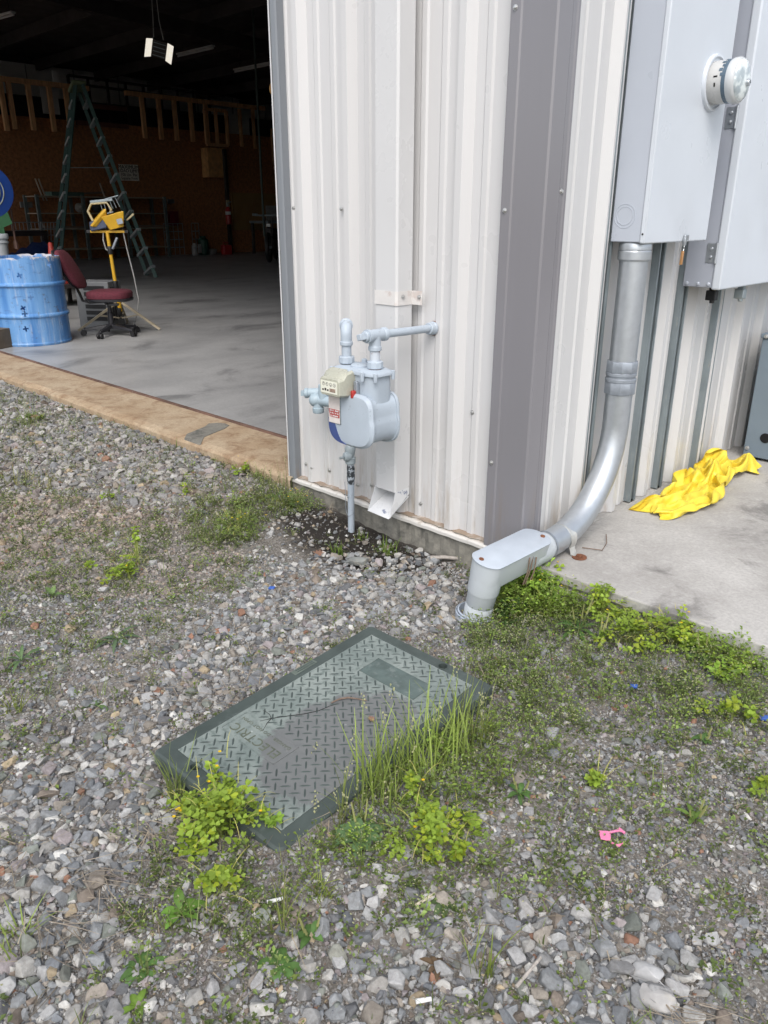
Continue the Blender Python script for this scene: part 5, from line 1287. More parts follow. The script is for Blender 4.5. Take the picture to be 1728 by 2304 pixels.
PAL = np.array([(.37, .375, .38), (.27, .285, .30), (.20, .215, .235), (.44, .435, .42), (.33, .30, .265), (.235, .20, .17), (.215, .235, .215), (.56, .56, .545), (.30, .17, .12), (.40, .33, .23), (.15, .155, .165), (.32, .29, .30)])
PW = np.array([.20, .19, .12, .13, .07, .04, .05, .055, .012, .018, .065, .05]); PW /= PW.sum()
def rots(n, tilt, r):
    a = r.uniform(0, 2 * pi, n); b = r.normal(0, tilt, n); c = r.normal(0, tilt, n)
    ca, sa, cb, sb, cc, sc_ = np.cos(a), np.sin(a), np.cos(b), np.sin(b), np.cos(c), np.sin(c)
    Rz = np.zeros((n, 3, 3)); Rz[:, 0, 0] = ca; Rz[:, 0, 1] = -sa; Rz[:, 1, 0] = sa; Rz[:, 1, 1] = ca; Rz[:, 2, 2] = 1
    Ry = np.zeros((n, 3, 3)); Ry[:, 0, 0] = cb; Ry[:, 0, 2] = sb; Ry[:, 2, 0] = -sb; Ry[:, 2, 2] = cb; Ry[:, 1, 1] = 1
    Rx = np.zeros((n, 3, 3)); Rx[:, 1, 1] = cc; Rx[:, 1, 2] = -sc_; Rx[:, 2, 1] = sc_; Rx[:, 2, 2] = cc; Rx[:, 0, 0] = 1
    return Rz @ Ry @ Rx
def scatter(soup, x, y, size, tmpl, sink, tilt, warm, r, col=None):
    n = len(x); R_ = rots(n, tilt, r); z = zg(x, y) + size * sink
    if col is None:
        idx = r.choice(len(PAL), n, p=PW); col = PAL[idx] * r.uniform(.7, 1.25, (n, 1)) * .90 * np.array((1.005, 1., .985))
        col = col * (1 - warm[:, None]) + warm[:, None] * np.array((.31, .225, .165)) * r.uniform(.6, 1.5, (n, 1))
    k = r.integers(0, len(tmpl), n)
    for t in range(len(tmpl)):
        s = np.where(k == t)[0]
        if not len(s): continue
        tv, tf = tmpl[t]; m = len(tv)
        vv = np.einsum('nij,mj->nmi', R_[s] * size[s, None, None], tv) + np.stack([x[s], y[s], z[s]], -1)[:, None]
        ff = tf[None] + (np.arange(len(s)) * m)[:, None, None]
        soup.add(vv.reshape(-1, 3), [(ff.reshape(-1, 3), 3)], np.repeat(col[s], m, 0))
def dart(x, y, rad, keep):
    """drop pieces that overlap earlier ones too much"""
    cell = rad.max() * 2; grid = {}; ok = np.zeros(len(x), bool)
    for i in range(len(x)):
        if not keep[i]: continue
        cx_, cy_ = int(x[i] // cell), int(y[i] // cell); bad = False
        for a in (-1, 0, 1):
            for b in (-1, 0, 1):
                for j in grid.get((cx_ + a, cy_ + b), ()):
                    if (x[i] - x[j]) ** 2 + (y[i] - y[j]) ** 2 < (.80 * (rad[i] + rad[j])) ** 2: bad = True; break
                if bad: break
            if bad: break
        if not bad: ok[i] = True; grid.setdefault((cx_, cy_), []).append(i)
    return ok
G1 = [(0, 850), (250, 930), (480, 1040), (600, 1090), (520, 1130), (330, 1140), (160, 1110), (0, 1060)]
G2 = [(450, 1400), (620, 1270), (760, 1245), (960, 1245), (1035, 1330), (1060, 1400), (940, 1430), (840, 1385), (620, 1530), (335, 1690), (420, 1850), (330, 1900), (0, 2050), (0, 1720), (180, 1690), (330, 1560)]
G3 = [(-200, 1800), (150, 1760), (330, 1900), (240, 2080), (330, 2350), (-200, 2350)]
G4 = [(940, 2120), (1180, 2040), (1480, 2080), (1600, 2180), (1650, 2360), (820, 2360), (700, 2260)]
G5 = [(560, 2080), (800, 2000), (1060, 1980), (1180, 2040), (940, 2150), (720, 2304), (560, 2304)]
RED = [(-300, 1080), (180, 1120), (420, 1180), (560, 1230), (520, 1330), (330, 1350), (0, 1330), (-300, 1400)]
DARK = [(560, 1190), (700, 1150), (800, 1160), (980, 1240), (1020, 1262), (900, 1295), (700, 1290), (600, 1250)]
VEG = [(1060, 1400), (1090, 1300), (1250, 1290), (1450, 1400), (1728, 1500), (1728, 1640), (1500, 1620), (1330, 1590), (1270, 1700), (1180, 1780), (1080, 1760)]
VEG2 = [(640, 1900), (760, 1800), (900, 1690), (1090, 1550), (1180, 1700), (1080, 1850), (960, 1960), (700, 2010)]
VEG3 = [(430, 1150), (520, 1060), (660, 1085), (780, 1130), (740, 1180), (600, 1215), (430, 1240)]
VEG4 = [(300, 1900), (430, 1840), (640, 1940), (660, 2080), (560, 2240), (330, 2200), (250, 2040)]
xr, yr = (-5.6, 2.4), (-3.0, .02)
r = np.random.default_rng(3)
def region(x, y): return {k: poly_mask(x, y, globals()[k]) for k in ('G1', 'G2', 'G3', 'G4', 'G5', 'RED', 'DARK', 'VEG', 'VEG2', 'VEG3', 'VEG4')}
GS = Soup()
T_big = templates(48, 14, (.5, .85), 1, 1); T_med = templates(34, 12, (.5, .88), 2); T_fine = templates(14, 8, (.5, .9), 3)
# coarse crushed stone
n = 240000
x, y = r.uniform(*xr, n), r.uniform(*yr, n)
reg = region(x, y)
w = .10 + .10 * fbm(x, y, 3.1, 1)
w = np.where(reg['G1'], .85, w); w = np.where(reg['G2'], 1., w); w = np.where(reg['G3'], 1., w); w = np.where(reg['G4'], 1., w); w = np.where(reg['G5'], .5, w)
w = np.where(reg['RED'], .07, w); w = np.where(reg['DARK'], .10, w); w = np.where(reg['VEG'] | reg['VEG2'] | reg['VEG4'], .10, w); w = np.where(reg['VEG3'], .06, w)
w = np.where(x < -1.4, np.maximum(w, .30 + .25 * fbm(x, y, 2, 5)), w)
out = ~(reg['G1'] | reg['G2'] | reg['G3'] | reg['G4'] | reg['RED'] | reg['VEG'])
w *= .85 + .35 * fbm(x, y, 7, 2)
rad = np.exp(r.normal(np.log(.0080), .42, n)); rad = np.clip(rad, .0048, .020)
rad = np.where(reg['G4'] | reg['G3'], rad * 1.08, rad) * np.where(x < -1.2, 1.25, 1)
keep = (r.uniform(0, 1, n) < w) & ~blocked(x, y, rad)
o_ = np.argsort(-rad); x, y, rad, keep = x[o_], y[o_], rad[o_], keep[o_]
keep = dart(x, y, rad, keep); x, y, rad = x[keep], y[keep], rad[keep]
warm = np.where(poly_mask(x, y, RED), .22, 0) + np.where(x < -1.2, .12, 0); warm = np.clip(warm + .04 * r.normal(size=len(x)), 0, .8)
scatter(GS, x, y, rad * 1.12, T_big, .17, .30, warm, r); NB = len(x)
# a second, looser layer of coarse stone fills the dense beds
n = 60000
x, y = r.uniform(*xr, n), r.uniform(*yr, n); reg = region(x, y)
w = np.where(reg['G1'], .8, 0.) + np.where(reg['G2'] | reg['G3'] | reg['G4'], 1., 0) + np.where(reg['G5'], .4, 0); rad = np.clip(np.exp(r.normal(np.log(.0105), .3, n)), .006, .02)
keep = (r.uniform(0, 1, n) < w) & ~blocked(x, y, rad); x, y, rad = x[keep], y[keep], rad[keep]
scatter(GS, x, y, rad * 1.1, T_med, -.05, .5, np.where(x < -1.2, .12, 0.) + 0 * x, r); NB += len(x)
# medium chips everywhere
n = 260000
x, y = r.uniform(*xr, n), r.uniform(*yr, n); reg = region(x, y)
w = .80 + .40 * fbm(x, y, 4.2, 7); w = np.where(reg['DARK'], .05, w); w = np.where(reg['VEG'], .40, w); w = np.where(reg['VEG3'], .2, w)
dist = np.hypot(x - 1.28, y + 1.93); w *= np.where(dist > 3.4, .55, 1)
rad = np.clip(np.exp(r.normal(np.log(.0052), .36, n)), .003, .011) * np.where(dist > 2.8, 1.35, 1)
keep = (r.uniform(0, 1, n) < w) & ~blocked(x, y, rad); x, y, rad = x[keep], y[keep], rad[keep]
warm = np.where(poly_mask(x, y, RED), .38, .05) + np.where(x < -1.2, .12, 0)
scatter(GS, x, y, rad, T_med, .22, .4, warm, r)
# fine grit close by
n = 620000
x, y = r.uniform(-1.6, 2.0, n), r.uniform(-2.4, .02, n); dist = np.hypot(x - 1.28, y + 1.93)
w = (.62 + .5 * fbm(x, y, 5.5, 9)) * np.clip(1.6 - .42 * dist, 0, 1); w = np.where(poly_mask(x, y, DARK), .04, w)
rad = np.clip(np.exp(r.normal(np.log(.0023), .36, n)), .0015, .005)
keep = (r.uniform(0, 1, n) < w) & ~blocked(x, y, rad); x, y, rad = x[keep], y[keep], rad[keep]
scatter(GS, x, y, rad, T_fine, .2, .5, .05 + 0 * x, r)
# odd bigger stones seen singly
BIG = [(1480, 2250, .030), (1395, 2190, .026), (1520, 2230, .024), (1290, 1960, .022), (1205, 1945, .020), (1160, 2160, .024), (900, 1690, .014), (1470, 2020, .02), (1000, 2085, .019), (840, 2035, .019), (580, 2220, .021), (480, 2230, .017), (255, 2090, .02), (130, 2010, .017), (690, 1440, .019), (120, 1900, .018), (1440, 1760, .022), (1190, 1830, .016), (760, 2170, .018), (890, 2215, .022), (1095, 1572, .015), (250, 1230, .02), (265, 1205, .02), (95, 1125, .022), (45, 1215, .02), (345, 1270, .022), (235, 1330, .022), (1050, 1405, .020)]
bx_ = np.array([gp(u, v).x for u, v, s in BIG]); by_ = np.array([gp(u, v).y for u, v, s in BIG]); bs_ = np.array([s for u, v, s in BIG])
kk = ~blocked(bx_, by_, bs_); scatter(GS, bx_[kk], by_[kk], bs_[kk] * .92, T_big, .35, .25, 0 * bx_[kk], r, np.array((.30, .30, .30)) * r.uniform(.75, 1.35, (kk.sum(), 1)))
tag(GS.build('gravel', M['stone']), kind='stuff')

# ------------------------------------------------------------------ low weeds, straw (stuff)
def sprig(r, nl, h, spread, ls, seedy=0.):
    """a tiny plant: leaflet quads round short stems; returns verts, quads, tint"""
    v, f, c = [], [], []
    g0 = np.array((.135, .19, .052)) * r.uniform(.6, 1.4)
    for k in range(nl):
        a = r.uniform(0, 2 * pi); d = spread * math.sqrt(r.uniform(0, 1)); z = h * r.uniform(.15, 1)
        p = np.array((d * cos(a), d * sin(a), z)); t = a + r.normal(0, .7); dr = np.array((cos(t), sin(t), r.uniform(-.2, .7))); dr /= np.linalg.norm(dr)
        s_ = np.array((-sin(t), cos(t), r.normal(0, .2))); L = ls * r.uniform(.6, 1.3); w_ = L * r.uniform(.26, .42)
        b = len(v); v += [p, p + dr * L * .5 + s_ * w_ + (0, 0, .15 * L), p + dr * L, p + dr * L * .5 - s_ * w_ + (0, 0, .15 * L)]; f.append((b, b + 1, b + 2, b + 3))
        cc = g0 * r.uniform(.7, 1.4) * (np.array((1.25, 1.2, .8)) if r.uniform() < .2 else 1); c += [cc] * 4
        if r.uniform() < .4:
            b = len(v); q0 = np.array((d * cos(a) * .2, d * sin(a) * .2, 0)); ww = np.array((-sin(a), cos(a), 0)) * .0006
            v += [q0 - ww, q0 + ww, p + ww, p - ww]; f.append((b, b + 1, b + 2, b + 3)); c += [np.array((.15, .17, .06))] * 4
        if r.uniform() < seedy:
            b = len(v); q_ = p + np.array((r.normal(0, .006), r.normal(0, .006), r.uniform(.006, .02))); e = .0014
            v += [q_ + (-e, 0, -e), q_ + (e, 0, -e), q_ + (e, 0, e), q_ + (-e, 0, e)]; f.append((b, b + 1, b + 2, b + 3)); c += [np.array((.42, .42, .25))] * 4
    return np.array(v), np.array(f), np.array(c)
def blade_strip(base, az, L, w_, lean, curl, col, seg=4, tipc=None):
    """a grass blade as a bent strip"""
    v, c = [], []; d = np.array((cos(az), sin(az), 0)); s_ = np.array((-sin(az), cos(az), 0)); p = np.array(base, float); ang = lean
    for k in range(seg + 1):
        t = k / seg; ww = w_ * (1 - t) ** .7 + .0002
        v += [p - s_ * ww, p + s_ * ww]; cc = np.array(col) * (1 - t) + np.array(tipc if tipc is not None else col) * t; c += [cc, cc]
        p = p + (d * sin(ang) + np.array((0, 0, 1)) * cos(ang)) * (L / seg); ang += curl / seg
    f = [(2 * k, 2 * k + 1, 2 * k + 3, 2 * k + 2) for k in range(seg)]
    return np.array(v), np.array(f), np.array(c)
rw = np.random.default_rng(21)
SPR = [sprig(rw, int(rw.integers(10, 24)), rw.uniform(.008, .03), rw.uniform(.014, .034), rw.uniform(.005, .009), .22) for _ in range(18)]
SPR_D = [sprig(rw, int(rw.integers(18, 34)), rw.uniform(.02, .055), rw.uniform(.022, .045), rw.uniform(.006, .010), .35) for _ in range(14)]
WS = Soup()
def put(soup, tm, x, y, z, a, s, ct=1.):
    tv, tf, tc = tm; ca, sa = cos(a), sin(a); q = tv * s
    soup.add(np.stack([q[:, 0] * ca - q[:, 1] * sa + x, q[:, 0] * sa + q[:, 1] * ca + y, q[:, 2] + z], -1), [(tf, 4)], np.clip(tc * ct, 0, 1))
n = 34000
x, y = rw.uniform(-5, 2.2, n), rw.uniform(-2.6, -.02, n); reg = region(x, y)
w = .30 + .34 * np.clip(fbm(x, y, 3.4, 31), -1, 1)
w = np.where(reg['VEG'], .52 * (1.5 + .8 * fbm(x, y, 6, 33)), w); w = np.where(reg['VEG2'], .62, w); w = np.where(reg['VEG3'], .75, w); w = np.where(reg['VEG4'], .55 + .35 * fbm(x, y, 7, 34), w)
w = np.where(reg['G2'], .035, w); w = np.where(reg['G1'], .17, w); w = np.where(reg['DARK'], .015, w); w = np.where(reg['G3'] | reg['G4'], .05, w)
w = np.where((x < -1.0) & ~reg['G1'], np.maximum(w, .42 + .34 * fbm(x, y, 3, 36)), w)
ok = (rw.uniform(0, 1, n) < w) & ~blocked(x, y, .02 + 0 * x)
dense = reg['VEG'] | reg['VEG2'] | reg['VEG3']
for i in np.where(ok)[0]:
    tm = SPR_D[rw.integers(len(SPR_D))] if dense[i] and rw.uniform() < .6 else SPR[rw.integers(len(SPR))]
    put(WS, tm, x[i], y[i], float(zg(x[i], y[i])), rw.uniform(0, 6.28), rw.uniform(.7, 1.25), rw.uniform(.75, 1.3) * np.array((1.0, 1.0, 1.0)))
# thin short grass among them
n = 9000
x, y = rw.uniform(-4.5, 2.2, n), rw.uniform(-2.6, -.02, n); reg = region(x, y)
w = .09 + .22 * np.clip(fbm(x, y, 3.0, 41), 0, 1); w = np.where(reg['VEG'], .22, w); w = np.where(reg['VEG2'], .35, w); w = np.where(reg['VEG3'], .55, w); w = np.where(reg['G2'], .012, w); w = np.where(reg['DARK'], .0, w)
ok = (rw.uniform(0, 1, n) < w) & ~blocked(x, y, .012 + 0 * x)
for i in np.where(ok)[0]:
    for _ in range(rw.integers(2, 6)):
        g = np.array((.135, .19, .06)) * rw.uniform(.7, 1.4)
        v_, f_, c_ = blade_strip((x[i] + rw.normal(0, .006), y[i] + rw.normal(0, .006), float(zg(x[i], y[i])) - .003), rw.uniform(0, 6.28), rw.uniform(.02, .075), rw.uniform(.0008, .0016), rw.uniform(.05, .7), rw.uniform(0, .9), g, 3, g * (1.3, 1.2, .9))
        WS.add(v_, [(f_, 4)], c_)
VEGE = [(1075, 1300), (1160, 1235), (1250, 1262), (1340, 1325), (1480, 1395), (1735, 1485), (1735, 1580), (1600, 1530), (1480, 1490), (1300, 1440), (1110, 1440)]
SPR_T = [sprig(rw, int(rw.integers(26, 48)), rw.uniform(.055, .115), rw.uniform(.030, .055), rw.uniform(.010, .015), .10) for _ in range(14)]
n = 900
x, y = rw.uniform(-.15, 1.2, n), rw.uniform(-.5, -.022, n); ins = poly_mask(x, y, VEGE) & ~blocked(x, y, .02 + 0 * x)
for i in np.where(ins & (rw.uniform(0, 1, n) < .42 + 1.0 * fbm(x, y, 9, 63)) & (rw.uniform(0, 1, n) < .75))[0]:
    put(WS, SPR_T[rw.integers(len(SPR_T))], x[i], y[i], float(zg(x[i], y[i])), rw.uniform(0, 6.28), rw.uniform(.6, 1.15) * (1.1 if x[i] < .3 else .8), rw.uniform(.9, 1.7) * np.array((1.05, 1.1, .75)))
x, y = rw.uniform(-.1, .8, 500), rw.uniform(-1.5, -.4, 500); ins = poly_mask(x, y, VEG2) & ~blocked(x, y, .02 + 0 * x)
for i in np.where(ins & (rw.uniform(0, 1, 500) < .45))[0]:
    put(WS, SPR_T[rw.integers(len(SPR_T))], x[i], y[i], float(zg(x[i], y[i])), rw.uniform(0, 6.28), rw.uniform(.4, .75), rw.uniform(.8, 1.5) * np.array((1.05, 1.1, .75)))
tag(WS.build('weeds', M['leaf']), kind='stuff')
SS = Soup(); n = 9500
x, y = rw.uniform(-4, 2.2, n), rw.uniform(-2.5, -.03, n); reg = region(x, y)
w = .16 + .22 * np.clip(fbm(x, y, 4, 51), -1, 1); w = np.where(reg['VEG4'], .5, w); w = np.where(reg['DARK'], .30, w); w = np.where(reg['G3'], .40 + .3 * fbm(x, y, 6, 5), w); w = np.where(reg['VEG2'], .35, w)
ok = (rw.uniform(0, 1, n) < w) & ~blocked(x, y, .02 + 0 * x)
for i in np.where(ok)[0]:
    a = rw.uniform(0, 6.28)
    for _ in range(rw.integers(1, 4)):
        g = np.array((.29, .245, .18)) * rw.uniform(.45, 1.3); aa = a + rw.normal(0, .5)
        v_, f_, c_ = blade_strip((x[i] + rw.normal(0, .012), y[i] + rw.normal(0, .012), float(zg(x[i], y[i])) + rw.uniform(.006, .016)), aa, rw.uniform(.015, .07), rw.uniform(.0004, .0009), rw.uniform(1.3, 1.6), rw.uniform(-.5, .7), g, 5)
        SS.add(v_, [(f_, 4)], c_)
P_ = gp(360, 1530)
for i in range(150):   # matted dead grass beside the cover and at the near bed
    u, v = random.choice(((370, 1545), (300, 1520), (470, 1600), (520, 1540), (200, 2000), (130, 2100), (1500, 2290), (340, 1880)))
    q = gp(u + random.gauss(0, 45), v + random.gauss(0, 26)); a = random.uniform(-.5, .9)
    if blocked(np.array([q.x]), np.array([q.y]), np.array([.01]))[0]: continue
    v_, f_, c_ = blade_strip((q.x, q.y, q.z + random.uniform(.010, .022)), a, random.uniform(.04, .11), .0007, random.uniform(1.3, 1.6), random.uniform(-.5, .5), np.array((.30, .255, .20)) * random.uniform(.55, 1.25), 6)
    SS.add(v_, [(f_, 4)], c_)
tag(SS.build('dry_grass', M['straw']), kind='stuff')
TARP = [
-103, -512, 40, -110, -474, 36, -120, -438, 43, -132, -405, 58, -132, -366, 58, -123, -331, 52, -92, -348, 54, -87, -311, 49, -106, -279, 39, -115, -244, 46, -122, -207, 56, -128, -173, 72, -91, -170, 73, -113, -139, 75, -135, -108, 73, -164, -83, 78, -154, -47, 81, -126, -21, 85, -97, -7, 95, -100, 22, 74,
-104, 56, 57, -111, 95, 48, -125, 131, 56, -116, 164, 50, -93, 183, 29, -80, 215, 36, -107, 241, 34, -140, 261, 46, -140, 266, 38, -113, 291, 49, -107, 305, 83, -117, 341, 79, -127, 376, 66, -121, 407, 71, -104, 439, 82, -93, 475, 75, -95, 495, 89, -114, 493, 87, -129, -516, 26, -139, -480, 35,
-146, -443, 31, -155, -407, 40, -147, -369, 36, -119, -343, 29, -98, -350, 47, -99, -311, 45, -123, -285, 59, -140, -251, 60, -151, -214, 56, -126, -193, 56, -101, -172, 46, -128, -148, 52, -153, -119, 52, -163, -83, 49, -148, -49, 51, -123, -20, 57, -103, 9, 73, -127, 16, 69, -134, 54, 59, -141, 92, 48,
-141, 127, 34, -108, 148, 31, -88, 170, 43, -96, 203, 44, -122, 221, 35, -150, 248, 28, -154, 285, 34, -132, 310, 52, -101, 328, 67, -138, 340, 67, -151, 374, 79, -146, 411, 87, -131, 448, 86, -119, 485, 83, -98, 510, 73, -117, 515, 75, -140, -514, 7, -152, -479, 15, -155, -445, 17, -166, -408, 14,
-141, -384, 12, -124, -366, 30, -104, -354, 20, -122, -328, 36, -138, -293, 35, -148, -256, 32, -148, -219, 29, -117, -212, 34, -123, -176, 25, -127, -136, 25, -147, -106, 37, -151, -84, 22, -133, -52, 32, -110, -25, 46, -95, -4, 47, -131, 11, 40, -147, 48, 32, -141, 85, 22, -123, 116, 17, -106, 146, 9,
-88, 169, 34, -102, 188, 21, -120, 218, 12, -130, 252, 10, -134, 290, 13, -118, 312, 28, -102, 334, 37, -137, 351, 39, -154, 383, 50, -167, 417, 65, -156, 455, 68, -128, 478, 55, -104, 506, 44, -123, 509, 46, -113, -507, 17, -124, -471, 12, -131, -434, 7, -147, -415, 35, -120, -397, 20, -108, -371, 7,
-109, -362, 8, -112, -323, 10, -121, -287, 16, -122, -255, 37, -132, -241, 22, -135, -218, 12, -139, -180, 10, -136, -138, 9, -131, -116, 30, -126, -91, 8, -114, -54, 10, -93, -30, 23, -104, -20, 30, -124, 11, 11, -131, 49, 16, -120, 71, 13, -99, 102, 21, -80, 134, 9, -80, 158, 15, -88, 188, 17,
-94, 224, 23, -101, 258, 8, -106, 294, 14, -99, 320, 10, -111, 337, 15, -130, 370, 20, -136, 394, 37, -147, 429, 46, -153, 448, 47, -139, 475, 31, -112, 484, 25, -130, 492, 23, -87, -501, 9, -95, -463, 9, -104, -428, 18, -120, -419, 48, -110, -385, 45, -84, -381, 18, -80, -359, 16, -87, -320, 20,
-93, -283, 17, -107, -256, 40, -105, -249, 19, -109, -216, 15, -110, -178, 18, -107, -140, 13, -109, -127, 30, -101, -96, 23, -89, -62, 17, -86, -31, 23, -94, -11, 7, -97, 20, 8, -108, 50, 28, -103, 75, 37, -76, 91, 20, -58, 126, 23, -55, 160, 17, -72, 191, 8, -73, 229, 11, -76, 266, 19,
-100, 286, 40, -87, 319, 30, -88, 349, 17, -105, 384, 16, -112, 404, 49, -127, 422, 64, -133, 459, 60, -129, 447, 29, -122, 458, 14, -140, 464, 15, -81, -499, 13, -87, -467, 33, -94, -429, 40, -93, -422, 60, -89, -390, 64, -70, -381, 40, -75, -350, 39, -67, -314, 27, -69, -284, 33, -81, -247, 41,
-80, -243, 14, -100, -215, 21, -86, -181, 19, -78, -142, 17, -81, -122, 38, -81, -93, 44, -64, -68, 26, -58, -35, 24, -65, -11, 11, -69, 28, 10, -80, 53, 36, -84, 72, 60, -67, 94, 47, -77, 130, 44, -73, 167, 38, -51, 193, 26, -57, 224, 36, -59, 262, 43, -80, 287, 62, -68, 320, 48,
-90, 350, 46, -109, 383, 46, -86, 414, 47, -101, 428, 78, -104, 458, 58, -118, 433, 45, -130, 432, 25, -140, 438, 10, -54, -487, 10, -78, -462, 16, -82, -432, 35, -66, -429, 63, -64, -399, 74, -67, -372, 67, -83, -338, 60, -75, -310, 49, -68, -281, 43, -57, -246, 48, -76, -244, 43, -90, -210, 47,
-69, -181, 39, -59, -144, 38, -58, -126, 48, -56, -97, 49, -57, -74, 34, -50, -39, 18, -48, -7, 21, -68, 16, 24, -65, 44, 51, -62, 65, 79, -58, 99, 72, -57, 132, 65, -63, 169, 66, -35, 188, 50, -47, 219, 63, -44, 257, 68, -56, 291, 77, -60, 329, 75, -72, 363, 58, -80, 389, 39,
-74, 405, 73, -75, 435, 89, -77, 448, 55, -94, 421, 39, -114, 423, 10, -115, 442, 16, -43, -475, 6, -63, -456, 25, -60, -430, 31, -41, -423, 55, -46, -402, 53, -51, -365, 52, -71, -341, 45, -56, -315, 65, -53, -277, 69, -50, -241, 54, -62, -228, 40, -70, -214, 31, -54, -189, 47, -34, -155, 45,
-27, -121, 50, -34, -94, 66, -49, -62, 60, -48, -28, 44, -33, 3, 27, -52, 34, 24, -42, 38, 54, -35, 62, 79, -39, 95, 66, -38, 131, 52, -54, 164, 38, -27, 187, 46, -33, 224, 59, -28, 255, 70, -45, 288, 65, -57, 319, 58, -68, 349, 33, -52, 382, 39, -49, 412, 62, -45, 440, 90,
-65, 423, 60, -80, 424, 25, -96, 443, 23, -109, 455, 15, -33, -465, 7, -49, -462, 23, -65, -446, 44, -52, -418, 38, -40, -398, 44, -63, -378, 34, -48, -347, 40, -56, -310, 39, -47, -275, 48, -24, -246, 50, -53, -251, 30, -50, -226, 22, -46, -189, 23, -41, -151, 21, -41, -114, 25, -32, -86, 39,
-41, -59, 48, -25, -29, 40, -25, 9, 37, -31, 45, 25, -33, 58, 37, -14, 76, 63, -37, 100, 51, -46, 122, 26, -44, 157, 11, -43, 194, 23, -42, 231, 32, -21, 259, 42, -32, 283, 41, -50, 313, 33, -47, 352, 28, -39, 367, 54, -28, 403, 65, -41, 428, 63, -67, 449, 42, -54, 434, 13,
-74, 463, 19, -89, 477, 18, -22, -492, 9, -40, -484, 34, -36, -446, 38, -36, -424, 22, -31, -389, 23, -45, -372, 13, -64, -340, 16, -49, -304, 15, -30, -288, 45, -7, -261, 36, -31, -255, 17, -33, -222, 10, -41, -189, 18, -44, -152, 8, -41, -114, 8, -32, -77, 13, -36, -67, 21, -37, -30, 13,
-23, 5, 9, -20, 42, 11, -29, 78, 21, -6, 93, 41, -16, 92, 42, -19, 120, 15, -18, 158, 14, -19, 197, 14, -24, 228, 31, -27, 243, 22, -23, 280, 20, -33, 310, 10, -39, 347, 14, -40, 378, 35, -14, 408, 39, -33, 441, 38, -46, 471, 44, -29, 451, 17, -53, 481, 18, -66, 494, 25,
-14, -504, 25, -20, -483, 18, -11, -449, 27, -20, -422, 17, -21, -387, 17, -30, -352, 9, -35, -344, 8, -26, -317, 20, -23, -288, 19, 2, -264, 20, -8, -242, 18, -31, -221, 34, -38, -184, 30, -23, -150, 21, -18, -116, 8, -7, -84, 21, -14, -49, 27, -18, -38, 23, -18, -1, 31, -16, 37, 39,
-11, 65, 14, 8, 98, 26, -3, 110, 42, -4, 128, 41, -18, 160, 43, -13, 198, 38, -1, 220, 39, -2, 241, 10, -6, 278, 19, -9, 316, 22, -13, 354, 18, -23, 370, 14, -24, 410, 14, -24, 450, 26, -25, 469, 51, -5, 467, 22, -31, 493, 34, -46, 503, 44, 1, -491, 46, 2, -479, 35,
13, -457, 12, 1, -423, 17, -9, -386, 24, -5, -350, 21, -23, -338, 32, -8, -326, 34, -8, -298, 16, 8, -266, 16, 2, -240, 42, -9, -203, 37, -15, -179, 34, -11, -146, 39, -9, -109, 34, 3, -77, 18, 11, -52, 24, 7, -27, 17, -5, 0, 19, -6, 34, 25, 2, 54, 37, 2, 88, 49,
0, 108, 60, 6, 138, 66, -7, 162, 70, 6, 196, 61, 27, 213, 39, 18, 248, 24, 2, 279, 23, 8, 317, 22, 1, 340, 35, 6, 372, 15, -9, 405, 27, 4, 445, 23, 0, 457, 60, 16, 481, 37, -16, 492, 57, -26, 507, 66, 5, -489, 58, 6, -467, 52, 10, -447, 37, 9, -418, 27,
12, -385, 26, 13, -355, 43, -1, -329, 46, 22, -326, 25, 18, -301, 8, 16, -264, 15, 19, -230, 28, 10, -200, 21, 3, -168, 21, 4, -146, 37, 18, -111, 34, 18, -84, 30, 17, -46, 23, 9, -33, 32, 15, 2, 16, 15, 38, 8, 14, 68, 26, 27, 77, 53, 16, 101, 76, 15, 136, 91,
4, 164, 97, 26, 190, 81, 14, 221, 61, 5, 246, 39, 27, 277, 39, 33, 314, 38, 14, 333, 39, 21, 368, 34, 17, 398, 16, 28, 431, 31, 26, 448, 66, 29, 473, 62, 3, 492, 79, -6, 509, 87, 10, -476, 70, -17, -463, 64, -9, -430, 53, -6, -423, 52, 17, -391, 53, 17, -369, 63,
5, -333, 70, 18, -323, 43, 40, -301, 19, 41, -263, 10, 32, -226, 9, 36, -189, 13, 32, -163, 16, 26, -145, 30, 34, -115, 20, 24, -84, 32, 43, -50, 31, 29, -19, 42, 24, 6, 35, 20, 43, 32, 35, 76, 31, 24, 93, 41, 35, 114, 69, 28, 141, 96, 18, 166, 124, 13, 200, 104,
9, 233, 84, 14, 252, 55, 4, 282, 51, 18, 315, 64, 12, 336, 68, 8, 373, 57, 21, 406, 44, 36, 414, 42, 50, 447, 54, 46, 474, 75, 25, 496, 97, 15, 510, 108, 2, -491, 93, 2, -455, 83, 14, -440, 62, 16, -428, 36, 34, -400, 47, 37, -362, 51, 21, -330, 50, 19, -305, 53,
24, -282, 34, 53, -257, 26, 53, -226, 13, 62, -197, 19, 43, -178, 7, 46, -139, 10, 53, -110, 10, 44, -76, 13, 54, -51, 36, 49, -16, 51, 31, 9, 29, 34, 36, 16, 20, 73, 8, 17, 104, 30, 28, 127, 54, 25, 156, 78, 35, 162, 99, 31, 194, 89, 36, 228, 73, 20, 249, 54,
26, 271, 65, 39, 306, 74, 35, 343, 74, 28, 372, 58, 40, 386, 49, 50, 423, 47, 50, 460, 43, 32, 477, 56, 23, 510, 73, 28, 524, 86, 10, -479, 84, 13, -468, 70, 12, -458, 42, 13, -432, 30, 30, -398, 26, 32, -360, 23, 44, -339, 52, 34, -315, 38, 36, -288, 40, 58, -258, 31,
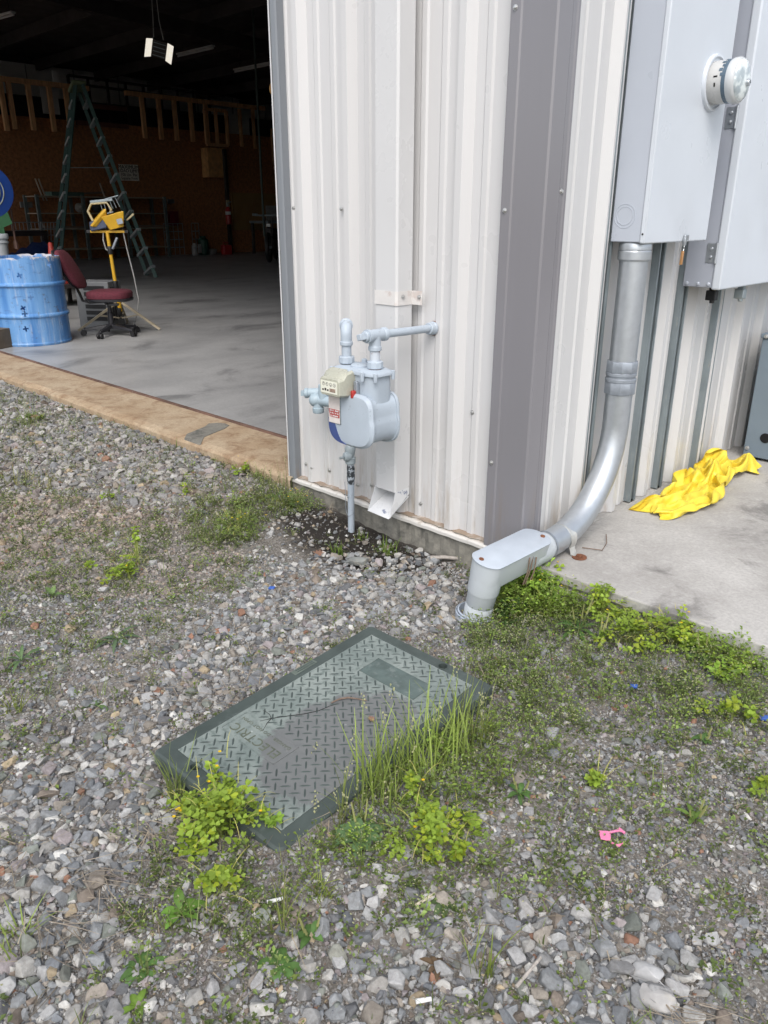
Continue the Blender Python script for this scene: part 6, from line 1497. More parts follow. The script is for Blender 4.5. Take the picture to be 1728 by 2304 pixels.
75, -224, 27, 73, -187, 22, 65, -171, 23, 64, -139, 27, 55, -106, 33, 68, -76, 26, 59, -40, 28, 61, -11, 29, 58, 7, 18, 52, 43, 21, 43, 81, 18, 33, 115, 13, 22, 147, 30, 20, 165, 56, 49, 161, 73, 49, 185, 67, 49, 215, 52, 33, 242, 29, 35, 276, 37, 45, 308, 45,
55, 344, 53, 36, 361, 32, 32, 389, 24, 50, 422, 20, 41, 458, 29, 51, 494, 38, 38, 525, 52, 45, 537, 66, 12, -495, 60, 24, -488, 65, 38, -467, 39, 35, -441, 17, 46, -404, 12, 56, -374, 30, 62, -339, 32, 54, -325, 36, 48, -295, 56, 50, -254, 53, 57, -216, 50, 63, -184, 42,
78, -165, 41, 71, -146, 41, 77, -113, 43, 81, -79, 25, 74, -43, 13, 88, -13, 20, 83, 20, 10, 72, 53, 24, 65, 87, 12, 43, 111, 29, 44, 137, 44, 32, 157, 37, 62, 162, 46, 74, 193, 55, 62, 215, 35, 56, 245, 14, 53, 274, 14, 62, 306, 24, 73, 340, 30, 47, 358, 14,
44, 389, 22, 55, 422, 15, 58, 461, 15, 60, 498, 21, 59, 535, 32, 65, 548, 46, 8, -520, 53, 32, -500, 74, 42, -475, 53, 36, -436, 46, 54, -415, 18, 74, -383, 23, 89, -348, 34, 77, -313, 29, 56, -289, 49, 68, -253, 51, 65, -220, 49, 76, -186, 55, 94, -178, 43, 86, -149, 19,
85, -124, 17, 89, -87, 10, 87, -51, 24, 94, -13, 26, 100, 25, 22, 97, 59, 14, 83, 88, 32, 51, 102, 39, 47, 121, 45, 51, 138, 26, 69, 168, 20, 77, 195, 26, 80, 217, 44, 67, 252, 31, 81, 265, 11, 87, 298, 10, 82, 336, 7, 72, 372, 16, 63, 384, 40, 67, 422, 37,
76, 457, 34, 85, 495, 35, 83, 526, 49, 92, 542, 42, 10, -501, 31, 45, -498, 46, 61, -476, 65, 54, -455, 34, 54, -422, 39, 61, -385, 49, 71, -348, 57, 79, -309, 61, 74, -291, 28, 70, -256, 31, 85, -230, 43, 101, -196, 46, 109, -162, 33, 103, -161, 13, 108, -124, 8, 114, -89, 20,
113, -52, 10, 121, -17, 16, 127, 21, 14, 104, 44, 27, 73, 63, 40, 47, 83, 59, 59, 104, 52, 75, 125, 24, 90, 159, 13, 99, 195, 19, 105, 231, 34, 81, 244, 46, 102, 261, 30, 106, 300, 28, 106, 338, 19, 91, 371, 35, 81, 407, 41, 56, 427, 62, 71, 457, 63, 84, 492, 62,
108, 516, 60, 116, 525, 45, 12, -472, 24, 40, -486, 34, 77, -481, 42, 74, -454, 51, 79, -429, 48, 86, -393, 60, 98, -355, 58, 102, -319, 43, 85, -299, 21, 78, -268, 30, 98, -240, 25, 114, -204, 21, 135, -174, 32, 131, -153, 12, 136, -133, 11, 140, -94, 7, 140, -57, 19, 138, -27, 18,
124, 1, 27, 94, 20, 41, 68, 42, 60, 64, 73, 80, 80, 98, 62, 97, 123, 43, 103, 158, 40, 91, 194, 46, 84, 226, 56, 75, 232, 51, 76, 268, 43, 77, 305, 34, 91, 343, 37, 113, 375, 46, 89, 398, 64, 68, 419, 87, 71, 455, 91, 97, 474, 76, 111, 494, 46, 116, 505, 31,
26, -494, 16, 42, -469, 22, 74, -457, 32, 75, -470, 53, 86, -436, 40, 92, -398, 34, 104, -359, 29, 106, -327, 43, 95, -307, 35, 101, -274, 33, 109, -242, 33, 135, -219, 20, 157, -186, 18, 158, -148, 22, 138, -120, 30, 168, -98, 18, 169, -60, 25, 156, -23, 31, 125, -14, 44, 102, 11, 62,
88, 45, 71, 89, 62, 77, 101, 97, 67, 122, 123, 59, 106, 157, 69, 94, 194, 71, 82, 228, 78, 64, 254, 69, 87, 275, 48, 85, 300, 59, 104, 332, 52, 106, 361, 70, 102, 395, 86, 91, 429, 92, 91, 436, 90, 101, 456, 63, 104, 475, 29, 106, 485, 13, 50, -504, 28, 61, -481, 7,
84, -474, 10, 101, -475, 42, 112, -439, 47, 120, -403, 36, 125, -365, 23, 124, -327, 14, 111, -303, 39, 123, -277, 48, 128, -246, 35, 150, -221, 28, 161, -190, 47, 153, -152, 49, 149, -120, 58, 140, -95, 30, 154, -66, 49, 148, -28, 54, 135, 5, 56, 106, 28, 48, 93, 45, 46, 84, 81, 55,
119, 89, 52, 132, 126, 54, 125, 165, 60, 114, 202, 64, 98, 238, 67, 91, 253, 56, 106, 277, 59, 102, 299, 45, 125, 325, 57, 129, 362, 68, 121, 399, 70, 94, 420, 65, 83, 441, 60, 120, 439, 51, 132, 467, 27, 133, 475, 9, 56, -518, 11, 86, -494, 8, 95, -490, 20, 121, -469, 22,
103, -435, 23, 95, -401, 24, 102, -363, 20, 105, -326, 8, 122, -295, 21, 135, -284, 23, 146, -261, 48, 142, -231, 40, 135, -195, 52, 130, -160, 68, 118, -124, 63, 116, -92, 48, 129, -71, 63, 129, -35, 75, 131, 1, 75, 133, 34, 56, 115, 53, 31, 96, 82, 29, 114, 93, 24, 129, 128, 25,
121, 167, 30, 116, 205, 35, 118, 231, 56, 117, 256, 57, 121, 261, 46, 114, 291, 48, 131, 327, 43, 126, 362, 42, 123, 401, 41, 99, 417, 36, 78, 442, 29, 111, 431, 31, 140, 446, 8, 157, 459, 8, 65, -530, 8, 95, -505, 7, 102, -503, 16, 107, -470, 14, 102, -435, 8, 89, -399, 10,
89, -361, 14, 93, -322, 15, 106, -291, 24, 132, -281, 38, 148, -262, 32, 143, -235, 55, 128, -201, 64, 117, -165, 64, 104, -129, 62, 106, -92, 60, 135, -74, 77, 143, -37, 81, 146, 0, 74, 142, 27, 47, 129, 57, 27, 106, 88, 20, 108, 98, 11, 125, 129, 11, 125, 169, 16, 127, 206, 25,
132, 233, 53, 118, 242, 57, 117, 261, 32, 128, 287, 44, 128, 323, 29, 122, 361, 28, 120, 400, 26, 101, 416, 21, 78, 442, 13, 110, 427, 16, 148, 434, 13, 165, 446, 8,
]
# ------------------------------------------------------------------ plants one can point to
rp2 = np.random.default_rng(77)
def leaflet(p, d, up, L, W_, fold=.35):
    """heart-shaped leaflet, folded along its midrib: 2 quads + notch"""
    d = d / np.linalg.norm(d); s = np.cross(up, d); s /= np.linalg.norm(s) + 1e-9; u = np.cross(d, s)
    q = lambda a, b, c: p + d * a * L + s * b * W_ + u * c * L
    v = [q(0, 0, 0), q(.48, .42, fold * .30), q(.88, .46, fold * .30), q(1.0, .26, fold * .16), q(.86, 0, 0), q(1.0, -.26, fold * .16), q(.88, -.46, fold * .30), q(.48, -.42, fold * .30)]
    return np.array(v), [(0, 1, 2, 4), (2, 3, 4, 4), (0, 4, 6, 7), (4, 5, 6, 6)]
def clover(u, v, lab, rad, h, nl, col, nflow, ls=.0135, group='yellow-green clover plants', lift=0.):
    b = gp(u, v); b.y = min(b.y, -.045); b.z = float(zg(b.x, b.y)); T = thing('clover_plant', lab, 'plant', b, group)
    LF = Soup(); ST = Soup(); col = np.array(col)
    shoots = [(rp2.uniform(0, 6.28), rp2.uniform(.1, 1.0), rp2.uniform(.7, 1.25)) for _ in range(max(3, nl // 9))]; nl = int(nl * .62); rad *= 1.15
    for k in range(nl):
        sa, sd_, sh_ = shoots[rp2.integers(len(shoots))]; a = sa + rp2.normal(0, .22); d = abs(rad * sd_ + rp2.normal(0, .13) * rad); z = sh_ * h * (1 - .5 * min(1.2, d / rad) ** 2) * rp2.uniform(.45, 1.05)
        p = np.array((b.x + d * cos(a), b.y + d * sin(a), b.z + z))
        n_ = np.array((rp2.normal(0, .38), rp2.normal(0, .38), 1.)); n_ /= np.linalg.norm(n_)
        t0 = rp2.uniform(0, 6.28); L = ls * rp2.uniform(.5, 1.25); cc = col * rp2.uniform(.72, 1.22) * (np.array((1.25, 1.08, .75)) if rp2.uniform() < .22 else 1)
        e1_ = np.cross(n_, (1, 0, .01)); e1_ /= np.linalg.norm(e1_); e2_ = np.cross(n_, e1_)
        for j in range(3):
            t = t0 + j * 2.094; dd = e1_ * cos(t) + e2_ * sin(t) - n_ * rp2.uniform(-.15, .35)
            vv, ff = leaflet(p + dd * .001, dd, n_, L, L)
            q4 = np.array([f for f in ff if f[2] != f[3]]); t3 = np.array([f[:3] for f in ff if f[2] == f[3]])
            LF.add(vv, [(q4, 4), (t3, 3)], cc * rp2.uniform(.9, 1.1))
        r0 = np.array((b.x + d * cos(a) * .25 + rp2.normal(0, .006), b.y + d * sin(a) * .25 + rp2.normal(0, .006), b.z - .004)); mid = (r0 * .4 + p * .6) + np.array((0, 0, z * .12)); s_ = np.array((-sin(a), cos(a), 0)) * .0007
        ST.add(np.array([r0 - s_, r0 + s_, mid - s_, mid + s_, p - s_ * .6, p + s_ * .6]), [(np.array([(0, 1, 3, 2), (2, 3, 5, 4)]), 4)], np.array((.22, .26, .07)))
    fo = LF.build('foliage', M['leaf'], T, b)
    # looping seed-pod stalks
    for k in range(max(4, nl // 6)):
        a = rp2.uniform(0, 6.28); d0 = rad * rp2.uniform(.3, .9); p = np.array((b.x + d0 * cos(a), b.y + d0 * sin(a), b.z + h * rp2.uniform(.3, .8)))
        vv, ff, c3 = blade_strip(p, a + rp2.normal(0, .6), rp2.uniform(.03, .07), .0008, rp2.uniform(.2, 1.2), rp2.uniform(.6, 2.2), (.30, .32, .09), 5, (.45, .40, .12)); ST.add(vv, [(ff, 4)], c3)
    ST.build('stems', M['straw'], T, b)
    if nflow:
        FS_ = Soup()
        for k in range(nflow):
            a = rp2.uniform(0, 6.28); d = rad * rp2.uniform(.1, 1); p = np.array((b.x + d * cos(a), b.y + d * sin(a), b.z + h * rp2.uniform(.7, 1.08)))
            for j in range(5):
                t = j * 1.257; dd = np.array((cos(t), sin(t), .5)); vv, ff = leaflet(p, dd, np.array((0, 0, 1.)), .0042, .0045)
                q4 = np.array([f for f in ff if f[2] != f[3]]); FS_.add(vv, [(q4, 4)], np.array((.75, .52, .02)))
        FS_.build('flowers', M['leaf'], T, b)
    return T
YG = (.26, .37, .05); MG = (.23, .37, .05)
clover(500, 1880, 'large bright yellow-green clover clump with yellow flowers at the near corner of the vault cover', .085, .095, 280, YG, 9)
clover(430, 1845, 'tuft of bright clover creeping against the low side of the vault cover', .045, .060, 60, YG, 2)
clover(500, 2010, 'small clover clump with drooping seed stalks just below the large flowering clump', .040, .045, 50, YG, 1)
clover(505, 1800, 'tall thin clover sprig rising past the hand hole of the vault cover', .018, .14, 26, YG, 2)
clover(600, 1870, 'thin clover tuft hugging the lowest tip of the vault cover', .025, .04, 22, MG, 0)
clover(960, 1890, 'straggling clover in front of the tall grass, spreading over pale stones', .075, .07, 130, YG, 1)
clover(1000, 1930, 'low yellow-green clover trailing onto a pale round stone', .035, .04, 36, YG, 0)
clover(945, 1810, 'upright yellow-green clover sprig at the foot of the tall grass', .022, .085, 24, YG, 1)
clover(1040, 1870, 'clover spray leaning over the gravel right of the grass clump', .035, .045, 36, YG, 0)
clover(290, 1310, 'lone bright clover on bare ground beyond the vault cover', .055, .075, 90, YG, 2)
clover(312, 1270, 'upright sprig behind the lone bright clover', .022, .13, 26, YG, 0)
clover(205, 1285, 'tiny clover just left of the lone bright clover', .02, .04, 16, YG, 0)
clover(1200, 1320, 'lush green clover growing against the oval conduit fitting', .12, .11, 280, MG, 5)
clover(1270, 1320, 'dense green clover below the conduit strap at the pad corner', .10, .10, 240, MG, 3)
clover(1150, 1390, 'dark green leafy mat at the foot of the oval fitting', .075, .045, 110, (.065, .125, .028), 0)
clover(1385, 1370, 'clover clump with pale upright shoots hanging over the pad edge', .07, .085, 150, YG, 2)
clover(1440, 1440, 'broad yellow-green clover mat beside the pad edge', .10, .055, 230, YG, 2)
clover(1545, 1420, 'yellow-green clover reaching up over the pad edge', .07, .085, 150, YG, 2)
clover(1640, 1480, 'dark clover mat in the corner under the pad edge', .085, .04, 110, MG, 0)
clover(1640, 1620, 'sparse yellow-topped clover over a dark low mat', .06, .055, 60, YG, 0)
clover(1340, 1780, 'small lone clover in gravel below the weedy patch', .03, .045, 26, YG, 0)
clover(1715, 1790, 'bright clover at the very edge of the view on fine gravel', .03, .04, 34, YG, 0)
clover(540, 1195, 'pale flowering clover heap near the damp black soil', .10, .075, 170, (.155, .22, .06), 8, .009)
clover(640, 1140, 'greyish clover bank at the foot of the front wall beside the riser', .12, .07, 150, (.125, .185, .06), 6, .009)
clover(430, 1110, 'lone clover sprig on far gravel before the door sill', .035, .085, 34, YG, 0)
clover(545, 1065, 'clover sprig tucked under the near end of the door sill', .05, .07, 44, YG, 2)
clover(245, 1120, 'small clover on the far gravel halfway along the door sill', .03, .06, 24, YG, 0)
clover(80, 950, 'spreading pale plant on the far gravel near the doorway end', .11, .06, 70, (.15, .21, .075), 0)
def grass(u, v, lab, n_, rad, L, col, lean=.35, w_=.0014, heads=0, group='grass tufts'):
    b = gp(u, v); T = thing('grass_tuft', lab, 'grass tuft', b, group); S_ = Soup(); H_ = Soup()
    for k in range(n_):
        a = rp2.uniform(0, 6.28); d = rad * math.sqrt(rp2.uniform(0, 1)); p = (b.x + d * cos(a), b.y + d * sin(a) * .8, b.z - .004); g = np.array(col) * rp2.uniform(.7, 1.35)
        l_ = L * rp2.uniform(.22, 1.15)
        vv, ff, c3 = blade_strip(p, rp2.uniform(0, 6.28), l_, w_ * rp2.uniform(.7, 1.3), abs(rp2.normal(0, lean)), rp2.uniform(-.1, .9), g * (.95, .85, .8), 6, g * (1.25, 1.15, .9)); S_.add(vv, [(ff, 4)], c3)
        if k < heads:
            tip = vv[-1]
            for j in range(9):
                q_ = tip + np.array((rp2.normal(0, .003), rp2.normal(0, .003), -.004 * j)); e = .0016; az = rp2.uniform(0, 6.28); H_.add(np.array([q_ + (-e * cos(az), -e * sin(az), -e), q_ + (e * cos(az), e * sin(az), -e), q_ + (e * cos(az), e * sin(az), e * 1.6), q_ + (-e * cos(az), -e * sin(az), e * 1.6)]), [(np.array([(0, 1, 2, 3)]), 4)], np.array((.40, .40, .22)))
    S_.build('blades', M['leaf'], T, b)
    if heads: H_.build('seed_heads', M['straw'], T, b)
LG = (.235, .335, .095)
grass(850, 1790, 'tall green grass tuft overhanging the lower long edge of the vault cover' , 70, .055, .175, LG, .30, .0019, 6)
grass(935, 1740, 'thick tall grass tuft at the middle of the vault cover edge', 100, .07, .18, LG, .40, .0017, 8)
grass(1010, 1700, 'tall grass tuft leaning over the far half of the vault cover edge', 85, .065, .17, LG, .40, .0017, 6)
grass(1060, 1670, 'pale stalky grass tuft nearest the far corner of the vault cover', 60, .045, .17, (.17, .22, .075), .18, .0012, 6)
grass(790, 1850, 'thin grass tuft with seed heads at the near end of the cover edge', 36, .04, .12, (.15, .20, .065), .3, .0012, 12)
grass(395, 1800, 'pale arching grass tuft left of the vault cover near its raised corner', 50, .03, .14, (.17, .235, .085), .55)
grass(640, 2090, 'thin pale grass stalks standing amid dry straw below the vault cover', 16, .03, .13, (.20, .25, .085), .2)
grass(1080, 2190, 'thin grass stalks among pale stones near the bottom edge', 18, .022, .10, (.17, .24, .06), .2)
grass(760, 1245, 'short bright grass tuft on the damp black soil beside the flat stone', 45, .03, .062, (.13, .22, .045), .6)
grass(868, 1240, 'wider bright grass tuft on the damp black soil under the spout', 60, .045, .06, (.13, .22, .045), .65)
grass(815, 1210, 'small grass tuft at the foot of the gas riser', 26, .022, .045, (.13, .21, .045), .6)
grass(620, 1115, 'wispy tall grass against the sill corner', 40, .09, .15, (.16, .20, .09), .25, .0011, 8)
grass(65, 960, 'pale grass tuft on far gravel near the doorway end', 40, .08, .16, (.16, .22, .09), .35)
grass(45, 1090, 'yellowish grass tuft on the far left gravel', 30, .06, .10, (.20, .22, .08), .5)
grass(110, 1095, 'second yellowish grass tuft, with upright seed spikes, on far gravel', 26, .05, .10, (.20, .22, .08), .4, .0011, 8)
grass(30, 2130, 'green grass tuft at the left edge among large gravel', 45, .04, .07, LG, .7)
grass(25, 1600, 'yellowish grass tuft by the left edge on fine gravel', 32, .03, .075, (.19, .24, .07), .6)
grass(720, 2010, 'small yellow-green grass tuft below the broad-leaved plant', 26, .025, .06, (.20, .27, .06), .7)
def broadleaf(u, v, lab, nl, L, W_, col, lift_=.55, spikes=0, group='broad-leaved plants'):
    b = gp(u, v); T = thing('plantain_plant', lab, 'plant', b, group); S_ = Soup(); K_ = Soup(); a0 = rp2.uniform(0, 6.28)
    for k in range(nl):
        a = a0 + k * 2.399; d = np.array((cos(a), sin(a), 0)); s_ = np.array((-sin(a), cos(a), 0)); p = np.array((b.x, b.y, b.z + .004)); ang = lift_ * rp2.uniform(.6, 1.5); l_ = L * rp2.uniform(.65, 1.15); g = np.array(col) * rp2.uniform(.8, 1.25)
        v_, c3 = [], []; seg = 7
        for i in range(seg + 1):
            t = i / seg; ww = W_ * (math.sin(pi * min(1, t * .93 + .05)) ** .75) * (.35 + .65 * min(1, t * 2.2)) * .5
            up_v = np.cross(s_, d) * 0 + np.array((0, 0, 1)); fold = ww * .35
            v_ += [p - s_ * ww + up_v * fold, p, p + s_ * ww + up_v * fold]; cc = g * (1.12 if i % 2 else 1); c3 += [cc * .95, cc * 1.25, cc * .95]
            p = p + (d * cos(ang) + up_v * sin(ang)) * l_ / seg; ang -= rp2.uniform(.10, .22)
        f_ = []
        for i in range(seg): f_ += [(3 * i, 3 * i + 1, 3 * i + 4, 3 * i + 3), (3 * i + 1, 3 * i + 2, 3 * i + 5, 3 * i + 4)]
        S_.add(np.array(v_), [(np.array(f_), 4)], np.array(c3))
    S_.build('leaves', M['leaf'], T, b, smooth=True)
    for k in range(spikes):
        a = rp2.uniform(0, 6.28); h_ = L * rp2.uniform(.9, 1.5); base = np.array((b.x + .006 * cos(a), b.y + .006 * sin(a), b.z)); top = base + np.array((cos(a) * .25 * h_, sin(a) * .25 * h_, h_)); e = np.array((.0009, 0, 0)); e2_ = np.array((.0026, 0, 0)); m_ = base * .5 + top * .5
        for ax_ in (np.array((1., 0, 0)), np.array((0, 1., 0))):
            K_.add(np.array([base - ax_ * .0008, base + ax_ * .0008, m_ + ax_ * .0008, m_ - ax_ * .0008]), [(np.array([(0, 1, 2, 3)]), 4)], np.array((.18, .22, .08)))
            K_.add(np.array([m_ - ax_ * .0026, m_ + ax_ * .0026, top + ax_ * .0016, top - ax_ * .0016]), [(np.array([(0, 1, 2, 3)]), 4)], np.array((.30, .31, .13)))
    if spikes: K_.build('seed_spikes', M['straw'], T, b)
DGn = (.085, .165, .045)
broadleaf(815, 1895, 'broad-leaved grey-green plant just below the tall grass by the vault cover', 9, .055, .024, (.115, .195, .085), .7, 2)
broadleaf(632, 2175, 'broad-leaved rosette with pointed leaves near the bottom middle', 7, .050, .016, DGn, .35)
broadleaf(408, 2060, 'bright upright broad leaf plant left of the clover seed stalks', 6, .045, .019, (.12, .23, .04), .7)
broadleaf(315, 2185, 'flat dark rosette among gravel left of the bottom weeds', 8, .05, .015, DGn, .25)
broadleaf(310, 2270, 'small bright rosette at the bottom edge', 6, .03, .012, (.15, .25, .04), .5)
broadleaf(700, 2110, 'plant with tall seed spikes beside the pale grass stalks', 7, .035, .014, DGn, .6, 4)
broadleaf(1300, 1420, 'long-leaved dark plant on the weedy patch under the conduit', 9, .075, .014, (.075, .15, .04), .5, 3)
broadleaf(1500, 1400, 'coarse green broad leaf plant against the pad edge between clovers', 7, .055, .02, (.10, .19, .04), .8)
broadleaf(1580, 1480, 'silvery-green rosette below the pad edge', 8, .055, .017, (.095, .165, .065), .5, 2)
broadleaf(1350, 1450, 'upright yellow-tipped broad leaf on the weedy patch', 6, .06, .012, (.14, .21, .04), 1.1, 3)
broadleaf(1580, 1670, 'spiked small rosette on the fine gravel path', 5, .03, .012, DGn, .6, 3)
broadleaf(1170, 1790, 'spiked rosette at the edge of the weedy patch', 6, .035, .013, DGn, .6, 4)
broadleaf(1560, 1850, 'tall spiked weed above the pink scrap', 6, .04, .011, (.12, .19, .04), .9, 4)
broadleaf(265, 1440, 'grey-green narrow-leaved rosette between the gravel beds', 10, .075, .012, (.085, .13, .07), .35)
broadleaf(50, 1490, 'grey-green upright grassy rosette at the left', 8, .07, .010, (.10, .16, .07), .7)
broadleaf(120, 1345, 'single upright leafy weed on the reddish soil', 5, .055, .016, (.13, .20, .07), .9)
broadleaf(215, 1590, 'flat two-leaved weed on fine gravel left of the cover', 4, .045, .014, (.10, .16, .06), .3)
broadleaf(1000, 2035, 'dull small rosette under the pale stones', 6, .03, .014, (.08, .12, .05), .3)
broadleaf(985, 2180, 'dark reddish rosette near the bottom stones', 7, .03, .010, (.11, .075, .045), .5)
broadleaf(1130, 1250, 'young sapling with drooping leaves rising in front of the oval fitting', 5, .055, .020, (.15, .28, .05), 1.25)
# ------------------------------------------------------------------ loose things
Q = np.array(TARP, float).reshape(24, 38, 3) / 1000      # folds of the crumpled sheet, in metres
Q = Q - np.array([Q[..., 0].mean(), Q[..., 1].mean(), Q[..., 2].min() - .003])
v = []
for i in range(24):
    for j in range(38):
        x_, y_, z_ = Q[i, j]; t = (y_ + .52) / 1.04
        x2 = x_ * .66; y2 = y_ * .80; z2 = z_ * (.66 + .45 * max(0, min(1, t))) * min(1, .35 + (.52 - abs(t - .5)) / .13)
        v.append((.125 + x2 + .06 * (t - .5) - .0 + .045 * sin(5.2 * t + .6), 1.06 + y2, z2))
b = MB(); b.v = [V(p_) for p_ in v]; b.f = [(i * 38 + j, (i + 1) * 38 + j, (i + 1) * 38 + j + 1, i * 38 + j + 1) for i in range(23) for j in range(37)]
o_ = b.build('crumpled_tarp', M['tarp'], ang=60, recalc=False)
md = o_.modifiers.new('round', 'SUBSURF'); md.levels = 2; md.render_levels = 2
tag(o_, 'crumpled bright yellow vinyl tarp lying along the foot of the side wall on the pad', 'tarp')
# flat rock on the damp soil
def rock(u, v_, sz, lab, seed, col, m_='rock_grey', yaw=.2):
    t_ = templates(1, 22, (.5, .6), seed, 1)[0]; p_ = gp(u, v_); c_, s_ = cos(yaw), sin(yaw); b = MB()
    b.add([(p_.x + (q[0] * c_ * sz[0] - q[1] * s_ * sz[1]), p_.y + (q[0] * s_ * sz[0] + q[1] * c_ * sz[1]), p_.z + sz[2] * .55 + q[2] * sz[2] * 1.5) for q in t_[0]], [tuple(f) for f in t_[1]])
    tag(b.build('stone', mat(m_, col, .8, 0, .2, 30, (.36, .33, .27), 22, .56, .7, .5, 120, .4, .002), ang=25), lab, 'stone')
rock(803, 1268, (.052, .030, .016), 'long flat grey stone lying alone on the damp black soil', 91, (.20, .21, .20), 'flat_rock', .75)
rock(1095, 1572, (.022, .016, .014), 'pale tan stone sitting at the far corner of the vault cover', 92, (.42, .35, .26), 'tan_rock')
rock(1043, 1402, (.026, .019, .014), 'blue-grey stone lying against the foot of the oval fitting', 93, (.27, .30, .34), 'blue_rock', .9)
rock(1480, 2262, (.036, .028, .022), 'largest pale grey stone near the bottom edge of the gravel', 94, (.36, .35, .34), 'big_rock')
rock(1455, 2205, (.030, .026, .022), 'second large pale stone lying just behind the largest one', 95, (.37, .37, .37), 'big_rock_b')
def leaf_outline(p_, s_, yaw):
    o = [(0, -1), (.12, -.5), (.5, -.55), (.35, -.2), (.75, .05), (.35, .15), (.45, .6), (.15, .45), (0, 1), (-.15, .45), (-.5, .6), (-.35, .15), (-.75, .05), (-.35, -.2), (-.5, -.55), (-.12, -.5)]
    b = MB(); vs = []
    for (a, c) in o: x_, y_ = a * s_ * cos(yaw) - c * s_ * sin(yaw), a * s_ * sin(yaw) + c * s_ * cos(yaw); vs.append((p_.x + x_, p_.y + y_, p_.z + .008 + .25 * abs(a) * s_ + .15 * c * s_))
    vs.append((p_.x, p_.y, p_.z + .010)); n = len(o); b.add(vs, [(i, (i + 1) % n, n) for i in range(n)]); return b
tag(leaf_outline(gp(717, 1250), .030, .6).build('dead_leaf', M['leaf_brown'], solid=.0006), 'curled brown oak leaf on the damp black soil', 'leaf')
lp_ = lidp(.075, .045, .002); tag(leaf_outline(V((lp_.x, lp_.y, lp_.z - .006)), .013, 1.2).build('dead_leaf', M['leaf_brown'], solid=.0005), 'tiny brown leaf scrap lying on the tread of the vault cover', 'leaf')
# pink plastic scrap
pk = gp(1370, 1893); b = MB(); z_ = pk.z + .012
b.prism([(-.015, -.011), (.003, -.014), (.006, .003), (.003, .009), (-.016, .009)], (pk.x - .004, pk.y, z_), (.75, .66, 0), (-.66, .75, .1), (0, 0, .002))
E1, E2 = V((.75, .66, 0)), V((-.66, .75, .1)); O_ = V((pk.x, pk.y, z_))
b.tube([O_ + E1 * -.002 + E2 * .008, O_ + E1 * .016 + E2 * .014, O_ + E1 * .026 + E2 * .015], .0025, 8); b.tube([O_ + E1 * .022 + E2 * .020, O_ + E1 * .031 + E2 * .009], .0028, 8)
b.tube([O_ + E1 * .0 - E2 * .014, O_ + E1 * .012 - E2 * .020, O_ + E1 * .019 - E2 * .017], .0022, 8); b.tube([O_ + E1 * .012 - E2 * .023, O_ + E1 * .024 - E2 * .012], .0012, 6)
tag(b.build('plastic_scrap', M['pink'], bevel=.0008), 'broken bright pink plastic scrap on the gravel', 'plastic scrap')
def stick(pts, r_, lab, m_, name, cat):
    b = MB(); P_ = []
    for k, (u, v_, h_) in enumerate(pts): q = gp(u, v_); P_.append(V((q.x, q.y, q.z + h_)))
    b.tube(P_, [r_ * (1 - .12 * k) for k in range(len(P_))], 7); tag(b.build(name, m_), lab, cat)
stick([(968, 1262, .012), (1000, 1262, .014), (1035, 1264, .012)], .0075, 'short weathered grey batten lying by the oval fitting and the concrete curb', M['wood_grey'], 'wood_batten', 'batten')
stick([(935, 2047, .010), (978, 2022, .012)], .0028, 'pale split splinter of wood on gravel below the vault cover', mat('splinter', (.52, .46, .35), .8), 'splinter', 'splinter')
stick([(602, 2042, .012), (637, 2033, .012)], .0035, 'small white plastic stub lying in the straw', M['white'], 'plastic_stub', 'stub')
stick([(1160, 2235, .014), (1215, 2172, .018)], .003, 'grey forked stick among the bottom stones', M['wood_grey'], 'stick', 'stick')
stick([(935, 2268, .014), (970, 2262, .014)], .004, 'second white stub, by the bottom edge among stones', M['white'], 'plastic_stub', 'stub')
for (u, v_, s_, lab) in ((1425, 1553, .009, 'blue chip of plastic on gravel in the weedy patch'), (612, 1330, .010, 'deep blue chip among grey stones beyond the vault cover'), (1720, 1625, .012, 'pale blue chip at the edge of the view below the pad')):
    q = gp(u, v_); b = MB(); b.obox((q.x, q.y, q.z + .012), ((1, .4, .2), (-.4, 1, .1), (0, 0, 1)), (s_, s_ * .6, .003)); tag(b.build('plastic_chip', mat('chip_blue', (.05, .12, .42), .4) if 'chip_blue' not in bpy.data.materials else bpy.data.materials['chip_blue'], bevel=.001), lab, 'plastic chip', 'blue plastic chips')
# bent wire on the pad
b = MB(); w_ = [px(1310, 1232, 2, .004), px(1355, 1238, 2, .006), px(1365, 1222, 2, .012), px(1364, 1202, 2, .010)]
b.tube(w_, .0016, 6); tag(b.build('bent_wire', M['twig']), 'thin rusty bent wire lying on the pad beside the conduit strap', 'wire')
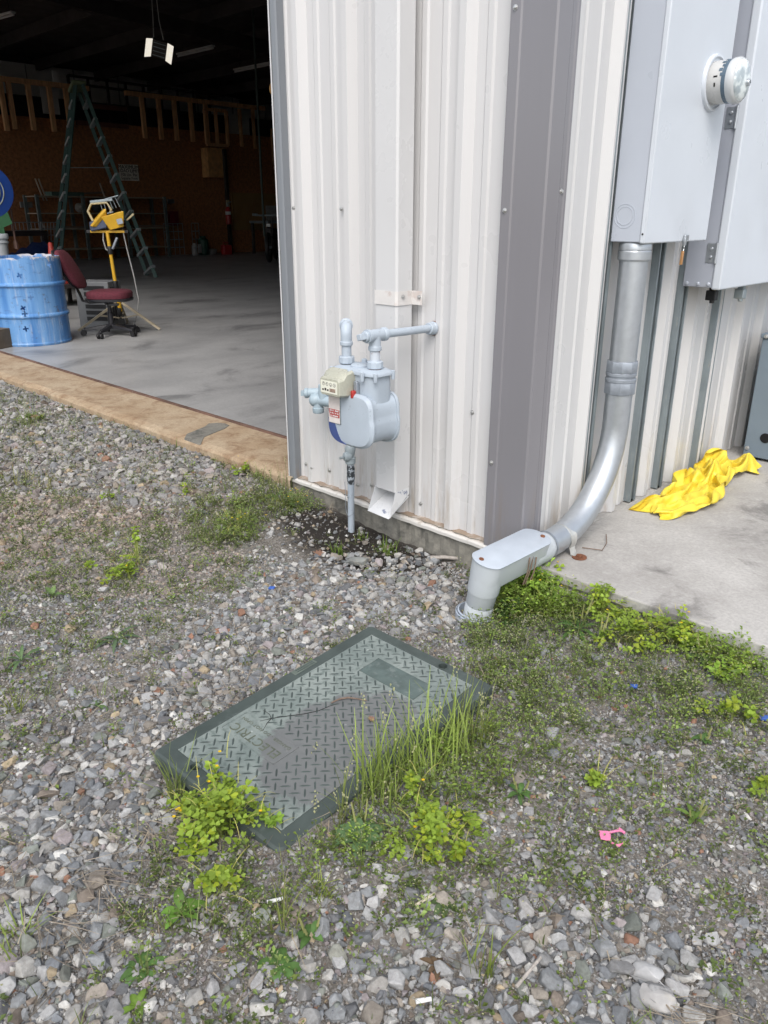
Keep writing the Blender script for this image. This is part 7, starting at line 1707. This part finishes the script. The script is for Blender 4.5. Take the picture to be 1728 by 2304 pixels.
# twig curled on the cover
b = MB(); tw = [lidp(x_, y_, z_) for x_, y_, z_ in ((-.035, .025, .004), (-.028, .045, .007), (-.016, .062, .008), (.002, .076, .006), (.022, .088, .004))]
b.tube(tw, [.0016, .0022, .0022, .0018, .0009], 7); tag(b.build('twig', M['twig']), 'curved brown twig lying across the tread of the vault cover', 'twig')
EXPO = 0.80
# ------------------------------------------------------------------ daylight, camera
W = bpy.data.worlds.new('World'); SC.world = W; W.use_nodes = True
nt = W.node_tree; bg = nt.nodes['Background']
sky = nt.nodes.new('ShaderNodeTexSky'); sky.sky_type = 'NISHITA'; sky.sun_disc = False
SUN_EL, SUN_AZ = radians(50), radians(140)     # azimuth clockwise from +y
sky.sun_elevation = SUN_EL; sky.sun_rotation = SUN_AZ; sky.air_density = 1.0; sky.dust_density = 3.0; sky.ozone_density = 1.0
hs = nt.nodes.new('ShaderNodeHueSaturation'); hs.inputs['Saturation'].default_value = .42
nt.links.new(sky.outputs[0], hs.inputs['Color']); nt.links.new(hs.outputs[0], bg.inputs['Color'])
bg.inputs['Strength'].default_value = .15
sd = bpy.data.lights.new('sun', 'SUN'); sd.energy = .85; sd.angle = radians(38); sd.color = (1, .96, .91)
so = bpy.data.objects.new('sun', sd); COL.objects.link(so)
dirv = V((sin(SUN_AZ) * cos(SUN_EL), cos(SUN_AZ) * cos(SUN_EL), sin(SUN_EL)))
so.rotation_euler = dirv.to_track_quat('Z', 'Y').to_euler(); so.location = dirv * 30
cd = bpy.data.cameras.new('camera'); co = bpy.data.objects.new('camera', cd); COL.objects.link(co)
Mx = Matrix((CR, CU, -CF)).transposed().to_4x4(); Mx.translation = CAM['pos']; co.matrix_world = Mx
cd.sensor_fit = 'VERTICAL'; cd.sensor_height = 36; cd.lens = CAM['f'] / IH * 36; cd.clip_end = 300; cd.clip_start = .05
SC.camera = co
vs_ = SC.view_settings; vs_.view_transform = 'Standard'; vs_.look = 'None'; vs_.gamma = 1; vs_.exposure = EXPO; vs_.use_curve_mapping = False
SC.render.film_transparent = False
SC.cycles.max_bounces = 8; SC.cycles.diffuse_bounces = 5; SC.cycles.glossy_bounces = 4; SC.cycles.caustics_reflective = False; SC.cycles.caustics_refractive = False
SC.cycles.use_denoising = True; SC.cycles.sample_clamp_indirect = 6
